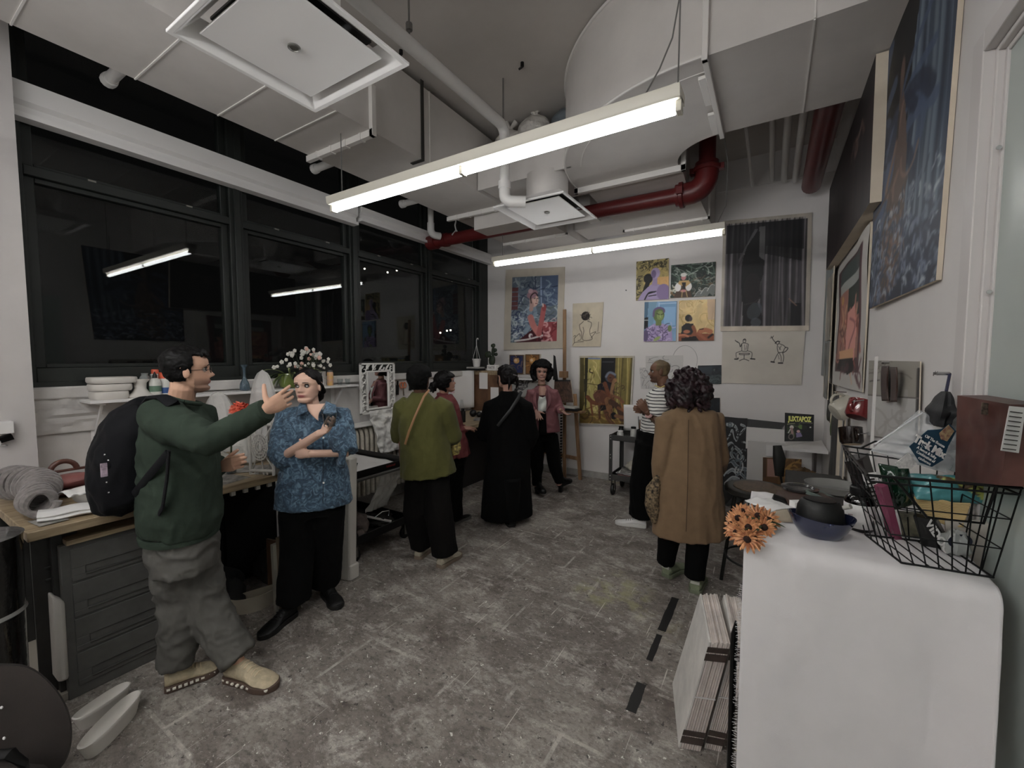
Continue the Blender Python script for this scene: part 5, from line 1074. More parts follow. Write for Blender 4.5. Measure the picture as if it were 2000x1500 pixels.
# 8 big curtain painting
cv=Cv(130,170,(150,142,130)); cv.rect(.05,.05,.95,.955,(64,60,62))
for k in range(34):
    x=.05+.9*k/34; cv.line([(x,.04),(x+.015*math.sin(k*1.7),.5),(x+.02*math.sin(k*2.3),.95)],.018,[(104,98,102),(44,42,46),(80,74,80),(128,122,126),(56,52,56)][k%5],.75)
cv.poly([(.05,.05),(.9,.05),(.9,.4),(.4,.3),(.05,.3)],(20,20,22),.55); cv.poly([(.5,.05),(.92,.05),(.92,.3),(.5,.25)],(22,22,26),.5)
cv.poly([(.38,.1),(.42,.1),(.24,.34),(.2,.4),(.2,.36)],(90,88,90),.8); cv.rect(.43,.08,.5,.4,(96,94,94),.9)
cv.poly([(.4,.13),(.44,.12),(.44,.34),(.5,.38),(.49,.5),(.45,.6),(.47,.7),(.43,.74),(.49,.86),(.49,.95),(.27,.95),(.26,.75),(.24,.6),(.24,.42),(.26,.33),(.3,.24)],(24,22,24)); cv.ell(.37,.62,.1,.14,(44,36,38),al=.6); cv.line([(.28,.76),(.4,.74),(.46,.7)],.008,(60,52,52)); cv.ell(.4,.82,.08,.08,(70,76,82),.5,.7); cv.ell(.42,.92,.06,.04,(84,90,96),0,.7)
cv.rect(.8,.76,.91,.95,(30,30,34),.9); cv.line([(.78,.72),(.86,.78)],.008,(130,100,84)); cv.rect(0,.955,1,1,(166,156,142)); cv.tex(10,.1,4)
art('curtain_painting','large dark painting of a silhouetted figure parting grey curtains, top right of back wall',PA,back([(1413,432),(1586,415),(1580,646),(1407,647)],th=.016),cv,.012,wav=.008,seed=5)
# 9 two ink figures on paper
cv=Cv(220,150,(162,156,146)); cv.tex(4,.05)
def man(x,y,s,pts): 
    for p,w in pts: L(cv,[(x+a*s,y+b*s*1.5) for a,b in p],w,(38,34,36))
man(.27,.18,.26,[([(0,.02),(.03,-.06),(.1,-.08),(.14,0),(.1,.1),(.03,.1),(0,.02)],.014),([(.02,-.04),(.12,-.03)],.02),([(-.05,.16),(0,.12),(.1,.12),(.26,.18),(.25,.3),(.22,.5),(.1,.52),(-.03,.5),(-.05,.3),(-.05,.16)],.013),([(-.06,.16),(-.12,.3),(-.18,.12),(-.34,.02),(-.38,-.02)],.018),([(-.3,.04),(-.26,.08)],.02),([(-.05,.5),(-.28,.58),(-.32,.62),(-.3,.86)],.013),([(-.38,.9),(-.24,.9),(-.22,.85)],.03),([(.24,.5),(.42,.56),(.46,.66),(.44,.86)],.013),([(.4,.88),(.6,.9)],.03),([(-.16,.62),(.3,.62),(.28,.68),(-.12,.68),(-.16,.62)],.016),([(.08,.68),(.08,.9)],.016),([(-.14,.98),(.08,.9),(.32,.98)],.015),([(.08,.2),(.1,.45)],.008),([(.2,.2),(.16,.44)],.008)])
man(.68,.22,.26,[([(0,-.02),(.06,-.06),(.12,0),(.08,.08),(0,.08),(-.02,.02)],.014),([(-.06,.05),(.02,-.04),(.14,-.02)],.022),([(-.04,.02),(-.16,-.12),(-.22,-.22),(-.26,-.28)],.015),([(-.2,-.22),(-.16,-.3)],.013),([(-.24,-.22),(-.3,-.2)],.012),([(.1,.06),(.3,.14),(.4,.24),(.36,.32),(.3,.46),(.12,.48),(.06,.36),(.04,.2),(.06,.1)],.014),([(.4,.24),(.52,.28),(.44,.42),(.3,.5)],.018),([(.12,.48),(.04,.62),(-.02,.76),(-.08,.9)],.013),([(.3,.5),(.36,.7),(.34,.92)],.014),([(.14,.5),(.2,.6),(.24,.7),(.26,.92)],.012),([(-.2,.92),(-.06,.94)],.034),([(.14,.98),(.32,.98)],.034),([(.1,.2),(.2,.36)],.01),([(.22,.16),(.14,.34)],.01),([(.1,.6),(.16,.8)],.008)])
art('ink_drawing','ink drawing of a figure on a swivel stool and another bowing with raised arm','drawing',back([(1411,648),(1573,644),(1565,752),(1409,748)],th=.01),cv,.002,wav=.004,seed=8)
# pencil drawings + faint circle
def pencil(seed,n,c=(96,94,94)):
    cv=Cv(60,60,(158,156,153)); cv.swirl(n,[c,(120,118,116),(74,72,72)],.014,.3,seed,(.05,.05,.95,.95),al=.7); return cv
art('pencil_drawing','pencil drawing pinned on the back wall behind the man in stripes','drawing',back([(1261,695),(1334,694),(1334,740),(1261,740)],th=.006),pencil(3,18),.002)
art('pencil_drawing','small grey pencil study left of the man in the striped shirt','drawing',back([(1249,718),(1290,718),(1292,758),(1252,759)],th=.008),pencil(5,30,(84,82,84)),.002)
m=MB(); m.tube([onY(1338+24*math.cos(a),703+28*math.sin(a),5.597) for a in [2*PI*i/40 for i in range(41)]],.0022,4); tag(m.build('pencil_circle',mat('faint_pencil',(138,136,134),.8)),'faint pencil circle drawn on the back wall beside the pencil drawing','drawing')
cv=Cv(60,50,(44,52,60)); cv.tex(4,.3); cv.poly([(0,1),(.3,.8),(.6,.55),(.9,.5),(1,.55),(1,1)],(62,72,74)); cv.swirl(20,[(84,96,98),(28,34,42)],.02,.25,3,(0,.5,1,1),-.5); cv.rect(.1,.1,.6,.45,(54,64,74),.6); cv.line([(.66,.26),(.72,.22),(.7,.32)],.02,(104,116,104))
art('dark_painting','small dark blue green painting right of the plum haired woman\'s head',PA,back([(1363,714),(1409,713),(1409,750),(1362,750)],th=.016),cv,.015)
cv=Cv(60,50,(36,40,46)); cv.tex(4,.3,3); cv.swirl(16,[(84,90,94),(26,30,34),(60,66,72)],.025,.3,5,(0,.4,1,1),.2)
art('dark_painting','dark painting lower down, half hidden by the plum haired woman',PA,back([(1362,777),(1406,777),(1406,813),(1362,813)],th=.016),cv,.015)
p=onY(1223,567,5.598); tag(MB().cyl(p,.008,.01,8,axis=(0,-1,0)).build('wall_nail',black_m),'single black nail in the bare back wall left of the four paintings','nail')
# small paintings over desk
for q,c1,c2,l in (([(995,693),(1023,693),(1022,731),(995,729)],(44,52,96),(176,130,74),'tiny dark blue painting with an orange moon above the black coat'),([(1026,692),(1054,692),(1053,731),(1026,731)],(128,84,42),(176,122,60),'tiny orange swirling painting left of the curly haired woman')):
    cv=Cv(40,50,(96,72,44)); cv.rect(.08,.07,.92,.93,c1); cv.swirl(14,[c2,tuple(x*.6 for x in c1)],.03,.3,2,(.1,.1,.9,.9)); cv.ell(.5,.32,.2,.14,c2); cv.ell(.45,.3,.1,.07,(186,160,130)); art('tiny_painting',l,PA,back(q,th=.05),cv,.045)
cv=Cv(60,40,(150,150,148)); cv.swirl(30,[(24,24,26),(60,60,64)],.05,.4,2); art('brush_painting','black and white brushed panel behind the woman in the pink blazer',PA,back([(1000,741),(1062,741),(1062,775),(1000,775)],th=.14),cv,.02)
tag(MB().box(*sorted((onY(998,733,5.3).x,onY(1056,733,5.3).x)),5.2,5.56,onY(1000,738,5.3).z-.02,onY(1000,738,5.3).z).build('wall_ledge',white_m),'narrow ledge holding the two tiny paintings','shelf')
# black case + brown painting on easel
m=MB().hexa([onY(1080,742,5.25),onY(1090,742,5.25),onY(1090,742,5.3),onY(1080,742,5.3)],[onY(1081,693,5.25),onY(1085,696,5.25),onY(1085,696,5.3),onY(1081,693,5.3)]); tag(m.build('black_folio',black_m),'narrow black folio standing beside the easel mast','folder')
cv=Cv(70,80,(84,60,48)); cv.tex(6,.25,5); cv.swirl(26,[(120,88,66),(52,38,34),(104,76,60)],.03,.2,5); cv.a[:6]=(40,40,42)
art('brown_painting','dark brown painting standing on the easel tray',PA,[onY(1083,742,5.28),onY(1114,742,5.28),onY(1120,786,5.22),onY(1081,786,5.22)],cv,.02)
# b/w big painting
cv=Cv(90,180,(24,24,26)); r=np.random.RandomState(4)
def rib(p,w,c=(134,140,142)): cv.line(p,w+.012,(150,154,154)); cv.line(p,w,c); cv.line([(a+.02,b+.006) for a,b in p],w*.4,(70,74,78),.6)
rib([(.2,.1),(.5,.12),(.62,.24),(.56,.32)],.035); cv.poly([(.15,.08),(.4,.07),(.55,.12),(.3,.14)],(140,144,146)); rib([(.1,.35),(.3,.25),(.4,.18),(.5,.3)],.02); rib([(.1,.55),(.15,.42),(.35,.36),(.5,.42),(.8,.5)],.03); rib([(.5,.6),(.35,.5),(.5,.42),(.75,.52),(.9,.62)],.035,(110,116,118)); rib([(.75,.1),(.9,.14),(.7,.24)],.025); rib([(.1,.66),(.35,.6),(.6,.7),(.95,.76)],.045,(88,100,108)); rib([(.1,.78),(.4,.73),(.6,.8)],.04); rib([(.5,.86),(.7,.8),(.95,.9)],.03,(86,98,106)); rib([(.12,.9),(.4,.84),(.66,.88)],.035); rib([(.2,.97),(.5,.92),(.8,.97)],.03)
cv.swirl(34,[(118,124,126),(20,20,22),(84,94,100),(20,20,22),(146,148,148)],.022,.16,6,(.12,.12,.95,.97),al=.9); cv.a[:4]=(20,20,22)
art('abstract_painting','tall black and white painting of curling forms leaning in the corner',PA,[onY(1411,815,5.5),onY(1460,817,5.5),onY(1459,948,5.36),onY(1411,960,5.36)],cv,.025)
tag(MB().hexa([onY(1411,962,5.36),onY(1459,950,5.36),onY(1459,950,5.39),onY(1411,962,5.39)],[onY(1411,813,5.515),onY(1535,826,5.515),onY(1535,826,5.53),onY(1411,813,5.53)]).build('dark_board',black_m),'black board behind the abstract painting showing as a dark band','board')
tag(MB().hexa([onY(1411,992,5.3),onY(1458,975,5.3),onY(1458,975,5.33),onY(1411,992,5.33)],[onY(1411,948,5.33),onY(1458,940,5.33),onY(1458,940,5.35),onY(1411,948,5.35)]).build('glossy_board',mat('gloss_black',(16,16,18),.15,k=1)),'glossy black panel on the floor below the abstract painting','panel')
tag(MB().bar(onY(1404,830,5.4),onY(1404,960,5.35),.05,.02).build('wood_lath',oak),'brown wooden lath against the wall beside the tan coat\'s elbow','lath')
# magazine
cv=Cv(80,100,(40,42,40)); cv.rect(0,0,1,.28,(22,22,24)); cv.tex(8,.5,3); cv.swirl(20,[(84,98,58),(60,72,44),(26,30,26)],.03,.3,2,(0,.3,1,.7)); cv.ell(.62,.48,.15,.08,(96,124,62)); cv.rect(.6,.35,1,.95,(30,30,32),.8); cv.ell(.25,.5,.07,.07,(180,176,168)); cv.line([(.25,.55),(.28,.75)],.07,(150,116,112)); cv.line([(.2,.58),(.14,.7)],.03,(170,168,164)); cv.ell(.24,.83,.1,.11,(120,108,100)); cv.ell(.24,.83,.07,.08,(40,38,38)); cv.ell(.48,.64,.06,.05,(180,140,140)); cv.poly([(.4,.7),(.56,.68),(.62,.82),(.42,.86)],(116,104,140)); cv.line([(.1,.4),(.35,.36)],.02,(150,148,110)); cv.ell(.88,.48,.03,.025,(190,190,180))
mg=tag(art('magazine',None,None,[onY(1533,806,5.2),onY(1590,810,5.2),onY(1589,862,5.14),onY(1532,862,5.14)],cv,.006),'dark magazine with yellow title leaning on the corner shelf','magazine')
a,b=onY(1538,818,5.17),onY(1586,820,5.17); text('JUXTAPOZ','title',.07,(a+b)/2,(b-a),(0,0,1),mat('title_yellow',(206,200,96),.5),mg,bold=.004,width=(b-a).length*.96)
a=onY(1575,826,5.165); text('PAINTINGS','subtitle',.02,a,(1,0,0),(0,0,1),mat('sub_grey',(120,112,110),.5),mg,width=.1)
# brown draped painting under the shelf
cv=Cv(90,90,(104,72,34)); cv.poly([(0,0),(.1,0),(.1,.5),(0,.5)],(84,56,30)); cv.rect(.12,.03,.45,.4,(140,104,92)); cv.rect(0,.42,.45,.7,(96,62,30)); cv.rect(0,.72,.5,1,(130,134,142)); cv.rect(.1,.78,.2,.92,(60,60,66)); cv.poly([(.4,.1),(1,.02),(1,.6),(.6,.9),(.4,.6)],(104,70,30)); cv.swirl(22,[(150,112,52),(60,38,20),(124,88,40)],.03,.35,3,(.4,.05,1,.8),-.4); cv.rect(.0,.68,.5,.74,(150,146,136))
art('drapery_painting','painting of golden brown drapery below the corner shelf',PA,[onY(1490,893,5.3),onY(1566,897,5.3),onY(1562,990,5.24),onY(1489,986,5.24)],cv,.02)
blob((.28,4.75,.38),(.14,.14,.16),6,mat('brown_drape',(92,70,40),.8,nz=(9,.5)),'cloth_bundle','brown bundled cloth on the floor stool under the corner shelf','cloth')
tag(MB().box(.14,.44,4.6,4.9,0,.38).build('low_crate',mat('crate_dark',(50,44,40),.7),bevel=.004),'low dark crate below the corner shelf','crate')
# ---------- right wall ----------
# tall blue painting
cv=Cv(90,170,(44,54,74)); cv.tex(4,.25)
for k in range(30):
    x=.45+.55*k/30; cv.line([(x,0),(x+.02*math.sin(k),.5),(x-.02,.8)],.02,[(84,100,116),(46,58,80),(64,80,98),(110,126,136)][k%4],.7)
cv.poly([(.0,.0),(.62,0),(.56,.3),(.5,.55),(.34,.5),(.2,.3),(0,.35)],(20,19,24)); cv.swirl(20,[(64,80,108),(36,46,70)],.04,.35,3,(0,.3,.35,.8),-1)
cv.poly([(.4,.34),(.46,.3),(.5,.36),(.54,.5),(.56,.7),(.5,.95),(.24,.98),(.22,.75),(.33,.55)],(92,72,62)); cv.ell(.43,.23,.035,.06,(96,72,62)); cv.line([(.43,.25),(.41,.33)],.02,(90,70,60)); cv.line([(.46,.34),(.36,.44),(.25,.56),(.3,.6),(.42,.55)],.02,(112,86,72)); cv.line([(.4,.35),(.38,.42)],.02,(60,48,44))
cv.swirl(20,[(118,92,78),(80,60,52)],.012,.2,5,(.3,.5,.5,.9),1.5)
cv.swirl(240,[(110,120,132),(80,92,110),(52,62,84),(140,148,156)],.009,.035,6,(0,.66,1,1),-1.3)
cv.swirl(60,[(56,64,86),(96,108,130)],.012,.05,7,(0,.75,1,1),-1.4)
art('blue_painting','tall blue painting of a standing figure in a long pale gown on the right wall',PA,[(.472,3.17,3.29),(.486,1.98,3.29),(.486,2.06,1.955),(.472,3.17,1.965)],cv,.012,wav=.005,k=1.7)
# big dark red canvas
cv=Cv(90,60,(48,34,34)); cv.tex(4,.35); 
for k in range(22): x=k/22; cv.line([(x,0),(x+.03,.6),(x,1)],.03,[(62,42,42),(36,28,28),(56,40,36)][k%3],.6)
cv.rect(0,0,1,.25,(30,26,26),.6); cv.swirl(5,[(110,86,76)],.03,.15,3,(.55,.2,.85,.4),1.3)
art('dark_red_canvas','very large dark red stretched canvas hanging high on the right wall',PA,[(.42,5.1,3.29),(.42,3.0,3.29),(.42,2.97,2.51),(.42,5.1,2.53)],cv,.07,k=1.5)
# pink painting on paper
cv=Cv(70,110,(160,157,152)); cv.rect(.1,.06,.86,.88,(84,52,56)); cv.rect(.2,.08,.78,.2,(70,82,80)); cv.rect(.2,.2,.78,.27,(140,144,140)); cv.rect(.16,.27,.8,.78,(150,100,88)); cv.rect(.48,.27,.8,.5,(60,70,64)); cv.swirl(40,[(186,116,104),(150,72,60),(180,140,104),(104,56,48)],.02,.2,3,(.2,.32,.78,.8),1.5); cv.poly([(.5,.45),(.68,.42),(.76,.6),(.72,.8),(.48,.8)],(190,128,118)); cv.line([(.58,.5),(.72,.56),(.6,.7),(.55,.78)],.015,(150,84,84)); cv.ell(.3,.33,.06,.035,(176,130,76)); cv.rect(.24,.72,.7,.78,(188,140,100)); cv.poly([(.16,.86),(.24,.78),(.7,.78),(.74,.87),(.6,.9)],(44,36,38)); cv.line([(.85,.08),(.82,.8)],.03,(96,58,64)); cv.swirl(10,[(96,50,58)],.02,.1,4,(.1,.85,.9,.9))
q=right([(1625,545),(1694,443),(1680,762),(1622,737)],th=.02)
art('pink_painting','painting of pink draped figures on torn white paper on the right wall',PA,[(.482,4.75,2.46),(.488,3.33,2.5),(.488,3.36,1.47),(.482,4.75,1.45)],cv,.004,wav=.012,seed=2)
# narrow hanging strips near the corner
def strip_(y0,y1,z0,z1,cols,l,n='hanging_canvas',k=1.8,x=.48,seed=1,th=.004):
    cv=Cv(30,90,cols[0]); 
    for i in range(14): xx=i/14; cv.line([(xx,0),(xx+.05*math.sin(i),.5),(xx,1)],.03,cols[i%len(cols)],.6)
    cv.tex(5,.15,seed); art(n,l,PA,[(x,y0,z1),(x,y1,z1),(x,y1,z0),(x,y0,z0)],cv,th,k,wav=.008,seed=seed)
strip_(5.56,4.85,1.5,3.25,[(120,124,122),(84,96,98),(136,136,136),(100,112,116)],'long grey green canvas strip hanging in the right rear corner',x=.46)
strip_(5.2,4.8,1.85,2.45,[(132,126,116),(120,114,104)],'narrow beige canvas edge beside the pink painting, upper',x=.45,seed=3)
strip_(5.2,4.8,1.3,1.83,[(110,110,104),(132,128,120),(70,76,80)],'narrow beige canvas edge beside the pink painting, lower',x=.45,seed=4)
strip_(5.0,4.7,1.1,1.45,[(24,24,24),(30,28,28)],'small black picture near the rear corner above the corner shelf',x=.47,seed=5)
strip_(4.5,4.1,.55,1.4,[(60,58,58),(84,80,78),(40,40,42)],'tall dark grey canvas standing on the right wall behind the mugs',x=.46,seed=6,th=.02)
strip_(4.65,4.5,1.0,1.35,[(84,100,56),(60,74,44)],'narrow green picture beside the tall dark grey canvas',x=.47,seed=7)
strip_(4.0,3.85,.6,1.3,[(150,148,144),(90,88,86)],'narrow pale canvas edge behind the mugs',x=.47,seed=8)
# framed sheet with leather straps
cv=Cv(80,110,(150,148,142)); cv.rect(0,0,1,.46,(134,130,120)); cv.swirl(16,[(90,84,76),(110,104,94)],.01,.25,2,(.02,.02,.6,.3)); cv.line([(.05,.28),(.3,.26)],.012,(60,56,52)); cv.rect(0,.46,1,1,(156,155,152)); cv.line([(.98,.1),(.97,.98)],.03,(60,56,54)); cv.swirl(12,[(140,138,134)],.03,.3,5,(.1,.5,.9,1)); cv.rect(0,.455,1,.475,(100,96,90))  # pale lower half is a painted stand-in for a cloudy mirrored surface
art('pinned_collage','weathered paper with a dark edge, lower half painted pale as a mirrored surface, on the right wall above the mugs','collage',[onX(1697,704,.487),onX(1797,706,.487),onX(1793,862,.487),onX(1693,850,.487)],cv,.004,seed=1,rough=.25)
lt=mat('brown_leather',(74,50,42),.5,k=1.6,nz=(30,.2)); t=thing('leather_straps','pair of brown leather straps hanging from a nail on the collage','strap',(.47,2.62,1.55))
MB().cyl(onX(1737,708,.487),.006,.03,8,axis=(-1,0,0)).build('nail',chrome_m,t)
m=MB(); m.grid(lambda s,t_:onX(1723+13*s-2*math.sin(t_*3),783-68*t_,.468+.004*math.sin(t_*6)),6,14); m.build('strap',lt,t,solid=.004)
m=MB(); m.grid(lambda s,t_:onX(1739+12*s+2*math.sin(t_*3),785-68*t_,.463+.004*math.sin(t_*6)),6,14); m.build('strap',lt,t,solid=.004)
# glass sheet edge
tag(MB().box(.472,.486,2.955,2.963,.95,1.69).build('shelf_divider',white_m),'thin white upright divider on the right wall beside the red mug','divider')
# mugs hanging
def mug(c,r,h,ax,m_,l,inn=None,name='mug',hole=None):
    t=thing(name,l,'mug',c); ax=V(ax).normalized(); c=V(c)
    MB().lathe([(r*.82,0),(r*.86,.004),(r,h*.15),(r*1.02,h*.95),(r*1.04,h),(r*.96,h),(r*.92,h*.9),(r*.8,h*.1),(.002,h*.08)],c,28,axis=ax).build('mug_body',m_,t)
    MB().lathe([(.002,-.002),(r*.7,-.002),(r*.82,.001)],c,24,axis=ax,cap=False).build('foot_disc',inn or m_,t)
    s=ax.cross(V((0,0,1))).normalized(); up=s.cross(ax); 
    hd=MB(); hd.tube([c+ax*(h*.5+h*.36*math.cos(a))+up*(r*.95+r*.55*math.sin(a)) for a in [PI*i/12 for i in range(13)]],.0085,8); hd.build('handle',m_,t)
    MB().tube([c+ax*h*.5+up*(r*1.45),c+ax*h*.5+up*(r*1.45+.03)+V((.02,0,.0)),(c+ax*h*.5+up*r*1.5).xyz+V((.06,0,.02))],.003,6).build('hook',chrome_m,t)
    return t
rg=mat('red_glaze',(126,40,42),.15,k=1.8,coat=.7); cg=mat('cream_glaze',(150,146,134),.3,k=1.8,coat=.3,bump=(60,.3,.003)); bg=mat('brown_glaze',(44,32,28),.12,k=1.8,coat=.8)
d=2.15
c=W(1672,815,2.55); mug(c,.062,.105,(.35,.5,1.2),rg,'glossy red mug hanging by its handle on the right wall',mat('red_foot',(84,24,28),.4))
c=W(1630,806,2.85); mug(c,.07,.12,(.8,.3,.5),cg,'cream ribbed cup hanging left of the red mug')
c=W(1664,868,2.5); mug(c,.058,.1,(-.1,.35,1.1),bg,'glossy dark brown mug hanging below the red mug',mat('bare_clay',(150,134,112),.7))
c=W(1703,818,2.6); mug(c,.05,.1,(.2,.6,1.2),mat('red_mug_reflection',(120,56,60),.25,k=1.6),'dim copy of the red mug standing in for its reflection, right of the white divider')  # mirror image of the red mug, built as a dimmer mug
c=W(1703,872,2.6); mug(c,.05,.09,(.2,.6,1.0),mat('grey_glaze',(84,82,80),.25,k=1.6),'grey mug below the reflected red one, right of the divider')
# black drawstring pouch
o=onX(1840,800,.47); t=thing('drawstring_pouch','small black cloth pouch hanging by a blue cord beside the door frame','pouch',(.45,o.y,1.55))
q=onX(1855,730,.49); bq=onX(1838,800,.44)
MB().tube([q,onX(1848,765,.46)],.004,6).build('cord',mat('blue_cord',(44,46,80),.6),t); MB().cyl(q,.006,.03,8,axis=(-1,0,0)).build('nail',chrome_m,t)
m=MB(); rs=[]
for i in range(14):
    t_=i/13; c=onX(1848,765,.455).lerp(onX(1832,830,.44),t_); r=.012+.056*math.sin(PI*min(1,.05+t_*.72))*(1+.1*math.sin(t_*14)); rs.append([c+V((-.4*r*math.cos(a)*(1+.2*math.sin(a*5)),r*math.sin(a)*(1+.15*math.sin(a*6+t_*3)),0)) for a in [2*PI*j/18 for j in range(18)]])
m.rings(rs); m.build('pouch_body',mat('pouch_black',(36,36,40),.6,k=1.4,bump=(30,.5,.005)),t)
for i,(u,w_,tx) in enumerate(((1829,.07,'garden & tea'),)): text(tx,'wall_note',.02,onX(u,729,.499),(0,-1,0),(0,0,1),mat('pencil_note',(96,92,90),.7),None,width=w_)['kind']='structure'
bpy.data.objects['wall_note']['kind']='structure'
# pillar fittings at the far left
p=onX(10,835,-3.7); t=thing('wall_hook_box','small white box with clips on the pillar at the left edge','wall box',p)
MB().cbox(p,(.05,.06,.07)).build('box_body',white_m,t,bevel=.004); MB().cbox(p+V((.01,.0,-.06)),(.03,.05,.03),Euler((.3,.2,0))).build('clip',bmet_m,t); MB().tube([p+V((0,-.02,-.06)),p+V((0,-.02,-.1)),p+V((.02,-.0,-.1))],.006,6).build('ring',chrome_m,t)
FH=V((-_s,_c,0))
def plane(B):
    hd=V((B[0],B[1],0)).dot(FH)
    def Q(u,v,off=0): r=ray(u,v); return CAM+r*((hd+off)/r.dot(FH))
    return Q,hd/F
def remesh(m,vox,smooth=3,fac=.5):
    me=bpy.data.meshes.new('t'); me.from_pydata([tuple(p) for p in m.v],[],m.f); o=bpy.data.objects.new('t',me); COL.objects.link(o)
    md=o.modifiers.new('r','REMESH'); md.mode='VOXEL'; md.voxel_size=vox
    if smooth: sd=o.modifiers.new('s','SMOOTH'); sd.factor=fac; sd.iterations=smooth
    bpy.context.view_layer.update(); e=bpy.data.meshes.new_from_object(o.evaluated_get(bpy.context.evaluated_depsgraph_get())); bpy.data.objects.remove(o); bpy.data.meshes.remove(me)
    return e
def cloth(m,name,mt,parent,vox=.011,smooth=4,fold=0,fs=6.,st=(1,1,.45),seed=0,fine=.0012,cols=None,fn=None):
    e=remesh(m,vox,smooth); o0=ORG[parent.name]; e.update()
    if fold or fine or fn:
        nv=len(e.vertices); co_=np.empty(nv*3,np.float32); e.vertices.foreach_get('co',co_); no=np.empty(nv*3,np.float32); e.vertices.foreach_get('normal',no); co_=co_.reshape(-1,3); no=no.reshape(-1,3); dd=np.zeros(nv,np.float32)
        for i in range(nv):
            x,y,z=co_[i]; p=V((x*fs*st[0],y*fs*st[1],z*fs*st[2]+seed)); w=mn.noise(p*.5)*1.2; q=mn.noise(p+V((w,w,w))); q2=mn.noise(V((x*fs*2.3*st[0]+w,y*fs*2.3*st[1],z*fs*2.1*st[2]+seed*3))); dd[i]=fold*(.45-abs(q)*1.7)+fold*.5*(.3-abs(q2)*1.6)+fine*mn.noise(V((x*38,y*38,z*38)))
            if fn: dd[i]+=fn(V((x,y,z)))
        co_+=no*dd[:,None]; e.vertices.foreach_set('co',co_.ravel())
    return finish(e,name,mt,parent,cols)
def finish(e,name,mt,parent,cols=None):
    o0=ORG[parent.name]; nv=len(e.vertices); co_=np.empty(nv*3,np.float32); e.vertices.foreach_get('co',co_); co_=co_.reshape(-1,3)
    if cols is not None: setcol(e,np.array([cols(V(p)) for p in co_],np.float32))
    co_=co_-np.array(o0,np.float32); e.vertices.foreach_set('co',co_.ravel()); e.name=name; e.materials.clear(); e.materials.append(mt)
    e.polygons.foreach_set('use_smooth',[True]*len(e.polygons)); e.update()
    o=bpy.data.objects.new(name,e); COL.objects.link(o); o.parent=parent; ORG[o.name]=o0; return o
def lut(t,tab):
    for (a,x),(b,y) in zip(tab[:-1],tab[1:]):
        if t<=b: k=(t-a)/(b-a) if b>a else 0; k=max(0,k); return x+(y-x)*(k*k*(3-2*k)*.5+k*.5)
    return tab[-1][1]
FR=[(0,.052),(.05,.078),(.12,.083),(.17,.075),(.22,.084),(.3,.084),(.38,.081),(.5,.078),(.58,.087),(.7,.087),(.82,.07),(.92,.042),(1,.004)]
BK=[(0,.03),(.08,.005),(.16,-.025),(.28,-.055),(.42,-.08),(.58,-.092),(.74,-.094),(.86,-.078),(.95,-.045),(1,-.004)]
WD=[(0,.018),(.05,.036),(.12,.049),(.24,.06),(.38,.067),(.5,.071),(.62,.075),(.75,.074),(.86,.06),(.94,.04),(1,.004)]
HH=.225
def g(x,s): return math.exp(-x*x/(2*s*s))
def headpt(zn,a,f=None):
    w=lut(zn,WD); fr=lut(zn,FR); bk=lut(zn,BK); q0=min(1,max(0,(.26-zn)/.18)); q0=q0*q0*(3-2*q0); c=(fr+bk)/2*q0
    s_,c_=math.sin(a),math.cos(a); x=w*math.copysign(abs(s_)**.88,s_); y=c+(fr-c if c_>0 else c-bk)*math.copysign(abs(c_)**(.9+.1*q0),c_)
    if c_>0:
        z=zn*HH; k=c_; n=f or {}
        nl=n.get('nose',1)
        for (zz,am,sx,sz) in ((.52,.005,.0085,.012),(.455,.0095,.009,.013),(.395,.0145,.0105,.011),(.365,.0125,.0125,.007)): y+=nl*am*g(x,sx)*g(z-zz*HH,sz)
        y+=.007*(g(abs(x)-.013,.006))*g(z-.355*HH,.006)
        y+=.009*g(x,.02)*g(z-.247*HH,.0055)+.0085*g(x,.018)*g(z-.2*HH,.0055)-.006*g(x,.024)*g(z-.223*HH,.003)-.004*g(x,.014)*g(z-.16*HH,.006)-.003*g(x,.01)*g(z-.29*HH,.006)
        y+=.006*g(x,.018)*g(z-.08*HH,.012)
        y-=.016*g(abs(x)-.031,.0135)*g(z-.5*HH,.011)
        y+=.004*g(abs(x)-.03,.02)*g(z-.585*HH,.006)+.004*g(abs(x)-.042,.014)*g(z-.4*HH,.014)
        if n.get('smile'): y+=.005*g(abs(x)-.04,.01)*g(z-.33*HH,.01)-.003*g(abs(x)-.028,.004)*g(z-.25*HH,.008)
    return V((x,y,zn*HH))
def head_mb(m,M,f=None,nr=64,ns=72):
    rs=[]
    for i in range(nr+1):
        zn=i/nr; rs.append([M@headpt(min(.999,max(.001,zn)),2*PI*j/ns,f) for j in range(ns)])
    m.rings(rs)
    for s in (-1,1):
        q=MB(); q.ell((s*.074,-.012,.47*HH),(.009,.02,.031),14,rot=Euler((.15,0,s*-.35))); m.add([M@p for p in q.v],q.f,0,True)
        q=MB(); q.tube([(s*(.078+.004*math.sin(a)),-.012+.017*math.cos(a)-.004,.475*HH+.029*math.sin(a)) for a in [-1.6+4.2*i/10 for i in range(11)]],.0035,6); m.add([M@p for p in q.v],q.f,0,True)
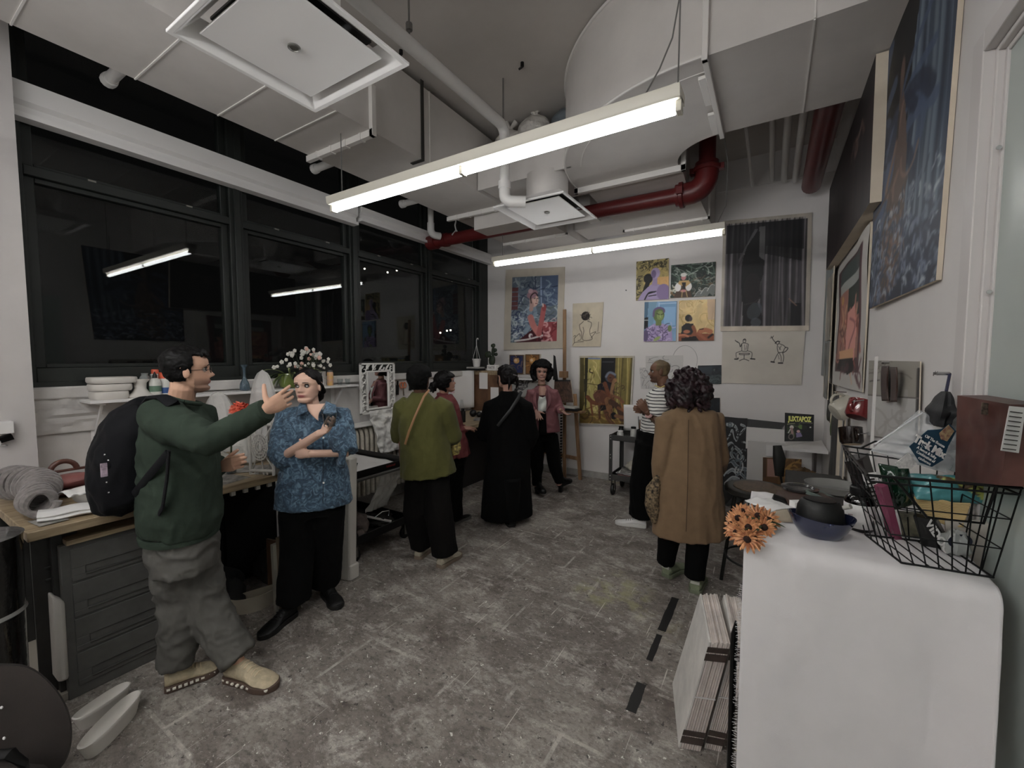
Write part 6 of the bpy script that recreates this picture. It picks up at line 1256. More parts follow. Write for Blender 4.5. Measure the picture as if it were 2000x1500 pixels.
def face_parts(t,M,hair_c,iris=(50,36,28),gaze=(0,1,0),brow=1,open_=1.0,teeth=False):
    gz=V(gaze).normalized(); em=vmat('eye_surface',.08,spec=.6)
    for s in (-1,1):
        c=V((s*.031,.064,.502*HH)); r=.0122; n=22; m=MB(); m.ell(c,r,n)
        cols=[]
        for p in m.v:
            k=((p-c).normalized()).dot(gz); cols.append((.01,.01,.01) if k>.975 else (alb(iris,1.2) if k>.90 else (.62,.58,.55)))
        m.v=[M@p for p in m.v]; m.build('eyeball',em,t,cols=cols)
        m=MB()
        up=[(s*.031+.0145*math.cos(a),.0765-.0035*abs(math.cos(a))**2*2,.502*HH+.0075*open_*math.sin(a)+.0005) for a in [PI*i/10 for i in range(11)]]
        m.tube(up,.0017,6); m.v=[M@p for p in m.v]; m.build('upper_lashes',mat('lash',(24,18,17),.6,k=1),t)
        m=MB(); m.tube([(p[0],p[1]-.001,p[2]+.0035+.001) for p in up],.003,6)
        m.tube([(s*.031+.014*math.cos(a),.0755-.0035*abs(math.cos(a))**2*2,.502*HH-.0055*open_*math.sin(a)) for a in [PI*i/10 for i in range(11)]],.0022,6); m.v=[M@p for p in m.v]; m.build('eyelid',face_parts.skin,t)
        if brow:
            m=MB(); m.tube([(s*(.014+.036*k),.0885-.011*k*k,.58*HH+.006*math.sin(PI*(.25+.6*k))) for k in [i/8 for i in range(9)]],[.0022,.0032,.0036,.0036,.0034,.003,.0026,.002,.001],6,ry=[.002]*9); m.v=[M@p for p in m.v]; m.build('eyebrow',mat('brow_%d_%d'%hair_c[:2],hair_c,.8,k=1.1),t)
    if teeth:
        m=MB(); m.tube([(.019*math.sin(a),.0895-.004*math.sin(a)**2*2,.223*HH+.003*abs(math.sin(a))) for a in [-1.2+2.4*i/10 for i in range(11)]],[.0015]+[.0035]*9+[.0015],6,ry=[.001]+[.002]*9+[.001]); m.v=[M@p for p in m.v]; m.build('teeth',mat('teeth',(190,186,178),.3),t)
def hand(m,w,d,n,s,curl=(.4,.45,.5,.6),sp=.06,thumb=(.8,.5,.1),sc=1.,tb=.35):
    # w wrist, d finger direction, n direction the palm faces, s towards the thumb side
    w=V(w); d=V(d).normalized(); s=V(s); s=(s-d*s.dot(d)).normalized(); n=V(n); n=(n-d*n.dot(d)-s*n.dot(s)).normalized()
    L=.088*sc
    m.tube([w-d*.02,w+d*.012*sc,w+d*.04*sc,w+d*.07*sc,w+d*L],[.026*sc,.03*sc,.038*sc,.041*sc,.038*sc],14,up=n,ry=[.019*sc,.018*sc,.016*sc,.0145*sc,.011*sc])
    for k,(o,l,r) in enumerate(((.03,.074,.0088),(.0105,.082,.0092),(-.0095,.077,.0088),(-.0285,.06,.0076))):
        b=w+d*(L-.012*sc-(.006*sc if k==3 else 0))+s*o*sc; a=0; dd=(d+s*(o*sp/.03)).normalized(); pts=[b]; p=b+dd*.01*sc; pts.append(p)
        for q,fr in enumerate((.46,.3,.24)):
            a+=curl[k]*(.75 if q==0 else 1.1); e=dd*math.cos(a)+n*math.sin(a); p=p+e*l*fr*sc; pts.append(p)
        m.tube(pts,[r*sc*1.05,r*sc*1.05,r*sc,r*sc*.92,r*sc*.68],9)
    e=(s*thumb[0]+d*thumb[1]+n*thumb[2]).normalized(); b=w+d*.022*sc+s*.02*sc+n*.004; p1=b+e*.034*sc; e2=(e+d*tb).normalized(); p2=p1+e2*.032*sc; p3=p2+(e2+d*tb*.6+n*.1).normalized()*.026*sc
    m.tube([b-e*.008,b+e*.01,p1,p2,p3],[.014*sc,.0145*sc,.0115*sc,.01*sc,.0075*sc],9)
def shoe(t,heel,dr,L=.28,w=.1,h=.1,up=None,sole=(60,55,50),fold=.0,kind='sneaker',name='shoe',tilt=0,lace=None):
    # heel = floor point at the back of the shoe
    d=V((dr[0],dr[1],0)).normalized(); hp=V(heel); rgt=V((d.y,-d.x,0)); z=V((0,0,1))
    if tilt: d=(d*math.cos(tilt)+z*math.sin(tilt)); z=rgt.cross(d)
    n=18; prof=[]; m=MB(); rs=[]; so=MB(); rs2=[]
    for i in range(n+1):
        t_=i/n; x=t_*L
        ww=w/2*lut(t_,[(0,.55),(.06,.78),(.25,.8),(.45,.78),(.7,1.0),(.88,.85),(.96,.55),(1,.2)])
        hh=lut(t_,[(0,h*.75),(.05,h*.98),(.22,h*1.02),(.38,h*.9),(.55,h*.66),(.75,h*.5),(.9,h*.4),(.97,h*.28),(1,h*.18)])
        b=.018; ring=[]
        for j in range(16):
            a=2*PI*j/16; yy=math.cos(a); zz=math.sin(a); ring.append(hp+d*x+rgt*(ww*math.copysign(abs(yy)**.75,yy)*(1-.35*max(0,zz)**1.5))+z*(b+(hh-b)*(.5+.5*zz)))
        rs.append(ring)
        s2=1.06; rs2.append([hp+d*(x*1.02-.003)+rgt*(ww*s2*yy)+z*zz for yy,zz in ((-1,0),(1,0),(1.03,.02),(.98,.03),(-.98,.03),(-1.03,.02))])
    m.rings(rs); so.rings(rs2,sm=False)
    o=m.build(name,up,t); so.build('sole',mat('sole_%d_%d'%(sole[0],sole[2]),sole,.6),o,bevel=.002)
    if lace:
        for k in range(5):
            t_=.36+k*.07; hh=lut(t_,[(0,h*.75),(.38,h*.9),(.55,h*.66),(.75,h*.5)])
            MB().tube([hp+d*(L*t_)+rgt*x+z*(hh+.003-abs(x)*.35) for x in (-.026,-.012,0,.012,.026)],.0028,6).build('lace',lace,o)
    return o
def limb(m,pts,r,ry=None,up=None,n=14): m.tube(pts,r,n,up=up,ry=ry)
def lathe_hair(M,off,zmin,seed,amp,fr,clip=None,nr=40,ns=56,back=0,f=None,lo=.0):
    # shell over the skull following the head shape, returned as closed mb
    rs=[]
    for i in range(nr+1):
        zn=zmin+(1.0-zmin)*i/nr; ring=[]
        for j in range(ns):
            a=2*PI*j/ns; p=headpt(min(.999,max(zn,.17)),a); p.z=zn*HH
            q=(p-V((0,-.01,.55*HH))); nn=q.normalized(); o=off+amp*mn.noise(V((nn.x*fr+seed,nn.y*fr,nn.z*fr)))+amp*.4*mn.noise(nn*fr*3)
            if zn>.93: o=o
            c=math.cos(a)
            if clip: o=clip(zn,a,c,o)
            p=p+nn*o; p.y-=back*(1-c)*.5
            ring.append(M@p)
        rs.append(ring)
    m=MB(); m.rings(rs); return m
def headM(base,f,tilt=0,roll=0,sc=1.):
    # base = world position of chin height on head axis
    f=V((f[0],f[1],0)).normalized(); ang=math.atan2(-f.x,f.y)
    return Matrix.Translation(V(base))@Euler((tilt,roll,ang),'XYZ').to_matrix().to_4x4()@Matrix.Scale(sc,4)
def skincols(M,skin,lip,shade=None,k=1.75):
    Mi=M.inverted(); a0=np.array(alb(skin,k)); al_=np.array(alb(lip,k)); sh=np.array(alb(shade,k)) if shade else None; red=a0*np.array((1.08,.9,.88))
    def f(p):
        q=Mi@p; c=a0
        if abs(q.x)<.1 and -.03<q.z<.3 and q.y>0.02:
            if sh is not None and q.z<.34*HH: 
                kk=min(1,max(0,(.34*HH-q.z)/.02))*.7; c=c*(1-kk)+sh*kk
            kk=.25*g(abs(q.x)-.042,.016)*g(q.z-.38*HH,.02)+.3*g(q.x,.012)*g(q.z-.37*HH,.012); c=c*(1-kk)+red*kk
            kk=g(q.x,.017)*(g(q.z-.238*HH,.0045)+g(q.z-.205*HH,.0048)); kk=min(1,kk*1.1); c=c*(1-kk)+al_*kk
        n_=1+.05*mn.noise(p*30); return tuple(np.clip(c*n_,0,1))
    return f
def fabric(name,c,rough=.9,k=1.8,nz=None,bump=(220,.25,.0015),c2=None,sheen=0): return mat(name,c,rough,k=k,nz=nz,bump=bump,c2=c2,sheen=sheen*.3,spec=.2)
hairm=lambda n,c,r=.55: mat(n,c,r,k=1.1,bump=(120,.4,.002),nz=(60,.3),spec=.2)
def fwd(a,b): d=V(b)-V(a); return d.normalized()
PG='people gathered in the studio'
# =====================================================================
# 1  man in green sweater
B=(-2.45,.95); Q,pm=plane(B); f=V((.3,.954,0)).normalized(); lat=V((f.y,-f.x,0))  # lat = his right side, towards viewer
t=thing('person','man in a green sweater and glasses with a backpack, gesturing with his raised arm','person',(B[0],B[1],0))
face_parts.skin=sk1=vmat('skin_surface',.5,spec=.35,bump=(160,.08,.001))
hipc=Q(357,1075); hipc.z=.93; hip=[hipc-lat*.095,hipc+lat*.095]  # left, right
ankR=onZ(330,1335,.08)   # back foot, near
heelA=onZ(322,1348,0); toeA=onZ(430,1306,0); heelB=onZ(447,1322,0); toeB=onZ(548,1348,0)
ankA=heelA.lerp(toeA,.22)+V((0,0,.09)); ankB=heelB.lerp(toeB,.22)+V((0,0,.09))
kneeA=Q(352,1190,.0); kneeB=Q(402,1182,.05)
shc=Q(345,812); shR=Q(318,815,-.14); shL=Q(388,812,.14)
elR=Q(410,860,-.24); wrR=Q(520,800,-.26); 
elL=Q(405,900,.2); wrL=Q(432,912,.12)
chin=Q(386,769); M1=headM(Q(369,768,-.01)+f*.0,f,.03,0,1.02)
m=MB(); head_mb(m,M1)
neck=Q(352,795); 
m.tube([neck-V((0,0,.08)),neck,M1@V((0,-.02,.03)),M1@V((0,-.015,.09))],[.07,.058,.054,.05],16)
m.tube([hipc,Q(350,960),Q(345,850),neck-V((0,0,.06))],[.14,.14,.16,.08],16,up=f,ry=[.1,.1,.11,.07])
limb(m,[shR,elR,wrR],[.045,.036,.025]); limb(m,[shL,elL,wrL],[.045,.036,.025])
limb(m,[hip[1],kneeA,ankA],[.07,.045,.03]); limb(m,[hip[0],kneeB,ankB],[.07,.045,.03])
dR=(Q(561,777,-.17)-wrR).normalized()
hand(m,wrR+dR*.0,dR,FH*.8-RT*.3,(-.15,-.1,1),(.1,.18,.26,.34),.13,(.95,.3,.25),1.0,.25)
dL=fwd(wrL,Q(455,905,.1)); hand(m,wrL,dL,(0,0,-1) if 0 else (-.3,.1,.0),(0,0,1),(.75,.75,.8,.8),.04,(.6,.6,.6),1.0)
e=remesh(m,.0032,2,.45); finish(e,'body',sk1,t,skincols(M1,(172,134,112),(140,84,76),(112,86,74)))
face_parts(t,M1,(26,20,20),open_=.85)
def clipshort(zn,a,c,o):
    # short hair: hairline on forehead high, sideburn
    if c>.25 and zn<.8: return -.02
    if c>-.1 and zn<.6-.15*(c<.1): return -.02 if zn<.5 or c>.1 else o
    if c<=-.1 and zn<.3: return -.004
    return o
m=lathe_hair(M1,.012,.2,2,.004,7,clipshort,48,72)
for i in range(60):
    a=random.uniform(-1.1,1.1); zn=random.uniform(.76,.86); p=M1@(headpt(zn,a)+V((0,.006,.006))); m.tube([p+V((0,0,.012)),p+(M1.to_3x3()@V((math.sin(a)*.4,.5,-.35)))*.02],[.009,.003],6)
cloth(m,'hair',hairm('hair_black',(22,18,18)),t,.0042,2,.002,40,(1,1,1),fine=.0015)
gl=mat('glasses_wire',(40,36,34),.3,metal=.6,k=1); 
g_=thing('glasses','thin wire rimmed glasses worn by the man in the green sweater','glasses',M1@V((0,.09,.5*HH)))
for s in (-1,1):
    m=MB(); m.tube([(s*.032+.02*math.cos(a),.093-.004*abs(math.cos(a)),.485*HH+.0135*math.sin(a)) for a in [2*PI*i/20 for i in range(21)]],.0013,6); m.v=[M1@p for p in m.v]; m.build('rim',gl,g_)
    m=MB(); m.tube([(s*.051,.088,.495*HH),(s*.068,.05,.5*HH),(s*.076,-.01,.5*HH)],.0013,6); m.v=[M1@p for p in m.v]; m.build('temple',gl,g_)
    m=MB(); m.rings([[V((s*.032+r*.02*math.cos(a),.093,.485*HH+r*.0135*math.sin(a))) for a in [2*PI*i/16 for i in range(16)]] for r in (.02,.98)],cap=False); m.v=[M1@p for p in m.v]; m.build('lens',glassy('lens_glass',(.97,.97,.97)),g_,solid=.001)
m=MB(); m.tube([(-.012,.094,.5*HH),(0,.097,.51*HH),(.012,.094,.5*HH)],.0013,6); m.v=[M1@p for p in m.v]; m.build('bridge',gl,g_)
# sweater
sw=fabric('sweater_green',(52,64,54),nz=(7,.12),k=1.85,bump=(260,.35,.0015))
m=MB()
hem=Q(352,1030); 
m.tube([hem,Q(354,1000),Q(352,940),Q(349,880),Q(345,830),Q(346,803),Q(351,786)],[.205,.225,.215,.215,.225,.19,.09],28,up=f,ry=[.165,.18,.17,.165,.15,.115,.085])
m.tube([shc-lat*.05,shR,shR.lerp(elR,.3)-V((0,0,.01)),elR-V((0,0,.0)),elR.lerp(wrR,.5),wrR-(wrR-elR).normalized()*.01],[.1,.098,.088,.07,.06,.05],20)
m.tube([shc+lat*.0-lat*.05,shL,shL.lerp(elL,.5),elL,wrL],[.09,.09,.08,.068,.05],18)
def rib_(p):
    return 0
cloth(m,'sweater',sw,t,.0085,4,.011,7,(1,1,.8),3)
m=MB(); m.tube([M1@V((.07*math.cos(a),-.025+.068*math.sin(a),-.034-.022*math.sin(a))) for a in [2*PI*i/24 for i in range(25)]],.011,10); m.build('collar',sw,t)
m=MB(); dd=(wrR-elR).normalized(); u_=dd.orthogonal().normalized(); w_=dd.cross(u_); m.rings([[wrR+dd*k+(u_*math.cos(a)+w_*math.sin(a))*r for a in [2*PI*i/20 for i in range(20)]] for k,r in ((-.06,.05),(-.05,.053),(-.012,.05),(.0,.048),(.004,.042))]); m.build('cuff',sw,t)
m=MB(); r0=.2; m.rings([[hem+V((0,0,z))+(lat*math.cos(a)*r0*k+f*math.sin(a)*.165*k) for a in [2*PI*i/32 for i in range(32)]] for z,k in ((-.03,.93),(-.034,1.0),(-.01,1.02),(.0,1.0),(.0,.9))]); m.build('hem_band',sw,t)
# trousers
tg=fabric('cargo_grey',(88,86,82),.8,1.8,(5,.12))
m=MB(); m.tube([Q(356,1020),Q(357,1060),Q(360,1105)],[.17,.19,.19],24,up=f,ry=[.14,.155,.14])
m.tube([hip[1]-V((0,0,.02)),kneeA+V((0,0,.2)),kneeA,kneeA.lerp(ankA,.55),ankA+V((0,0,.02))],[.12,.115,.095,.088,.08],20); m.tube([hip[0]-V((0,0,.02)),(hip[0]*.45+kneeB*.55),kneeB,kneeB.lerp(ankB,.55),ankB+V((0,0,.03))],[.12,.112,.1,.092,.085],20)
cloth(m,'cargo_trousers',tg,t,.009,4,.014,9,(1,1,1.1),9)
cr=fabric('sneaker_cream',(152,140,116),.6,1.8,(22,.18),bump=(45,.7,.005)); lc=mat('lace_tan',(168,154,128),.8)
s1=shoe(t,heelA,toeA-heelA,(toeA-heelA).length*1.0,.11,.115,cr,(88,70,60),lace=lc); s2=shoe(t,heelB,toeB-heelB,.31,.12,.115,cr,(88,70,60),lace=lc)
for s_,h_,t_ in ((s1,heelA,toeA),(s2,heelB,toeB)):
    d_=(t_-h_).normalized(); rg_=V((d_.y,-d_.x,0))
    for k in range(9):
        p=h_+d_*((t_-h_).length*(.06+.1*k))+rg_*(.045+.012*math.sin(k*.4)); MB().cbox(p+V((0,0,.022)),(.014,.012,.008),Euler((0,0,math.atan2(d_.y,d_.x)))).build('sole_dot',mat('sole_white',(180,176,166),.5),s_)
# backpack, a thing he carries
bkp=fabric('backpack_navy',(24,25,32),.75,1.5,(6,.15),bump=(300,.3,.001),sheen=.05)
c=Q(252,895,-.03); bt=thing('backpack','navy black backpack worn by the man in the green sweater','backpack',c-V((0,0,.28)))
m=MB(); ax=V((0,0,1)); tl=Q(296,800,-.05)
m.tube([Q(266,990,-.02),Q(248,978,-.03),Q(240,930,-.03),Q(251,870,-.03),Q(268,820,-.03),Q(292,792,-.03)],[.1,.17,.19,.18,.15,.09],28,up=f,ry=[.07,.125,.145,.135,.11,.06])
cloth(m,'pack_body',bkp,bt,.011,5,.014,6,(1,1,.7),4)
m=MB(); m.tube([Q(222,845,-.1),Q(212,900,-.13),Q(208,960,-.1)],[.06,.09,.06],16,up=f,ry=[.05,.06,.05]); cloth(m,'front_pocket',bkp,bt,.009,4,.006,9,(1,1,1),6)
m=MB(); m.tube([Q(285,795,-.06),Q(298,777,-.12),Q(318,775,-.165),Q(336,787,-.18),Q(350,803,-.1)],[.012]*4+[.004],10,up=f,ry=[.028]*4+[.02]); m.build('shoulder_strap',bkp,bt)
m=MB(); m.tube([Q(330,880,-.235),Q(326,935,-.24),Q(318,990,-.225),Q(312,1000,-.2)],.007,8,up=lat,ry=[.022]*4); m.build('strap_tail',bkp,bt)
m=MB(); m.tube([Q(328,885,-.24),Q(290,930,-.2),Q(262,965,-.15)],.007,8,ry=.02); m.build('lower_strap',bkp,bt)
m=MB(); m.tube([Q(236,815,-.04),Q(228,806,-.04),Q(238,800,-.04),Q(252,803,-.04)],.006,8); m.build('grab_handle',bkp,bt)
for u,v in ((205,888),(212,899),(209,942),(213,962)): MB().ell(Q(u,v,-.235),.005,8).build('stud',chrome_m,bt)
MB().cbox(Q(203,918,-.235),(.008,.022,.06)).build('patch',mat('patch_pink',(140,124,136),.6,nz=(60,.4)),bt)
# the glass in his other hand
def cup(c,r,h,l,tilt=None):
    g_=thing('plastic_cup',l,'cup',c); MB().lathe([(r*.75,0),(r*.8,.002),(r,h),(r*.96,h),(r*.76,.004)],c,24,axis=tilt or (0,0,1)).build('cup_wall',glassy('clear_cup',(.7,.73,.74),.03),g_); return g_
gc_=onZ(452,925,.9); gl_=cup((gc_.x,gc_.y,.901),.036,.085,'clear tumbler held over the workbench by the man in green')
# =====================================================================
# 2  woman in the blue shirt
B=(-2.53,1.62); Q,pm=plane(B); f=V((.83,-.56,0)).normalized(); lat=V((f.y,-f.x,0))  # her right = image left
t=thing('person','woman in a blue patterned shirt with arms crossed holding a cup','person',(B[0],B[1],0))
M2=headM(Q(603,787,-.02),(.62*.98-.1,-.78,0) if 0 else (f*math.cos(.5)+lat*math.sin(.5)),.02,.03,.97)
shR=Q(562,815); shL=Q(664,815); neck=Q(612,803); elR=Q(552,893,-.1); wrR=Q(625,846,-.3); elL=Q(672,885,-.1); wrL=Q(600,886,-.22)
heelA=onZ(575,1200,0); toeA=onZ(540,1226,0); heelB=onZ(636,1160,0); toeB=onZ(662,1190,0)
hipc=Q(612,985); hp=[hipc+lat*.09,hipc-lat*.09]
m=MB(); head_mb(m,M2)
m.tube([neck-V((0,0,.1)),neck-V((0,0,.01)),M2@V((0,-.03,.01)),M2@V((0,-.02,.07))],[.06,.05,.045,.044],16)
m.tube([hipc,Q(612,900),Q(612,840),neck-V((0,0,.05))],[.12,.11,.13,.07],16,up=f,ry=[.09,.08,.09,.06]); m.tube([neck-V((0,0,.1))-lat*.0+f*.045,neck+f*.02+V((0,0,-.02))],[.05,.03],12)
limb(m,[shR,elR,wrR],[.042,.034,.0235]); limb(m,[shL,elL,wrL],[.042,.035,.024])
limb(m,[hp[0],(hp[0]+heelA)/2,heelA+V((0,0,.08))],[.08,.055,.04]); limb(m,[hp[1],(hp[1]+heelB)/2,heelB+V((0,0,.08))],[.08,.055,.04])
hand(m,wrR,fwd(wrR,Q(652,832,-.34)),f*.2+V((0,0,.9)),(V((0,0,.2))-f),(.45,.5,.55,.6),.05,(.5,.8,.6),.95)
hand(m,wrL,fwd(wrL,Q(585,884,-.2)),-f,(0,0,1),(.5,.5,.5,.5),.03,(.7,.5,.2),.93)
e=remesh(m,.003,2,.45); finish(e,'body',sk1,t,skincols(M2,(180,146,128),(150,84,84)))
face_parts(t,M2,(34,24,22),(46,34,28),(-.0+.55*-1*0,.85,.02) if 0 else (.45,.85,.05),open_=1)
def clipw(zn,a,c,o):
    if c>.15 and zn<.9-.26*abs(math.sin(a))**1.3: return -.03
    if c>-.25 and zn<.56: return -.03
    if zn<.25: return -.03
    return o
m=lathe_hair(M2,.009,.2,4,.002,6,clipw,48,64)
bun=M2@V((0,-.115,.22*HH)); m.ell(bun,(.04,.04,.052),20,nz=.15,seed=3); 
for s in (-1,1): m.tube([M2@V((s*.012,.05,.93*HH)),M2@V((s*.05,.04,.82*HH)),M2@V((s*.072,.016,.66*HH)),M2@V((s*.08,-.02,.5*HH)),M2@V((s*.06,-.08,.3*HH))],[.008,.011,.012,.014,.02],10)
cloth(m,'hair',hairm('hair_darkbrown',(34,26,26)),t,.004,3,.0022,30,(1,1,.3),fine=.001)
m=MB(); m.ell(M2@V((.079,.0,.385*HH)),.005,10); m.build('earring',mat('pearl',(190,186,178),.2),t)
# shirt with swirling pattern
def shirt_mat():
    m=mat('blue_print_shirt',(58,82,102),.75,k=1.8,sheen=.1,bump=(200,.2,.0015)); nt=m.node_tree; N=nt.nodes.new; L_=nt.links.new; b=nt.nodes['Principled BSDF']; tc=N('ShaderNodeTexCoord')
    t=N('ShaderNodeTexNoise'); t.inputs['Scale'].default_value=24; t.inputs['Detail'].default_value=4; t.inputs['Distortion'].default_value=2.2; L_(tc.outputs['Object'],t.inputs['Vector']); r=N('ShaderNodeValToRGB'); e=r.color_ramp.elements; e[0].position=.34; e[0].color=(*alb((48,67,86)),1); e[1].position=.66; e[1].color=(*alb((92,118,138)),1); q=r.color_ramp.elements.new(.5); q.color=(*alb((58,84,106)),1); L_(t.outputs['Fac'],r.inputs['Fac']); L_(r.outputs['Color'],b.inputs['Base Color']); return m
sm3=shirt_mat()
m=MB(); m.tube([Q(614,985),Q(614,950),Q(613,900),Q(613,860),Q(613,828),Q(612,810),Q(612,801)],[.235,.225,.19,.185,.19,.165,.085],28,up=f,ry=[.15,.15,.135,.135,.12,.095,.07])
m.tube([Q(590,815),shR,shR.lerp(elR,.45),elR+(elR-shR).normalized()*.0],[.07,.082,.084,.086],18); m.tube([Q(635,815),shL,shL.lerp(elL,.45),elL],[.07,.082,.084,.086],18)
m.tube([elR,elR.lerp(wrR,.16)],[.084,.078],16); m.tube([elL,elL.lerp(wrL,.16)],[.084,.078],16)
cloth(m,'shirt',sm3,t,.008,4,.01,8,(1,1,.8),2)
m=MB(); P_=[Q(599,786,-.06),Q(636,786,-.06),Q(634,803,-.13),Q(623,822,-.155),Q(604,805,-.13)]
m.grid(lambda a,b:(Q(599,788,-.05).lerp(Q(635,788,-.05),a)).lerp(Q(622,822,-.16),b)-FH*(.05*math.sin(PI*a)*(1-b)+.035*math.sin(PI*min(1,b*1.0))),10,10); m.build('neckline_skin',face_parts.skin,t,cols=[tuple(x*.95 for x in alb((180,146,128),1.75))]*121)
for pts in ([(596,781,-.01),(601,803,-.15),(579,814,-.15),(583,793,-.07)],[(637,783,-.01),(631,808,-.17),(658,812,-.15),(656,791,-.07)]):
    a,b,c,d=[Q(*p) for p in pts]; m=MB(); m.grid(lambda u_,w_:a.lerp(b,w_).lerp(d.lerp(c,w_),u_)-FH*(.012*math.sin(PI*u_)),6,8); m.build('collar',sm3,t,solid=.006)
for v in (855,881,943): MB().ell(Q(632,v,-.16 if v<900 else -.165),.0065,10).build('button',mat('button_white',(188,186,182),.3),t)
MB().tube([Q(631,v_,-.158) for v_ in (858,900,950,984)],.0022,5).build('placket',mat('placket_dark',(36,50,66),.8),t)
bk2=fabric('black_trousers',(13,13,14),.9,1.2,bump=(200,.2,.001),sheen=.02)
m=MB(); m.tube([hipc+V((0,0,.08)),hipc-V((0,0,.06))],[.17,.175],20,up=f,ry=[.12,.12]); m.tube([hp[0],(hp[0]*.5+heelA*.5)+V((0,0,0)),heelA+V((0,0,.1))],[.11,.1,.105],18); m.tube([hp[1],(hp[1]*.5+heelB*.5),heelB+V((0,0,.1))],[.11,.1,.105],18); cloth(m,'trousers',bk2,t,.011,4,.012,7,(1,1,.5),2)
bs=mat('black_shoe',(20,19,19),.5,k=1.1,bump=(40,.3,.003)); lb=mat('black_lace',(30,29,29),.8,k=1)
shoe(t,heelA,toeA-heelA,.27,.1,.1,bs,(22,20,20),lace=lb); shoe(t,heelB,toeB-heelB,.26,.1,.1,bs,(22,20,20),lace=lb)
cc=Q(644,833,-.345); cup(cc,.038,.075,'clear cup held by the woman in the blue shirt')
# =====================================================================
def foot2(t,h,to,L,w,up,sole=(150,142,128),lace=None,hh=.09,name='shoe'): return shoe(t,h,V(to)-V(h),L,w,hh,up,sole,lace=lace,name=name)
# 3 olive sweater
B=(-2.33,2.62); Q,pm=plane(B); f=V((-.45,.9,0)).normalized(); lat=V((f.y,-f.x,0))
t=thing('person','person in an olive green sweater seen from behind with a thin tan bag strap','person',(B[0],B[1],0))
M3=headM(Q(820,768),(f+lat*.35),0,0,.98); neck=Q(822,772); shR=Q(866,798); shL=Q(790,797); hipc=Q(835,905)
elR=Q(884,850,.05); wrR=Q(885,868,.3); elL=Q(780,850,.1); wrL=Q(800,850,.3)
hA=onZ(822,1082,0); tA=onZ(838,1058,0)
heelA=onZ(845,1090,0)
ft1h=onZ(815,1093,0); ft1t=onZ(853,1062,0); ft2h=onZ(858,1110,0); ft2t=onZ(903,1080,0)
m=MB(); head_mb(m,M3,nr=40,ns=48); m.tube([neck-V((0,0,.08)),neck,M3@V((0,-.02,.08))],[.06,.052,.05],14); m.tube([hipc,Q(828,830),neck-V((0,0,.05))],[.13,.14,.07],14,up=f,ry=[.09,.1,.06])
limb(m,[shR,elR,wrR],[.04,.035,.025]); limb(m,[shL,elL,wrL],[.04,.035,.025]); 
hand(m,wrR,fwd(wrR,wrR+f*.1-lat*.06),-lat,(0,0,1),(.6,.6,.6,.6)); hand(m,wrL,fwd(wrL,wrL+f*.1+lat*.06),lat,(0,0,1),(.6,.6,.6,.6))
kA=(hipc+lat*-.09).lerp(ft1h,.5); kB=(hipc+lat*.09).lerp(ft2h,.5)
limb(m,[hipc-lat*.09,kA,ft1h.lerp(ft1t,.2)+V((0,0,.08))],[.08,.055,.04]); limb(m,[hipc+lat*.09,kB,ft2h.lerp(ft2t,.2)+V((0,0,.08))],[.08,.055,.04])
finish(remesh(m,.006,2),'body',sk1,t,skincols(M3,(92,62,48),(80,50,44)))
def cliph(zn,a,c,o):
    if c>.45 and zn<.8: return -.02
    if c>.0 and zn<.58: return -.02
    if zn<.22: return -.005
    return o
cloth(lathe_hair(M3,.026,.1,5,.004,7,cliph,36,48),'hair',hairm('hair_coily',(16,14,14),.8),t,.006,2,.002,60,(1,1,1),fine=.004)
ov=fabric('sweater_olive',(80,79,38),.95,1.9,(8,.1),bump=(160,.35,.002),sheen=.3)
m=MB(); m.tube([Q(837,926),Q(834,900),Q(827,850),Q(825,812),Q(823,790),Q(822,775),Q(822,766)],[.232,.222,.2,.2,.165,.1,.07],26,up=f,ry=[.2,.185,.155,.145,.12,.09,.07])
m.tube([Q(850,790),shR,shR.lerp(elR,.5),elR,wrR],[.08,.09,.085,.078,.055],18); m.tube([Q(800,790),shL,shL.lerp(elL,.5),elL,wrL],[.08,.09,.085,.078,.055],18)
cloth(m,'sweater',ov,t,.009,5,.009,6,(1,1,.7),8)
bp3=fabric('trousers_brownblack',(26,21,19),.9,1.3)
m=MB(); m.tube([hipc+V((0,0,.06)),hipc-V((0,0,.06))],[.16,.165],20,up=f,ry=[.11,.115]); m.tube([hipc-lat*.075,kA,ft1h.lerp(ft1t,.25)+V((0,0,.09))],[.1,.112,.1],18); m.tube([hipc+lat*.075,kB,ft2h.lerp(ft2t,.25)+V((0,0,.09))],[.1,.112,.105],18); cloth(m,'trousers',bp3,t,.011,4,.011,7,(1,1,.5),5)
cs=fabric('suede_cream',(142,134,118),.8,1.8,(20,.12)); foot2(t,ft1h,ft1t,.27,.1,cs,(112,98,84)); foot2(t,ft2h,ft2t,.28,.1,cs,(112,98,84))
bg_=thing('shoulder_bag','small red shoulder bag on a tan strap carried by the olive sweater wearer','bag',Q(783,905,.02))
MB().hexa([Q(780,905,-.02),Q(794,905,-.06),Q(796,905,.06),Q(784,905,.08)],[Q(778,862,-.02),Q(792,862,-.08),Q(794,862,.06),Q(783,862,.08)]).build('bag_body',mat('bag_red',(132,40,36),.4,k=1.7),bg_,bevel=.01)
m=MB(); m.tube([Q(838,763,-.12),Q(826,776,-.17),Q(810,812,-.185),Q(797,845,-.15),Q(791,866,-.09)],.003,8,up=FH,ry=.0035); m=MB(); m.tube([Q(838,762,-.1),Q(828,774,-.165),Q(811,812,-.19),Q(799,842,-.2),Q(791,868,-.17)],[.009]*5,8,up=FH,ry=[.003]*5); m.build('strap',mat('strap_tan',(134,96,62),.5,k=1.8),bg_)
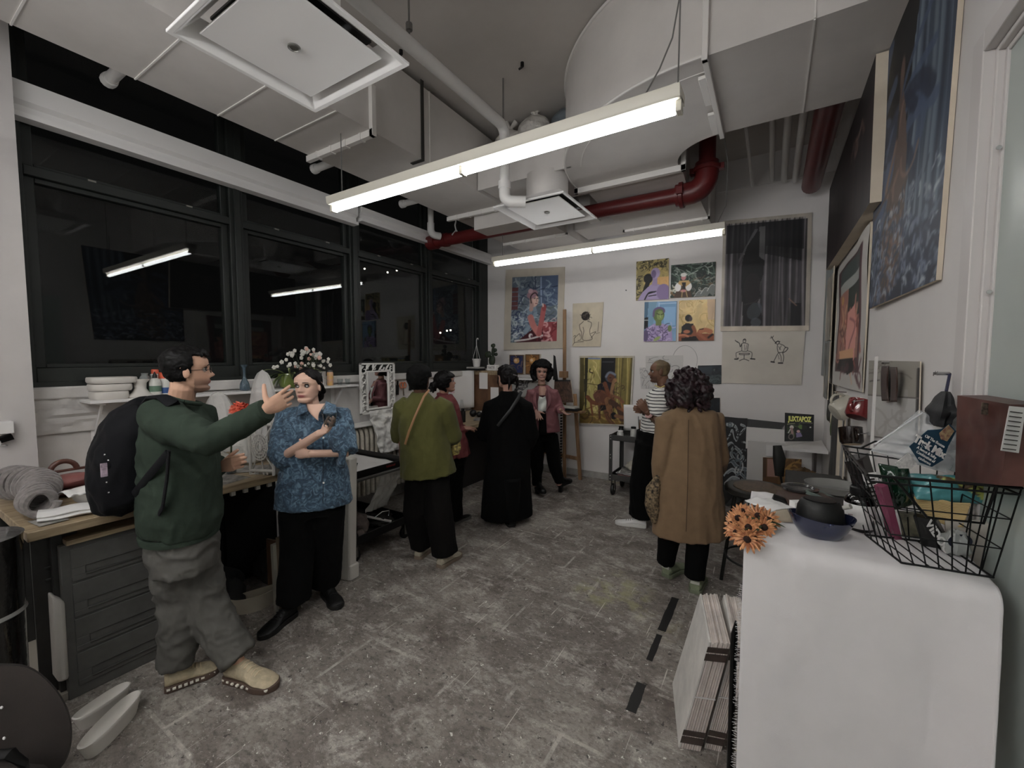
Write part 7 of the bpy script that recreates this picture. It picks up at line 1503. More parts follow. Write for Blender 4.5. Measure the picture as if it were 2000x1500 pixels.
m=MB(); m.ell(Q(889,870,.12),(.05,.05,.085),16,nz=.25,seed=3); m.v=[p for p in m.v]; cv_=mat('yellow_floral',(186,170,96),.7,nz=(34,.5),c2=(92,74,50)); tag(m.build('floral_pouch',cv_),'yellow floral pouch held by the olive sweater wearer','pouch')
# 4 red jacket
B=(-2.62,3.28); Q,pm=plane(B); f=V((.45,.88,0)).normalized(); f=V((.3,.95,0)).normalized(); lat=V((f.y,-f.x,0))
t=thing('person','smiling woman in a dusty red jacket with a short ponytail, in profile','person',(B[0],B[1],0))
M4=headM(Q(874,767),V((.55,.83,0)),.16,0,.93); neck=Q(866,775); shR=Q(872,792,-.12); shL=Q(874,790,.14); hipc=Q(885,880); elR=Q(882,850,-.12); wrR=Q(905,838,-.02); elL=Q(892,850,.16); wrL=Q(908,835,.14)
m=MB(); head_mb(m,M4,{'smile':1},48,56); m.tube([neck-V((0,0,.06)),neck,M4@V((0,-.02,.07))],[.055,.048,.044],14); m.tube([hipc,Q(875,830),neck-V((0,0,.05))],[.11,.12,.06],14,up=f,ry=[.08,.09,.05])
limb(m,[shR,elR,wrR],[.038,.033,.023]); limb(m,[shL,elL,wrL],[.038,.033,.023]); hand(m,wrR,fwd(wrR,wrR+f+V((0,0,-.1))),(0,0,-1),-lat,(.3,.3,.3,.3),sc=.9); hand(m,wrL,fwd(wrL,wrL+f+V((0,0,-.1))),(0,0,-1),lat,(.3,.3,.3,.3),sc=.9)
f1h=onZ(886,1024,0);f1t=onZ(908,1014,0);f2h=onZ(845,1033,0);f2t=onZ(868,1022,0)
limb(m,[hipc+lat*.08,(hipc+f1h)/2,f1h+V((0,0,.08))],[.075,.05,.038]); limb(m,[hipc-lat*.08,(hipc+f2h)/2,f2h+V((0,0,.08))],[.075,.05,.038])
finish(remesh(m,.005,2),'body',sk1,t,skincols(M4,(150,112,94),(140,76,76))); face_parts(t,M4,(24,20,20),open_=.6,teeth=True)
def clipf(zn,a,c,o):
    if c>.5 and zn<.66: return -.02
    if c>.15 and zn<.5: return -.02
    if zn<.3 and c>-.4: return -.02
    return o
m=lathe_hair(M4,.02,.12,6,.008,7,clipf,36,48,.01); 
for i in range(16): p=M4@V((random.uniform(-.03,.03),-.13+random.uniform(-.02,.02),.5*HH+random.uniform(-.02,.02))); m.tube([M4@V((0,-.1,.52*HH)),p,p+V((random.uniform(-.03,.03),random.uniform(-.04,0),-random.uniform(.03,.09)))],[.02,.02,.005],8)
cloth(m,'hair',hairm('hair_black',(22,18,18)),t,.006,2,.004,30,(1,1,.4),fine=.002)
rj=fabric('jacket_red',(112,54,56),.7,1.8,(9,.15),bump=(50,.4,.004))
m=MB(); m.tube([Q(884,890),Q(882,868),Q(876,830),Q(871,800),Q(868,782),Q(867,771)],[.195,.185,.165,.165,.14,.07],24,up=f,ry=[.17,.155,.125,.12,.095,.075]); m.tube([Q(872,792),shR,elR,wrR],[.075,.082,.075,.05],16); m.tube([Q(872,792),shL,elL,wrL],[.07,.08,.072,.05],16); cloth(m,'jacket',rj,t,.009,4,.013,9,(1,1,.8),3)
m=MB(); m.tube([neck+lat*.06+V((0,0,.02)),neck-f*.06+V((0,0,.03)),neck-lat*.06+V((0,0,.02)),neck+f*.07-V((0,0,.02)),neck+lat*.06+V((0,0,.02))],.018,8); m.build('collar',rj,t)
m=MB(); m.tube([hipc+V((0,0,.0)),hipc-V((0,0,.1))],[.14,.15],18,up=f,ry=[.11,.115]); m.tube([hipc+lat*.08,(hipc+f1h)/2,f1h+V((0,0,.07))],[.09,.1,.09],16); m.tube([hipc-lat*.08,(hipc+f2h)/2,f2h+V((0,0,.07))],[.09,.1,.09],16); cloth(m,'trousers',bk2,t,.012,4,.01,7)
foot2(t,f1h,f1t,.25,.09,bs,(90,88,84),hh=.08); foot2(t,f2h,f2t,.25,.09,bs,(90,88,84),hh=.08)
# 5 long black coat
B=(-2.27,3.6); Q,pm=plane(B); f=V((-.75,.66,0)).normalized(); lat=V((f.y,-f.x,0))
t=thing('person','person in a long black coat seen from behind, dark hair clipped up','person',(B[0],B[1],0))
M5=headM(Q(988,757),(f-lat*.45),0,0,.97); neck=Q(992,768); shR=Q(1024,793); shL=Q(960,793); hipc=Q(990,880); elR=Q(1038,850,.02); wrR=Q(1025,880,.2); elL=Q(946,850,.02); wrL=Q(955,830,.25)
m=MB(); head_mb(m,M5,nr=40,ns=48); m.tube([neck-V((0,0,.07)),neck,M5@V((0,-.02,.07))],[.055,.048,.046],14); m.tube([hipc,Q(990,830),neck-V((0,0,.05))],[.12,.13,.06],14,up=f,ry=[.08,.09,.05]); limb(m,[shR,elR,wrR],[.04,.034,.024]); limb(m,[shL,elL,wrL],[.04,.034,.024])
hand(m,wrR,fwd(wrR,wrR+f-lat),-lat,(0,0,1)); hand(m,wrL,fwd(wrL,wrL+f+lat),lat,(0,0,1))
f1h=onZ(968,1008,0);f2h=onZ(1000,1030,0)
limb(m,[hipc-lat*.08,f1h+V((0,0,.08))],[.07,.035]); limb(m,[hipc+lat*.08,f2h+f*.03+V((0,0,.08))],[.07,.035])
finish(remesh(m,.006,2),'body',sk1,t,skincols(M5,(158,120,104),(140,80,76)))
m=lathe_hair(M5,.02,.16,9,.006,6,cliph,36,48,.015); m.ell(M5@V((.0,-.12,.55*HH)),(.045,.035,.06),16,nz=.3,seed=5)
for s in (-1,1): m.tube([M5@V((s*.05,-.11,.5*HH)),M5@V((s*.055,-.12,.2*HH)),M5@V((s*.05,-.1,-.02))],[.02,.014,.004],8)
m.tube([M5@V((-.07,.04,.5*HH)),M5@V((-.072,.05,.25*HH)),M5@V((-.06,.045,.05*HH))],[.008,.006,.003],6)
cloth(m,'hair',hairm('hair_darkbrown',(34,26,26)),t,.006,2,.004,24,(1,1,.4),fine=.002)
m=MB(); m.tube([M5@V((-.03,-.15,.62*HH)),M5@V((0,-.165,.58*HH)),M5@V((.03,-.15,.5*HH))],.006,8); m.build('hair_clip',mat('clip_grey',(96,90,88),.3),t)
bc=fabric('coat_black',(9,9,10),.95,1.0,bump=(200,.2,.001),sheen=.0)
m=MB(); m.tube([Q(990,1008),Q(990,950),Q(992,900),Q(993,850),Q(993,812),Q(993,788),Q(992,764)],[.27,.25,.235,.22,.21,.165,.075],26,up=f,ry=[.2,.19,.17,.15,.14,.115,.075]); m.tube([Q(1010,788),shR,elR,wrR],[.08,.088,.082,.06],16); m.tube([Q(975,788),shL,elL,wrL],[.08,.088,.082,.06],16); cloth(m,'long_coat',bc,t,.011,5,.012,5,(1,1,.35),3)
m=MB(); m.tube([Q(1018,765,-.1),Q(1012,778,-.16),Q(998,800,-.185),Q(980,822,-.175),Q(972,832,-.16)],[.016]*5,8,up=FH,ry=[.004]*5); m.build('bag_strap',mat('strap_black',(40,40,42),.5,k=1.2),t)
m=MB(); m.tube([f1h+V((0,0,.5)),f1h+V((0,0,.07))],[.09,.075],14); m.tube([f2h+V((0,0,.5)),f2h+f*.04+V((0,0,.07))],[.09,.08],14); cloth(m,'trousers',bk2,t,.011,3,.005)
foot2(t,f1h-V((0,0,0)),f1h+V((-.1,.1,0)),.26,.095,bs,(24,22,22)); foot2(t,f2h,f2h+f,.27,.1,bs,(24,22,22))
# 6 pink blazer
B=(-2.42,4.55); Q,pm=plane(B); f=V((.42,-.9,0)).normalized(); lat=V((f.y,-f.x,0))
t=thing('person','smiling woman with an afro in a dusty pink blazer and black trousers, arms open','person',(B[0],B[1],0))
M6=headM(Q(1057,744,-.02),V((.5,-.86,0)),.04,-.06,.93); neck=Q(1058,752); shR=Q(1040,768); shL=Q(1080,768); hipc=Q(1062,850); elR=Q(1030,800,.02); wrR=Q(1047,803,-.14); elL=Q(1090,798,0); wrL=Q(1096,801,-.2)
f1h=onZ(1048,962,0); f1t=onZ(1062,972,0); f2h=onZ(1092,962,0); f2t=onZ(1123,952,0)
m=MB(); head_mb(m,M6,{'smile':1},48,56); m.tube([neck-V((0,0,.1)),neck,M6@V((0,-.02,.06))],[.055,.046,.042],14); m.tube([hipc,Q(1060,810),neck-V((0,0,.05))],[.11,.12,.06],14,up=f,ry=[.08,.09,.05]); m.tube([neck-V((0,0,.16))+f*.055,neck+f*.02],[.055,.035],12)
limb(m,[shR,elR,wrR],[.038,.032,.023]); limb(m,[shL,elL,wrL],[.038,.032,.023])
hand(m,wrR,fwd(wrR,Q(1052,816,-.2)),(V((0,0,.3))+f),(1,.3,0),(.15,.25,.3,.35),.16,(.9,.5,0),.95); hand(m,wrL,fwd(wrL,Q(1110,812,-.3)),(0,0,1),(.3,-.9,0),(.15,.25,.3,.35),.12,(.8,.5,.4),.98)
kA=hipc+lat*.08; kB=hipc-lat*.08
limb(m,[kA,kA.lerp(f1h,.5),f1h+V((0,0,.08))],[.075,.05,.038]); limb(m,[kB,kB.lerp(f2h,.5),f2h+V((0,0,.1))],[.075,.05,.038])
finish(remesh(m,.0045,2),'body',sk1,t,skincols(M6,(148,112,98),(136,74,74))); face_parts(t,M6,(24,20,20),open_=.7,teeth=True)
m=MB()
for i in range(420):
    a=random.uniform(0,2*PI); z=random.uniform(-.75,1); k=math.sqrt(max(0,1-z*z)); e=V((k*math.cos(a),k*math.sin(a),z))
    if e.y>.3 and e.z<.42: continue
    c=V((0,-.02,.56*HH))+V((e.x*.132,e.y*.12,e.z*.14)); 
    m.ell(M6@c,random.uniform(.018,.03),8,nz=.3,seed=i)
m.ell(M6@V((0,-.035,.55*HH)),(.1,.09,.11),16)
cloth(m,'curly_hair',hairm('hair_afro',(20,16,17),.75),t,.008,1,.004,40,(1,1,1),fine=.006)
bl=fabric('blazer_pink',(122,78,82),.6,1.8,(6,.12),bump=(120,.2,.002)); 
m=MB(); m.tube([Q(1060,842),Q(1060,820),Q(1060,795),Q(1060,777),Q(1060,764),Q(1059,753)],[.215,.195,.17,.175,.15,.075],24,up=f,ry=[.155,.135,.115,.11,.09,.07]); m.tube([Q(1050,770),shR,elR,wrR],[.07,.078,.07,.045],16); m.tube([Q(1070,770),shL,elL,wrL],[.07,.078,.07,.045],16); cloth(m,'blazer',bl,t,.009,4,.009,8,(1,1,.7),3)
sat=mat('white_satin',(168,172,166),.25,k=1.8,bump=(12,.5,.01)); m=MB(); m.grid(lambda a,b:Q(1060,772)+lat*((.5-a)*(.07+.03*min(1,b*3)))*1.0+f*(.135+.03*math.sin(PI*a)+.008*math.sin(b*9+a*3)-.03*max(0,.3-b))+V((0,0,-.2*b-.012*math.sin(PI*a)*(1-b))),14,18); m.build('satin_top',sat,t,solid=.01)
m=MB(); m.grid(lambda a,b:Q(1060,754)+lat*((.5-a)*(.1-.03*b))+f*(.05+.085*b+.03*math.sin(PI*a))+V((0,0,-.1*b)),8,8); m.build('neckline_skin',face_parts.skin,t,cols=[alb((148,112,98),1.7)]*81)
for s in (1,-1):
    m=MB(); m.grid(lambda a,b:Q(1060,757)+lat*s*(.062+.018*math.sin(PI*b)+.04*a*(math.sin(PI*min(1,b*1.15)))-.02*b)+f*(.095+.075*min(1,b*1.6)-.02*a)+V((0,0,-.3*b)),5,14); m.build('lapel',bl,t,solid=.008)
m=MB(); m.grid(lambda a,b:Q(1061,800)+lat*((.5-a)*(.07+.03*b))+f*(.15+.012*math.sin(PI*a))+V((0,0,-.28*b)),8,8); m.build('waist_front',bk2,t,solid=.012)
m=MB(); m.tube([neck+V((.052*math.cos(a),.05*math.sin(a),.005))+f*.01 for a in [2*PI*i/20 for i in range(21)]],.006,8); m.build('necklace',mat('gold_chain',(112,92,60),.3,metal=.7,k=1.6),t)
m=MB(); m.tube([hipc+V((0,0,.12)),hipc-V((0,0,.06))],[.135,.15],20,up=f,ry=[.105,.11]); m.tube([kA,kA.lerp(f1h,.5),f1h+V((0,0,.1))],[.095,.085,.06],16); m.tube([kB,kB.lerp(f2h,.5),f2h+V((0,0,.13))],[.095,.085,.06],16); cloth(m,'trousers',bk2,t,.01,4,.01,7)
bt_=mat('black_boot',(14,13,14),.35,k=1); s_=shoe(t,f1h+V((0,0,.05)),f1t-f1h,.23,.085,.12,bt_,(14,13,14),name='ankle_boot'); MB().cbox(f1h+(f1t-f1h).normalized()*.03+V((0,0,.03)),(.045,.045,.06)).build('boot_heel',bt_,s_)
s_=shoe(t,f2h+V((0,0,.07)),f2t-f2h,.24,.085,.12,bt_,(14,13,14),name='ankle_boot',tilt=.12); MB().cbox(f2h+(f2t-f2h).normalized()*.03+V((0,0,.035)),(.045,.045,.075)).build('boot_heel',bt_,s_)
# 7 striped shirt man
B=(-1.02,4.2); Q,pm=plane(B); f=V((-.93,-.15,0)).normalized(); f=V((-.9,.3,0)).normalized(); lat=V((f.y,-f.x,0))
t=thing('person','bald man in a black and white striped shirt with folded hands, in profile','person',(B[0],B[1],0))
M7=headM(Q(1288,748),V((-.93,-.2,0)),.0,0,1.0); neck=Q(1296,760); shL=Q(1290,775,-.15); shR=Q(1300,775,.15); hipc=Q(1278,860); elL=Q(1277,825,-.17); wrL=Q(1262,803,-.2); elR=Q(1270,830,.1); wrR=Q(1258,800,-.08)
# viewer sees his left side
m=MB(); head_mb(m,M7,None,56,64); m.tube([neck-V((0,0,.07)),neck,M7@V((0,-.03,.03)),M7@V((0,-.02,.08))],[.065,.06,.056,.053],14); m.tube([hipc,Q(1288,820),neck-V((0,0,.05))],[.13,.14,.07],14,up=f,ry=[.09,.1,.06])
limb(m,[shL,elL,wrL],[.05,.042,.028]); limb(m,[shR,elR,wrR],[.05,.042,.028]); hand(m,wrL,fwd(wrL,Q(1253,790,-.2)),lat,(0,0,1),(.9,.9,.9,.9),.02,(.5,.6,.5)); hand(m,wrR,fwd(wrR,Q(1252,800,-.12)),-lat,(0,0,1),(.9,.9,.9,.9),.02)
h1=onZ(1262,1030,0); t1=onZ(1203,1022,0); h2=onZ(1270,1005,0); t2=onZ(1228,985,0)
kA=hipc-lat*.09; kB=hipc+lat*.09
limb(m,[kA,kA.lerp(h1,.5)+f*.05,h1+f*.05+V((0,0,.08))],[.08,.055,.04]); limb(m,[kB,kB.lerp(h2,.5),h2+f*.05+V((0,0,.08))],[.08,.055,.04])
finish(remesh(m,.0045,2),'body',sk1,t,skincols(M7,(112,80,62),(92,56,50),(84,60,50))); face_parts(t,M7,(40,30,26),open_=.8)
m=lathe_hair(M7,.0035,.25,5,.001,7,lambda zn,a,c,o:(-.02 if (c>.35 and zn<.86) or (c>-.15 and zn<.52) or zn<.3 else o),40,56); cloth(m,'cropped_hair',mat('blond_stubble',(124,106,72),.8,k=1.5,nz=(14,.3),c2=(84,66,50)),t,.005,1,0)
def stripe_mat():
    m=mat('striped_cotton',(168,166,160),.85,k=1.8); nt=m.node_tree; N=nt.nodes.new; L_=nt.links.new; b=nt.nodes['Principled BSDF']; tc=N('ShaderNodeTexCoord'); wv=N('ShaderNodeTexWave'); wv.wave_type='BANDS'; wv.bands_direction='Z'; wv.inputs['Scale'].default_value=10.5; wv.inputs['Distortion'].default_value=1.2; wv.inputs['Detail'].default_value=1; wv.inputs['Detail Scale'].default_value=1.2
    L_(tc.outputs['Object'],wv.inputs['Vector']); r=N('ShaderNodeValToRGB'); e=r.color_ramp.elements; e[0].position=.16; e[0].color=(.02,.02,.025,1); e[1].position=.24; e[1].color=(*alb((170,168,163)),1); L_(wv.outputs['Fac'],r.inputs['Fac']); L_(r.outputs['Color'],b.inputs['Base Color']); return m
m=MB(); m.tube([Q(1284,858),Q(1286,830),Q(1290,800),Q(1296,778),Q(1298,764),Q(1298,756)],[.18,.19,.2,.2,.17,.08],24,up=f,ry=[.165,.155,.15,.14,.11,.07]); m.tube([Q(1294,775),shL,shL.lerp(elL,.75)],[.09,.1,.095],16); m.tube([Q(1294,775),shR,shR.lerp(elR,.75)],[.09,.1,.095],16); cloth(m,'striped_shirt',stripe_mat(),t,.009,4,.008,7,(1,1,.8),2)
m=MB(); m.tube([Q(1303,742,-.02),Q(1309,752,-.05),Q(1300,760,-.08)],[.02,.035,.02],10,ry=[.015,.02,.015]); m.tube([Q(1284,760,-.05),Q(1274,772,-.1),Q(1270,785,-.1)],[.02,.022,.01],10); cloth(m,'dark_collar',bk2,t,.008,3,.003)
m=MB(); m.tube([Q(1302,752,-.14),Q(1290,757,-.18),Q(1280,753,-.1)],[.012]*3,8,up=V((0,0,1)),ry=[.004]*3); m.build('yellow_band',mat('band_yellow',(150,136,72),.6),t)
m=MB(); dd=(wrL-elL).normalized(); m.lathe([(.034,-.012),(.036,0),(.034,.012)],wrL-dd*.05,16,axis=dd); m.build('wristband',mat('pink_band',(186,150,146),.4),t)
m=MB(); m.tube([hipc+V((0,0,.1)),hipc-V((0,0,.08))],[.18,.19],20,up=f,ry=[.165,.17]); m.tube([kA,kA.lerp(h1,.5)+f*.05,h1+f*.06+V((0,0,.1))],[.135,.13,.115],18); m.tube([kB,kB.lerp(h2,.5),h2+f*.06+V((0,0,.1))],[.13,.12,.11],18); cloth(m,'trousers',bk2,t,.011,4,.012,7)
ws=mat('white_sneaker',(176,174,172),.45,k=1.9); foot2(t,h1,t1,.3,.105,ws,(170,168,164),lace=mat('grey_lace',(120,118,116),.8)); foot2(t,h2,t2,.29,.1,ws,(170,168,164))
# 8 tan coat
B=(-.53,3.27); Q,pm=plane(B); f=V((-.25,.97,0)).normalized(); lat=V((f.y,-f.x,0))
t=thing('person','person in a long camel coat with curly plum hair, seen from behind','person',(B[0],B[1],0))
M8=headM(Q(1344,785,.03),f,0,0,.97); neck=Q(1345,800); shR=Q(1392,822); shL=Q(1302,822); hipc=Q(1345,930); elR=Q(1402,895,.02); wrR=Q(1400,918,.25); elL=Q(1292,905,.0); wrL=Q(1290,975,.06)
h1=onZ(1300,1128,0); t1=onZ(1330,1112,0); h2=onZ(1357,1160,0); t2=onZ(1368,1132,0)
m=MB(); head_mb(m,M8,None,32,40); m.tube([neck-V((0,0,.07)),neck,M8@V((0,-.02,.07))],[.055,.05,.046],14); m.tube([hipc,Q(1345,870),neck-V((0,0,.05))],[.13,.13,.07],14,up=f,ry=[.09,.1,.06]); limb(m,[shR,elR,wrR],[.04,.034,.024]); limb(m,[shL,elL,wrL],[.04,.034,.024])
hand(m,wrL,(0,0,-1),-lat*-1,f,(.3,.3,.4,.4)); hand(m,wrR,fwd(wrR,wrR+f-lat*.3),(0,0,1),-lat)
kA=hipc-lat*.09; kB=hipc+lat*.09
limb(m,[kA,h1+f*.05+V((0,0,.08))],[.08,.035]); limb(m,[kB,h2+f*.05+V((0,0,.08))],[.08,.035]); finish(remesh(m,.006,2),'body',sk1,t,skincols(M8,(120,88,72),(110,66,60)))
m=MB(); m.ell(M8@V((0,-.03,.42*HH)),(.115,.1,.14),20)
for i in range(170):
    a=random.uniform(0,2*PI); z=random.uniform(-1,1); k=math.sqrt(1-z*z); e=V((k*math.cos(a),k*math.sin(a)-.1,z))
    if e.y>.55: continue
    c=V((e.x*.135*(1-.12*z),e.y*.125-.02,.42*HH+e.z*.145)); p=M8@c; r=random.uniform(.012,.022); pts=[]
    for q in range(9): pts.append(p+V((.014*math.cos(q*.9+i)+e.x*.012,.014*math.sin(q*.9+i)+e.y*.01,.03-.011*q)))
    m.tube(pts,[r*.6]+[r*.8]*7+[r*.3],6)
cloth(m,'curly_hair',mat('hair_plum',(64,32,42),.5,k=1.5,nz=(16,.5),c2=(28,18,20),bump=(80,.7,.004)),t,.007,1,.003,30,(1,1,.6),fine=.003)
cm_=fabric('coat_camel',(114,92,68),.9,1.9,(9,.08),bump=(240,.35,.0015),sheen=.25)
m=MB(); m.tube([Q(1345,1042),Q(1344,1000),Q(1343,950),Q(1344,900),Q(1346,860),Q(1346,830),Q(1345,806),Q(1345,792)],[.265,.255,.235,.225,.215,.215,.185,.08],28,up=f,ry=[.19,.185,.17,.155,.145,.135,.11,.07])
m.tube([Q(1370,825),shR,shR.lerp(elR,.5),elR,wrR],[.08,.088,.082,.078,.06],18); m.tube([Q(1318,825),shL,elL,wrL.lerp(elL,.12)],[.08,.085,.07,.055],18); cloth(m,'long_coat',cm_,t,.009,5,.010,6,(1,1,.45),3)
MB().tube([Q(1345,820,-.175),Q(1344,870,-.185),Q(1343,950,-.2),Q(1340,1038,-.21)],.0025,5).build('back_seam',mat('seam_brown',(78,58,42),.9),t)
bk8=fabric('leggings_black',(10,10,11),.9,1.0)
m=MB(); m.tube([kA+V((0,0,.1)),kA.lerp(h1,.5),h1+f*.04+V((0,0,.1))],[.1,.085,.066],16); m.tube([kB+V((0,0,.1)),kB.lerp(h2,.5),h2+f*.04+V((0,0,.1))],[.1,.085,.07],16); cloth(m,'trousers',bk8,t,.01,4,.005,8)
gs=fabric('sneaker_sage',(112,120,96),.6,1.8,(18,.15),bump=(30,.6,.006)); foot2(t,h1,t1,.27,.11,gs,(100,106,86),hh=.1); foot2(t,h2,t2,.27,.11,gs,(100,106,86),hh=.1)
for h_,t_ in ((h1,t1),(h2,t2)):
    d_=(t_-h_).normalized(); MB().cbox(h_+V((0,0,.085))-d_*.0,(.06,.02,.02),Euler((0,0,math.atan2(d_.y,d_.x)+PI/2))).build('heel_tab',mat('tab_silver',(150,150,140),.4),t)
lp=mat('leopard_print',(128,108,80),.8,nz=(55,.6),c2=(30,24,22)); m=MB(); m.tube([Q(1287,925,-.02),Q(1276,955,.0),Q(1273,985,0),Q(1280,1020,0)],[.02,.05,.055,.03],12,ry=[.02,.04,.04,.02]); sc2=cloth(m,'scarf_body',lp,thing('leopard_bag','leopard print bag hanging at the left side of the camel coat','bag',Q(1277,1020)),.008,3,.01,12)
# ---------- things on the draped table ----------
TT=1.1175
def tz(u,v,z=TT): return onZ(u,v,z)
# blue oval bowl
c=tz(1598,1042); c=V((.148,1.625,TT))
bm=mat('cobalt_glaze',(34,42,78),.12,k=1.8,coat=.8,nz=(9,.2))
t=thing('blue_bowl','oval cobalt blue ceramic bowl at the front of the draped table','bowl',c)
m=MB(); n=40
def rg_(k,z,wv=0): return [c+V((.088*k*math.cos(a)*(1+wv*.02*math.sin(3*a)),.066*k*math.sin(a),z+wv*.004*math.sin(2*a+.6))) for a in [2*PI*j/n for j in range(n)]]
m.rings([rg_(.55,0),rg_(.62,.003),rg_(.82,.03),rg_(1,.062,1),rg_(1.02,.067,1),rg_(.97,.067,1),rg_(.78,.03),rg_(.5,.008)]); m.build('bowl_body',bm,t)
# black dome
c2=V((.146,1.632,TT+.01))
t=thing('black_dome','black rubber dome with a flat top sitting in the blue bowl','container',c2); dm_=mat('black_rubber',(13,13,14),.55,k=1)
MB().lathe([(.052,0),(.064,.008),(.065,.045),(.061,.08),(.052,.1),(.046,.104),(.042,.103),(.02,.102)],c2,36,sc=(1,.82)).build('dome_body',dm_,t); MB().lathe([(.041,.104),(.041,.106),(.01,.107)],c2,30,sc=(1,.82)).build('top_disc',mat('rubber_top',(24,24,25),.35,k=1),t)
m=MB(); m.tube([c2+V((.05,-.0,.085)),c2+V((.074,-.015,.102))],[.006,.008],10); m.build('peg',mat('peg_grey',(140,138,132),.4),t)
# supplement bottle
c=V((.262,1.76,TT)); t=thing('dark_bottle','dark bottle with white label between the bowl and the wire basket','bottle',c)
MB().lathe([(.036,0),(.041,.006),(.041,.095),(.034,.112),(.025,.118)],c,28).build('bottle_body',mat('bottle_dark',(16,13,13),.1,k=1,coat=.5),t); MB().lathe([(.0415,.012),(.0418,.013),(.0418,.088),(.0415,.089)],c,28,cap=False).build('wrap_label',paper,t)
MB().lathe([(.026,.116),(.028,.12),(.028,.14),(.024,.144)],c,24).build('cap',black_m,t)
d_=(CAM-c); d_.z=0; d_.normalized(); r_=V((-d_.y,d_.x,0))
for i in range(6): MB().cbox(c+d_*.0422+r_*(-.012)+V((0,0,.03+i*.007)),(.012,.0012,.003),Euler((0,0,math.atan2(r_.y,r_.x)))).build('label_line',mat('label_pinkgrey',(136,112,118),.6),t)
# cases: black glasses case, books
xf=T((.095,1.86,TT),-.5); gm_=mat('book_grey',(96,98,96),.6,k=1.7)
m=MB(T((.04,1.83,TT),.6)).box(-.075,.075,-.055,.055,0,.02); tag(m.build('notebook',mat('grey_cover',(78,77,76),.6)  ,bevel=.003),'grey notebook at the left edge of the draped table','notebook')
m=MB(T((.03,1.8,TT+.021),.75)); m.grid(lambda s,t_:V(((s-.5)*.16,(t_-.5)*.12,.008*math.sin(s*5)+.008*mn.noise(V((s*5,t_*5,1)))+.006)),12,10); tag(m.build('white_napkin',cloth_w,solid=.003),'crumpled white napkin on the grey notebook','napkin')
m=MB(T((-.0,1.71,TT+.002),.3)); m.grid(lambda s,t_:V(((s-.5)*.15,(t_-.5)*.07,.03*math.sin(PI*t_)+.004*math.sin(s*8))),12,8); tag(m.build('paper_bag',mat('kraft',(132,122,106),.7,nz=(20,.1)),solid=.002),'folded tan paper lying between the flowers and the blue bowl','paper')
m=MB(); m.tube([W(1508,975,1.62),W(1578,1003,1.56)],.03,20,ry=.022); tag(m.build('glasses_case',black_m),'long black cylindrical case lying on the napkin','case')
m=MB(); p=W(1556,992,1.53); m.cbox(p,(.035,.03,.05),Euler((0,0,.6))); tag(m.build('white_tag',paper),'small white block beside the black case','block')
m=MB(T(W(1562,957,1.68),.3)).lathe([(.05,0),(.062,.004),(.064,.012),(.05,.014),(.045,.008),(.01,.008)],(0,0,0),32); tag(m.build('round_lid',mat('dark_lid',(58,56,55),.25,coat=.4,k=1.6)),'dark round lid with a pale rim behind the black case','lid')
m=MB(T((.13,1.92,TT),.3)).box(-.08,.08,-.06,.07,0,.04); tag(m.build('brown_box',mat('brown_leatherette',(76,58,50),.5)),'flat brown box under the dark round lid','box')
m=MB(); m.hexa([W(1573,957,1.62),W(1650,988,1.56),W(1650,996,1.56),W(1573,965,1.62)],[W(1583,950,1.74),W(1662,984,1.66),W(1662,992,1.66),W(1583,958,1.74)]); tag(m.build('green_book',mat('sage_book',(84,96,90),.6),bevel=.002),'sage green book sloping behind the black dome','book')
m=MB(T((.22,1.9,TT),-.1)).box(-.09,.09,-.05,.1,0,.035); tag(m.build('dark_box',black_m,bevel=.01),'black rounded box behind the black dome','box')
# gerbera bunch
og=mat('petal_rust',(150,84,48),.6,k=1.75,nz=(60,.3),c2=(186,134,88)); oc=mat('flower_core',(64,34,24),.9,k=1.4)
base=tz(1472,1040)+V((.02,.05,.02)); t=thing('gerbera_bunch','bunch of rust orange daisies lying over the left corner of the draped table','flowers',base)
hd=[(1443,1012,1.62,(-.5,-.6,.3)),(1462,1030,1.56,(-.1,-.9,.4)),(1480,1008,1.6,(.2,-.6,.8)),(1492,1030,1.56,(.2,-.9,.4)),(1440,1040,1.6,(-.6,-.7,-.1)),(1460,1052,1.57,(-.2,-.9,-.2)),(1450,1000,1.66,(-.2,-.4,.9)),(1500,1016,1.6,(.5,-.6,.5)),(1430,1025,1.65,(-.9,-.3,.2)),(1472,1050,1.56,(.1,-.9,-.2))]
for i,(u,v,d,nv) in enumerate(hd):
    p=W(u,v,min(d,.54/(.0605+(v-750)/F))); nv=V(nv).normalized(); a1=nv.orthogonal().normalized(); a2=nv.cross(a1); R0=.034+.004*(i%3)
    MB().tube([base+V((.05,.05,0)),base+V((.02,.02,.01)),p-nv*.012],.0022,5).build('stem',leaf_m,t)
    m=MB()
    for k in range(26):
        a=2*PI*k/26+(.12 if k%2 else 0); rr_=R0*(1 if k%2 else .82); e=a1*math.cos(a)+a2*math.sin(a); s=nv.cross(e)
        m.rings([[p+e*rr_*q+nv*(zz+.012*q*q)+s*w_*sg for sg,zz in ((-1,.0),(0,.0025),(1,.0),(0,-.001))] for q,w_ in ((.22,.0018),(.6,.0042),(.9,.0034),(1,.0008))],sm=True)
    fl=m.build('flower_head',og,t); m=MB(); m.ell(p+nv*.003,(.011,.011,.011),12,nz=.2,seed=i); m.build('flower_centre',oc,fl)
for i in range(6): m=MB(); leaf(m,base+V((.0,.02,.0)),((-.6,-.6,.1),(.5,-.6,.3),(.8,-.1,.2),(-.3,-.8,-.2),(.2,-.9,.0),(-.8,-.2,.3))[i],.07,.011,.6); m.build('leaf',leaf_m,t)
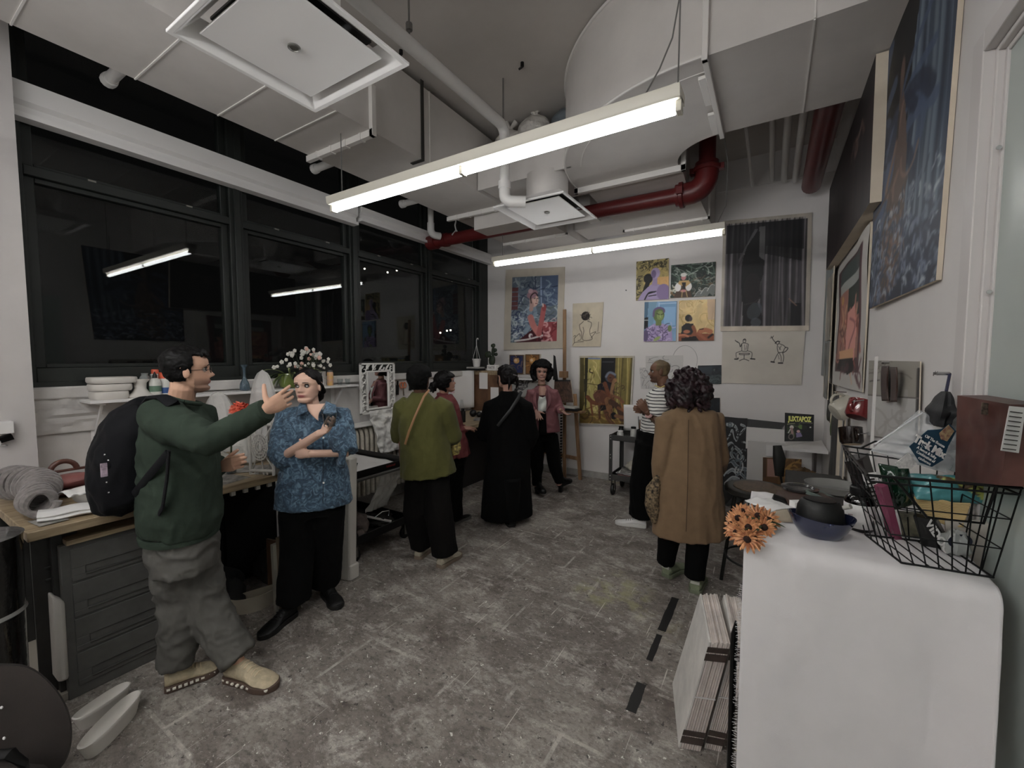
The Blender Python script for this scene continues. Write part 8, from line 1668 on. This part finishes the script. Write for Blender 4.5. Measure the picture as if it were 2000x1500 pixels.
# wire basket
wb=mat('wire_black',(20,20,21),.4,metal=.3,k=1); 
b=[tz(1758,1103),tz(1978,1135),None,tz(1692,1050)]; b[2]=b[1]+(b[3]-b[0])*1.0+V((-.0,.1,0)); b[1]=V((b[1].x,b[1].y,TT)); 
for q in b: q.z=TT+.004
top=[W(1706,931,1.28),W(2060,958,1.12),W(1935,905,1.55),W(1652,872,1.62)]
b=[V((.32,1.515,TT+.004)),V((.5,1.535,TT+.004)),V((.46,1.74,TT+.004)),V((.271,1.7,TT+.004))]; top=[V((.23,1.45,1.367)),V((.525,1.5,1.367)),V((.49,1.79,1.367)),V((.228,1.9,1.367))]

t=thing('wire_basket','black wire basket heaped with snack bags at the right end of the draped table','basket',(b[0]+b[2])/2)
def lv(k): return [b[i].lerp(top[i],k) for i in range(4)]
for k,r in ((0,.003),(.33,.0018),(.66,.0018),(1,.004)):
    q=lv(k); MB().tube(q+[q[0]],r,6).build('frame_wire' if r>.002 else 'cross_wire',wb,t)
q=lv(.93); MB().tube(q+[q[0]],.003,6).build('frame_wire',wb,t)
for e in range(4):
    a,c_=e,(e+1)%4; n=7 if e in (0,2) else 5
    for i in range(n): k=i/n; MB().tube([b[a].lerp(b[c_],k),top[a].lerp(top[c_],k)],.0018,5).build('upright_wire',wb,t)
for i in range(1,6): MB().tube([b[0].lerp(b[1],i/6),b[3].lerp(b[2],i/6)],.0018,5).build('cross_wire',wb,t)
m0,m1=top[0].lerp(top[1],.18),top[0].lerp(top[1],.85); dn=(b[0]-top[0])*.42
MB().tube([m0,m0.lerp(m1,.2)+dn,m0.lerp(m1,.75)+dn,m1],.0035,6).build('handle_dip',wb,t)
m0,m1=top[3].lerp(top[2],.18),top[3].lerp(top[2],.85); dn=V((0,0,.03)); MB().tube([m0,m0.lerp(m1,.2)+dn,m0.lerp(m1,.75)+dn,m1],.0035,6).build('handle_dip',wb,t)
# helper: slab from 4 image points at depths, with painted colours
def slab(name,l,cat,pts,th,m_,bev=.004,puff=0,seed=1,n=18,cols=None,solid=.002):
    # pts TL,TR,BR,BL as (u,v,d)
    TL,TR,BR,BL=[W(*p) for p in pts]; nn=(TR-TL).cross(BL-TL).normalized()
    if nn.dot(CAM-TL)<0: nn=-nn
    m=MB(); fr=[];bk=[]
    def pp(s,t_,sg):
        e=(math.sin(PI*s)*math.sin(PI*t_))**.5; w=puff*e+ (.18*puff+.003)*mn.noise(V((s*6+seed,t_*6,sg)))*e*2; return BL.lerp(BR,s).lerp(TL.lerp(TR,s),t_)+nn*(sg*(w+th/2*(1 if puff==0 else .2)))
    k=n+1
    vs=[pp(i/n,j/n,1) for j in range(k) for i in range(k)]+[pp(i/n,j/n,-1) for j in range(k) for i in range(k)]
    fs=[]
    for j in range(n):
        for i in range(n):
            a=j*k+i; fs.append((a,a+1,a+k+1,a+k)); fs.append((k*k+a,k*k+a+k,k*k+a+k+1,k*k+a+1))
    ed=[j for j in range(k)]+[j*k+n for j in range(1,k)]+[n*k+i for i in range(n-1,-1,-1)]+[j*k for j in range(n-1,0,-1)]
    for q in range(len(ed)): a,c_=ed[q],ed[(q+1)%len(ed)]; fs.append((c_,a,k*k+a,k*k+c_))
    m.add(vs,fs,0,True)
    cc=None
    if cols: cc=[cols(i/n,j/n) for j in range(k) for i in range(k)]*2
    return tag(m.build(name,m_,cols=cc,ang=60),l,cat),(TL,TR,BR,BL,nn)
cb=film('clear_bag',(176,178,180),.33,.12,(30,.8,.01))
o,c4=slab('snack_bag','big clear zip bag with a blue trek mix label leaning in the wire basket','bag',[(1795,800,1.32),(1905,850,1.26),(1850,925,1.26),(1700,880,1.34)],.01,cb,puff=.025,n=30)
TL,TR,BR,BL,nn=c4
zp=MB(); zp.tube([BL.lerp(TL,.02)+nn*.012,TL+nn*.012],.0022,5).build('zip_strip',mat('zip_white',(180,180,180),.3,k=1.7),o) if 0 else None
q=MB(); q.tube([W(1708,868,1.31),W(1802,806,1.3)],.0025,5); q.build('zip_strip',mat('zip_white',(176,176,178),.3,k=1.7),o)
def labelpoly(pts,d,m_,par,name,off=0): 
    p=[W(u,v,d-off) for u,v in pts]; n_=len(p); nn_=(p[1]-p[0]).cross(p[2]-p[0]).normalized(); nn_=nn_ if nn_.dot(CAM-p[0])>0 else -nn_
    m=MB(); m.add(p+[x-nn_*.0012 for x in p],[tuple(range(n_)),tuple(range(2*n_-1,n_-1,-1))]+[(i,(i+1)%n_,n_+(i+1)%n_,n_+i) for i in range(n_)]); return m.build(name,m_,par)
lb_=labelpoly([(1776,872),(1812,840),(1840,838),(1855,828),(1868,842),(1852,872),(1843,898),(1820,912),(1796,903)],1.225,mat('label_teal',(32,74,98),.4,k=1.7),o,'bag_label')
text('Trek Mix','label_text',.03,W(1816,873,1.222),W(1850,893,1.222)-W(1780,852,1.222),UP,paper,lb_,width=.105,bold=.0015)
for i,(tx,u,v,w_) in enumerate((('Off The Beaten',1826,862,.08),('A Sweet & Salty',1810,884,.08),('Combination of',1808,892,.075),('cashews',1806,900,.05))): text(tx,'label_text',.012,W(u,v,1.222),W(1850,893,1.222)-W(1780,852,1.222),UP,paper,lb_,width=w_*.8)
labelpoly([(1835,846),(1853,830),(1864,842),(1850,862),(1838,858)],1.2215,mat('label_fruit',(150,132,96),.5,nz=(90,.5),c2=(120,70,66)),lb_,'fruit_picture')
labelpoly([(1748,905),(1775,884),(1792,906),(1780,915),(1756,915)],1.24,mat('nutri_white',(166,164,162),.5,nz=(120,.25)),o,'nutrition_label')
slab('clear_bag','empty puffed clear plastic bag at the top of the wire basket','bag',[(1860,805,1.3),(1945,850,1.24),(1880,925,1.26),(1790,905,1.3)],.01,film('milky_bag',(160,164,166),.62,.15,(24,.8,.01)),puff=.03,seed=5,n=26)
slab('green_bag','shiny dark green foil bag in the wire basket','bag',[(1715,905,1.33),(1775,915,1.28),(1790,985,1.3),(1735,1000,1.33)],.01,mat('green_foil',(16,60,38),.15,k=1.6,coat=.6,bump=(18,.6,.01)),puff=.035,seed=7)
tcv=lambda s,t_: alb((62,124,128)) if (s*1.3+t_<1.1 or t_>.75) else (alb((146,150,70)) if mn.noise(V((s*7,t_*5,3)))>.05 else alb((96,78,50)))
slab('teal_bag','teal and yellow snack bag lying on top in the wire basket','bag',[(1770,925,1.33),(1925,935,1.24),(1950,985,1.22),(1790,975,1.27)],.01,vmat('print_foil',.25,(20,.4,.006),coat=.5),puff=.035,seed=9,n=30,cols=tcv)
m=MB(); 
for k in range(15):
    a=W(1785+k*2,972+k*3.4,1.29); b_=W(1895-k*1,985+k*3.0,1.22); m.tube([a,a.lerp(b_,.35)+UP*.005,a.lerp(b_,.7)-UP*.004,b_],.0042,6)
ob_=m.build('yarn_skein',mat('cream_yarn',(160,138,94),.9,k=1.8,bump=(200,.4,.001))); tag(ob_,'cream cable yarn skein in the middle of the wire basket','yarn')
pcv=lambda s,t_: alb((128,56,84)) if t_>.22 else alb((150,160,120))
slab('pink_box','pink and lime packet standing at the left corner of the wire basket','box',[(1712,945,1.3),(1728,950,1.27),(1768,1100,1.32),(1752,1085,1.36)],.02,vmat('print_foil',.25,(20,.4,.006),coat=.5),0,cols=pcv)
slab('tea_box','dark tea box with a white lid label at the back of the wire basket','box',[(1655,895,1.5),(1690,892,1.45),(1718,985,1.45),(1690,985,1.52)],.05,mat('tea_dark',(46,36,36),.4,nz=(20,.3)))
pp_,_x=slab('list_card','white printed card in the wire basket','card',[(1684,925,1.42),(1712,922,1.38),(1732,985,1.38),(1700,985,1.42)],.004,paper)
for k in range(6): labelpoly([(1690+k*2,936+k*8),(1708+k*2,934+k*8),(1709+k*2,937+k*8),(1691+k*2,939+k*8)],1.36,mat('print_line',(60,52,48),.6),pp_,'printed_line')
slab('mesh_bag','dark packet with white lettering slanting in the wire basket','bag',[(1785,1005,1.27),(1830,1015,1.23),(1875,1100,1.24),(1815,1105,1.28)],.02,mat('dark_packet',(30,30,30),.3,coat=.4,k=1.3),.012,seed=4)
sx=bpy.data.objects['mesh_bag']; text('VIDOO','packet_text',.03,W(1833,1050,1.2),W(1860,1092,1.2)-W(1805,1010,1.2),W(1850,1040,1.2)-W(1833,1055,1.2),paper,sx,width=.11,bold=.001)
slab('grey_packet','pale olive packet behind the dark packet in the wire basket','bag',[(1755,1000,1.34),(1805,1005,1.3),(1830,1095,1.32),(1770,1095,1.36)],.02,mat('olive_packet',(120,116,96),.35,nz=(16,.4),c2=(50,48,40)),.014,seed=6)
wt,c4=slab('cloth_pouch','pale cloth bag with a navy oval print in the wire basket','bag',[(1845,1015,1.25),(1935,1020,1.19),(1940,1115,1.22),(1850,1110,1.27)],.02,mat('pale_cloth',(146,140,132),.9,bump=(12,.6,.01)),.02,seed=8)
labelpoly([(1856+20+24*math.cos(a),1058+14*math.sin(a)) for a in [2*PI*i/20 for i in range(20)]],1.185,mat('navy_print',(30,36,66),.6),wt,'oval_print')
labelpoly([(1855,1100),(1885,1096),(1905,1102),(1890,1112),(1865,1110)],1.19,mat('navy_print',(30,36,66),.6),wt,'oval_print')
slab('dried_bag','clear pouch of brown dried fruit beside the chocolate box','bag',[(1888,860,1.28),(1925,855,1.24),(1930,930,1.24),(1880,925,1.28)],.02,mat('dried_fruit',(92,70,46),.3,nz=(40,.5),c2=(42,28,22),coat=.4),.014,seed=3)
cx_b,c4=slab('cereal_box','tall brown striped food box with a nutrition panel at the right edge','box',[(1898,772,1.18),(2010,790,.97),(1990,950,1.0),(1893,940,1.2)],.06,mat('box_brown',(104,66,58),.45,nz=(4,.25),c2=(70,42,38)))
labelpoly([(1972,793),(2004,796),(1990,885),(1955,880)],.955,mat('panel_white',(160,158,155),.6),cx_b,'nutrition_panel')
for k in range(9): labelpoly([(1974-k*1.8,803+k*9),(1998-k*1.6,806+k*9),(1997-k*1.6,808+k*9),(1973.6-k*1.8,805+k*9)],.95,mat('print_line',(60,52,48),.6),cx_b,'printed_line')
labelpoly([(1918,786),(1938,789),(1936,812),(1917,809)],1.06,mat('panel_dark',(40,34,32),.5,nz=(90,.6),c2=(110,98,84)),cx_b,'dark_panel')
blob(tuple(V((.46,1.66,TT+.01))),(.03,.03,.04),21,film('wrapx',(150,152,148),.7,.2,(24,.8,.01)),'crumpled_wrap','crumpled clear wrap in the right corner of the wire basket','plastic wrap')
# ---------- chair at lower left ----------
t=thing('upholstered_chair','brown grey upholstered chair with a rounded back in the lower left corner','chair',(-2.0,.12,0)); ch=mat('chair_fabric',(58,50,46),.85,k=1.5,nz=(5,.15),bump=(160,.3,.002))
def cpts(d): return [W(u,v,d) for u,v in ((-60,1300),(0,1297),(55,1302),(100,1335),(132,1385),(140,1440),(125,1490),(80,1530),(0,1560),(-60,1560))]
fr_=cpts(1.42); bk_=cpts(1.52); cc_=sum(fr_,V())/len(fr_); cb_=sum(bk_,V())/len(bk_)
def sm_ring(ps,c,k): return [c+(p-c)*k for p in ps]
def dens(ps):
    o=[]; n=len(ps)
    for i in range(n):
        for q in range(4):
            t_=q/4; p0,p1,p2,p3=ps[i-1],ps[i],ps[(i+1)%n],ps[(i+2)%n]; o.append(.5*((2*p1)+(p2-p0)*t_+(2*p0-5*p1+4*p2-p3)*t_*t_+(3*p1-p0-3*p2+p3)*t_**3))
    return o
F_,B_=dens(fr_),dens(bk_); nf=(cc_-cb_).normalized()
m=MB(); m.rings([[p+nf*.012 for p in sm_ring(F_,cc_,.3)],[p+nf*.01 for p in sm_ring(F_,cc_,.8)],sm_ring(F_,cc_,.97),[p-nf*.03 for p in sm_ring(F_,cc_,1.0)],[p+nf*.03 for p in sm_ring(B_,cb_,1.0)],sm_ring(B_,cb_,.95),sm_ring(B_,cb_,.3)]); m.build('backrest',ch,t)
sc_=V((-1.95,-.02,0)); MB(T((-2.05,.0,.3),.5)).box(-.24,.24,-.24,.24,0,.07).build('seat',ch,t,bevel=.03)
MB().tube([(-2.05,0,.06),(-2.05,0,.3)],.03,12).build('post',black_m,t)
for i in range(5): a=2*PI*i/5+.3; MB().tube([(-2.05,0,.09),(-2.05+.26*math.cos(a),.26*math.sin(a),.05)],.016,8).build('leg',black_m,t); MB().ell((-2.05+.27*math.cos(a),.27*math.sin(a),.025),.024,10).build('caster',black_m,t)
m=MB(); m.tube([W(-40,1478,1.28),W(20,1472,1.28),W(45,1490,1.3),W(52,1530,1.34)],.018,12,ry=.012); m.build('armrest',black_m,t)
for u,v in ((3,1382),(8,1442)): m=MB(); m.ell(W(u,v,1.4),(.008,.004,.004),8); m.build('paint_fleck',white_m,t)
# ---------- black bin and board at the far left ----------
t=thing('glossy_bin','tall glossy black bin at the left edge beside the workbench','bin',(-2.72,.27,0)); gb=mat('gloss_bin',(15,16,16),.15,k=1,coat=.6,bump=(3,.5,.05))
MB().lathe([(.11,0),(.12,.01),(.135,.93),(.14,.95),(.13,.95)],(-2.72,.27,0),32).build('bin_body',gb,t)
for z in (.3,.62): MB().lathe([(.12+z*.016,z),(.126+z*.016,z+.005),(.12+z*.016,z+.02)],(-2.72,.27,0),32,cap=False).build('band',mat('bin_band',(120,120,116),.3),t)
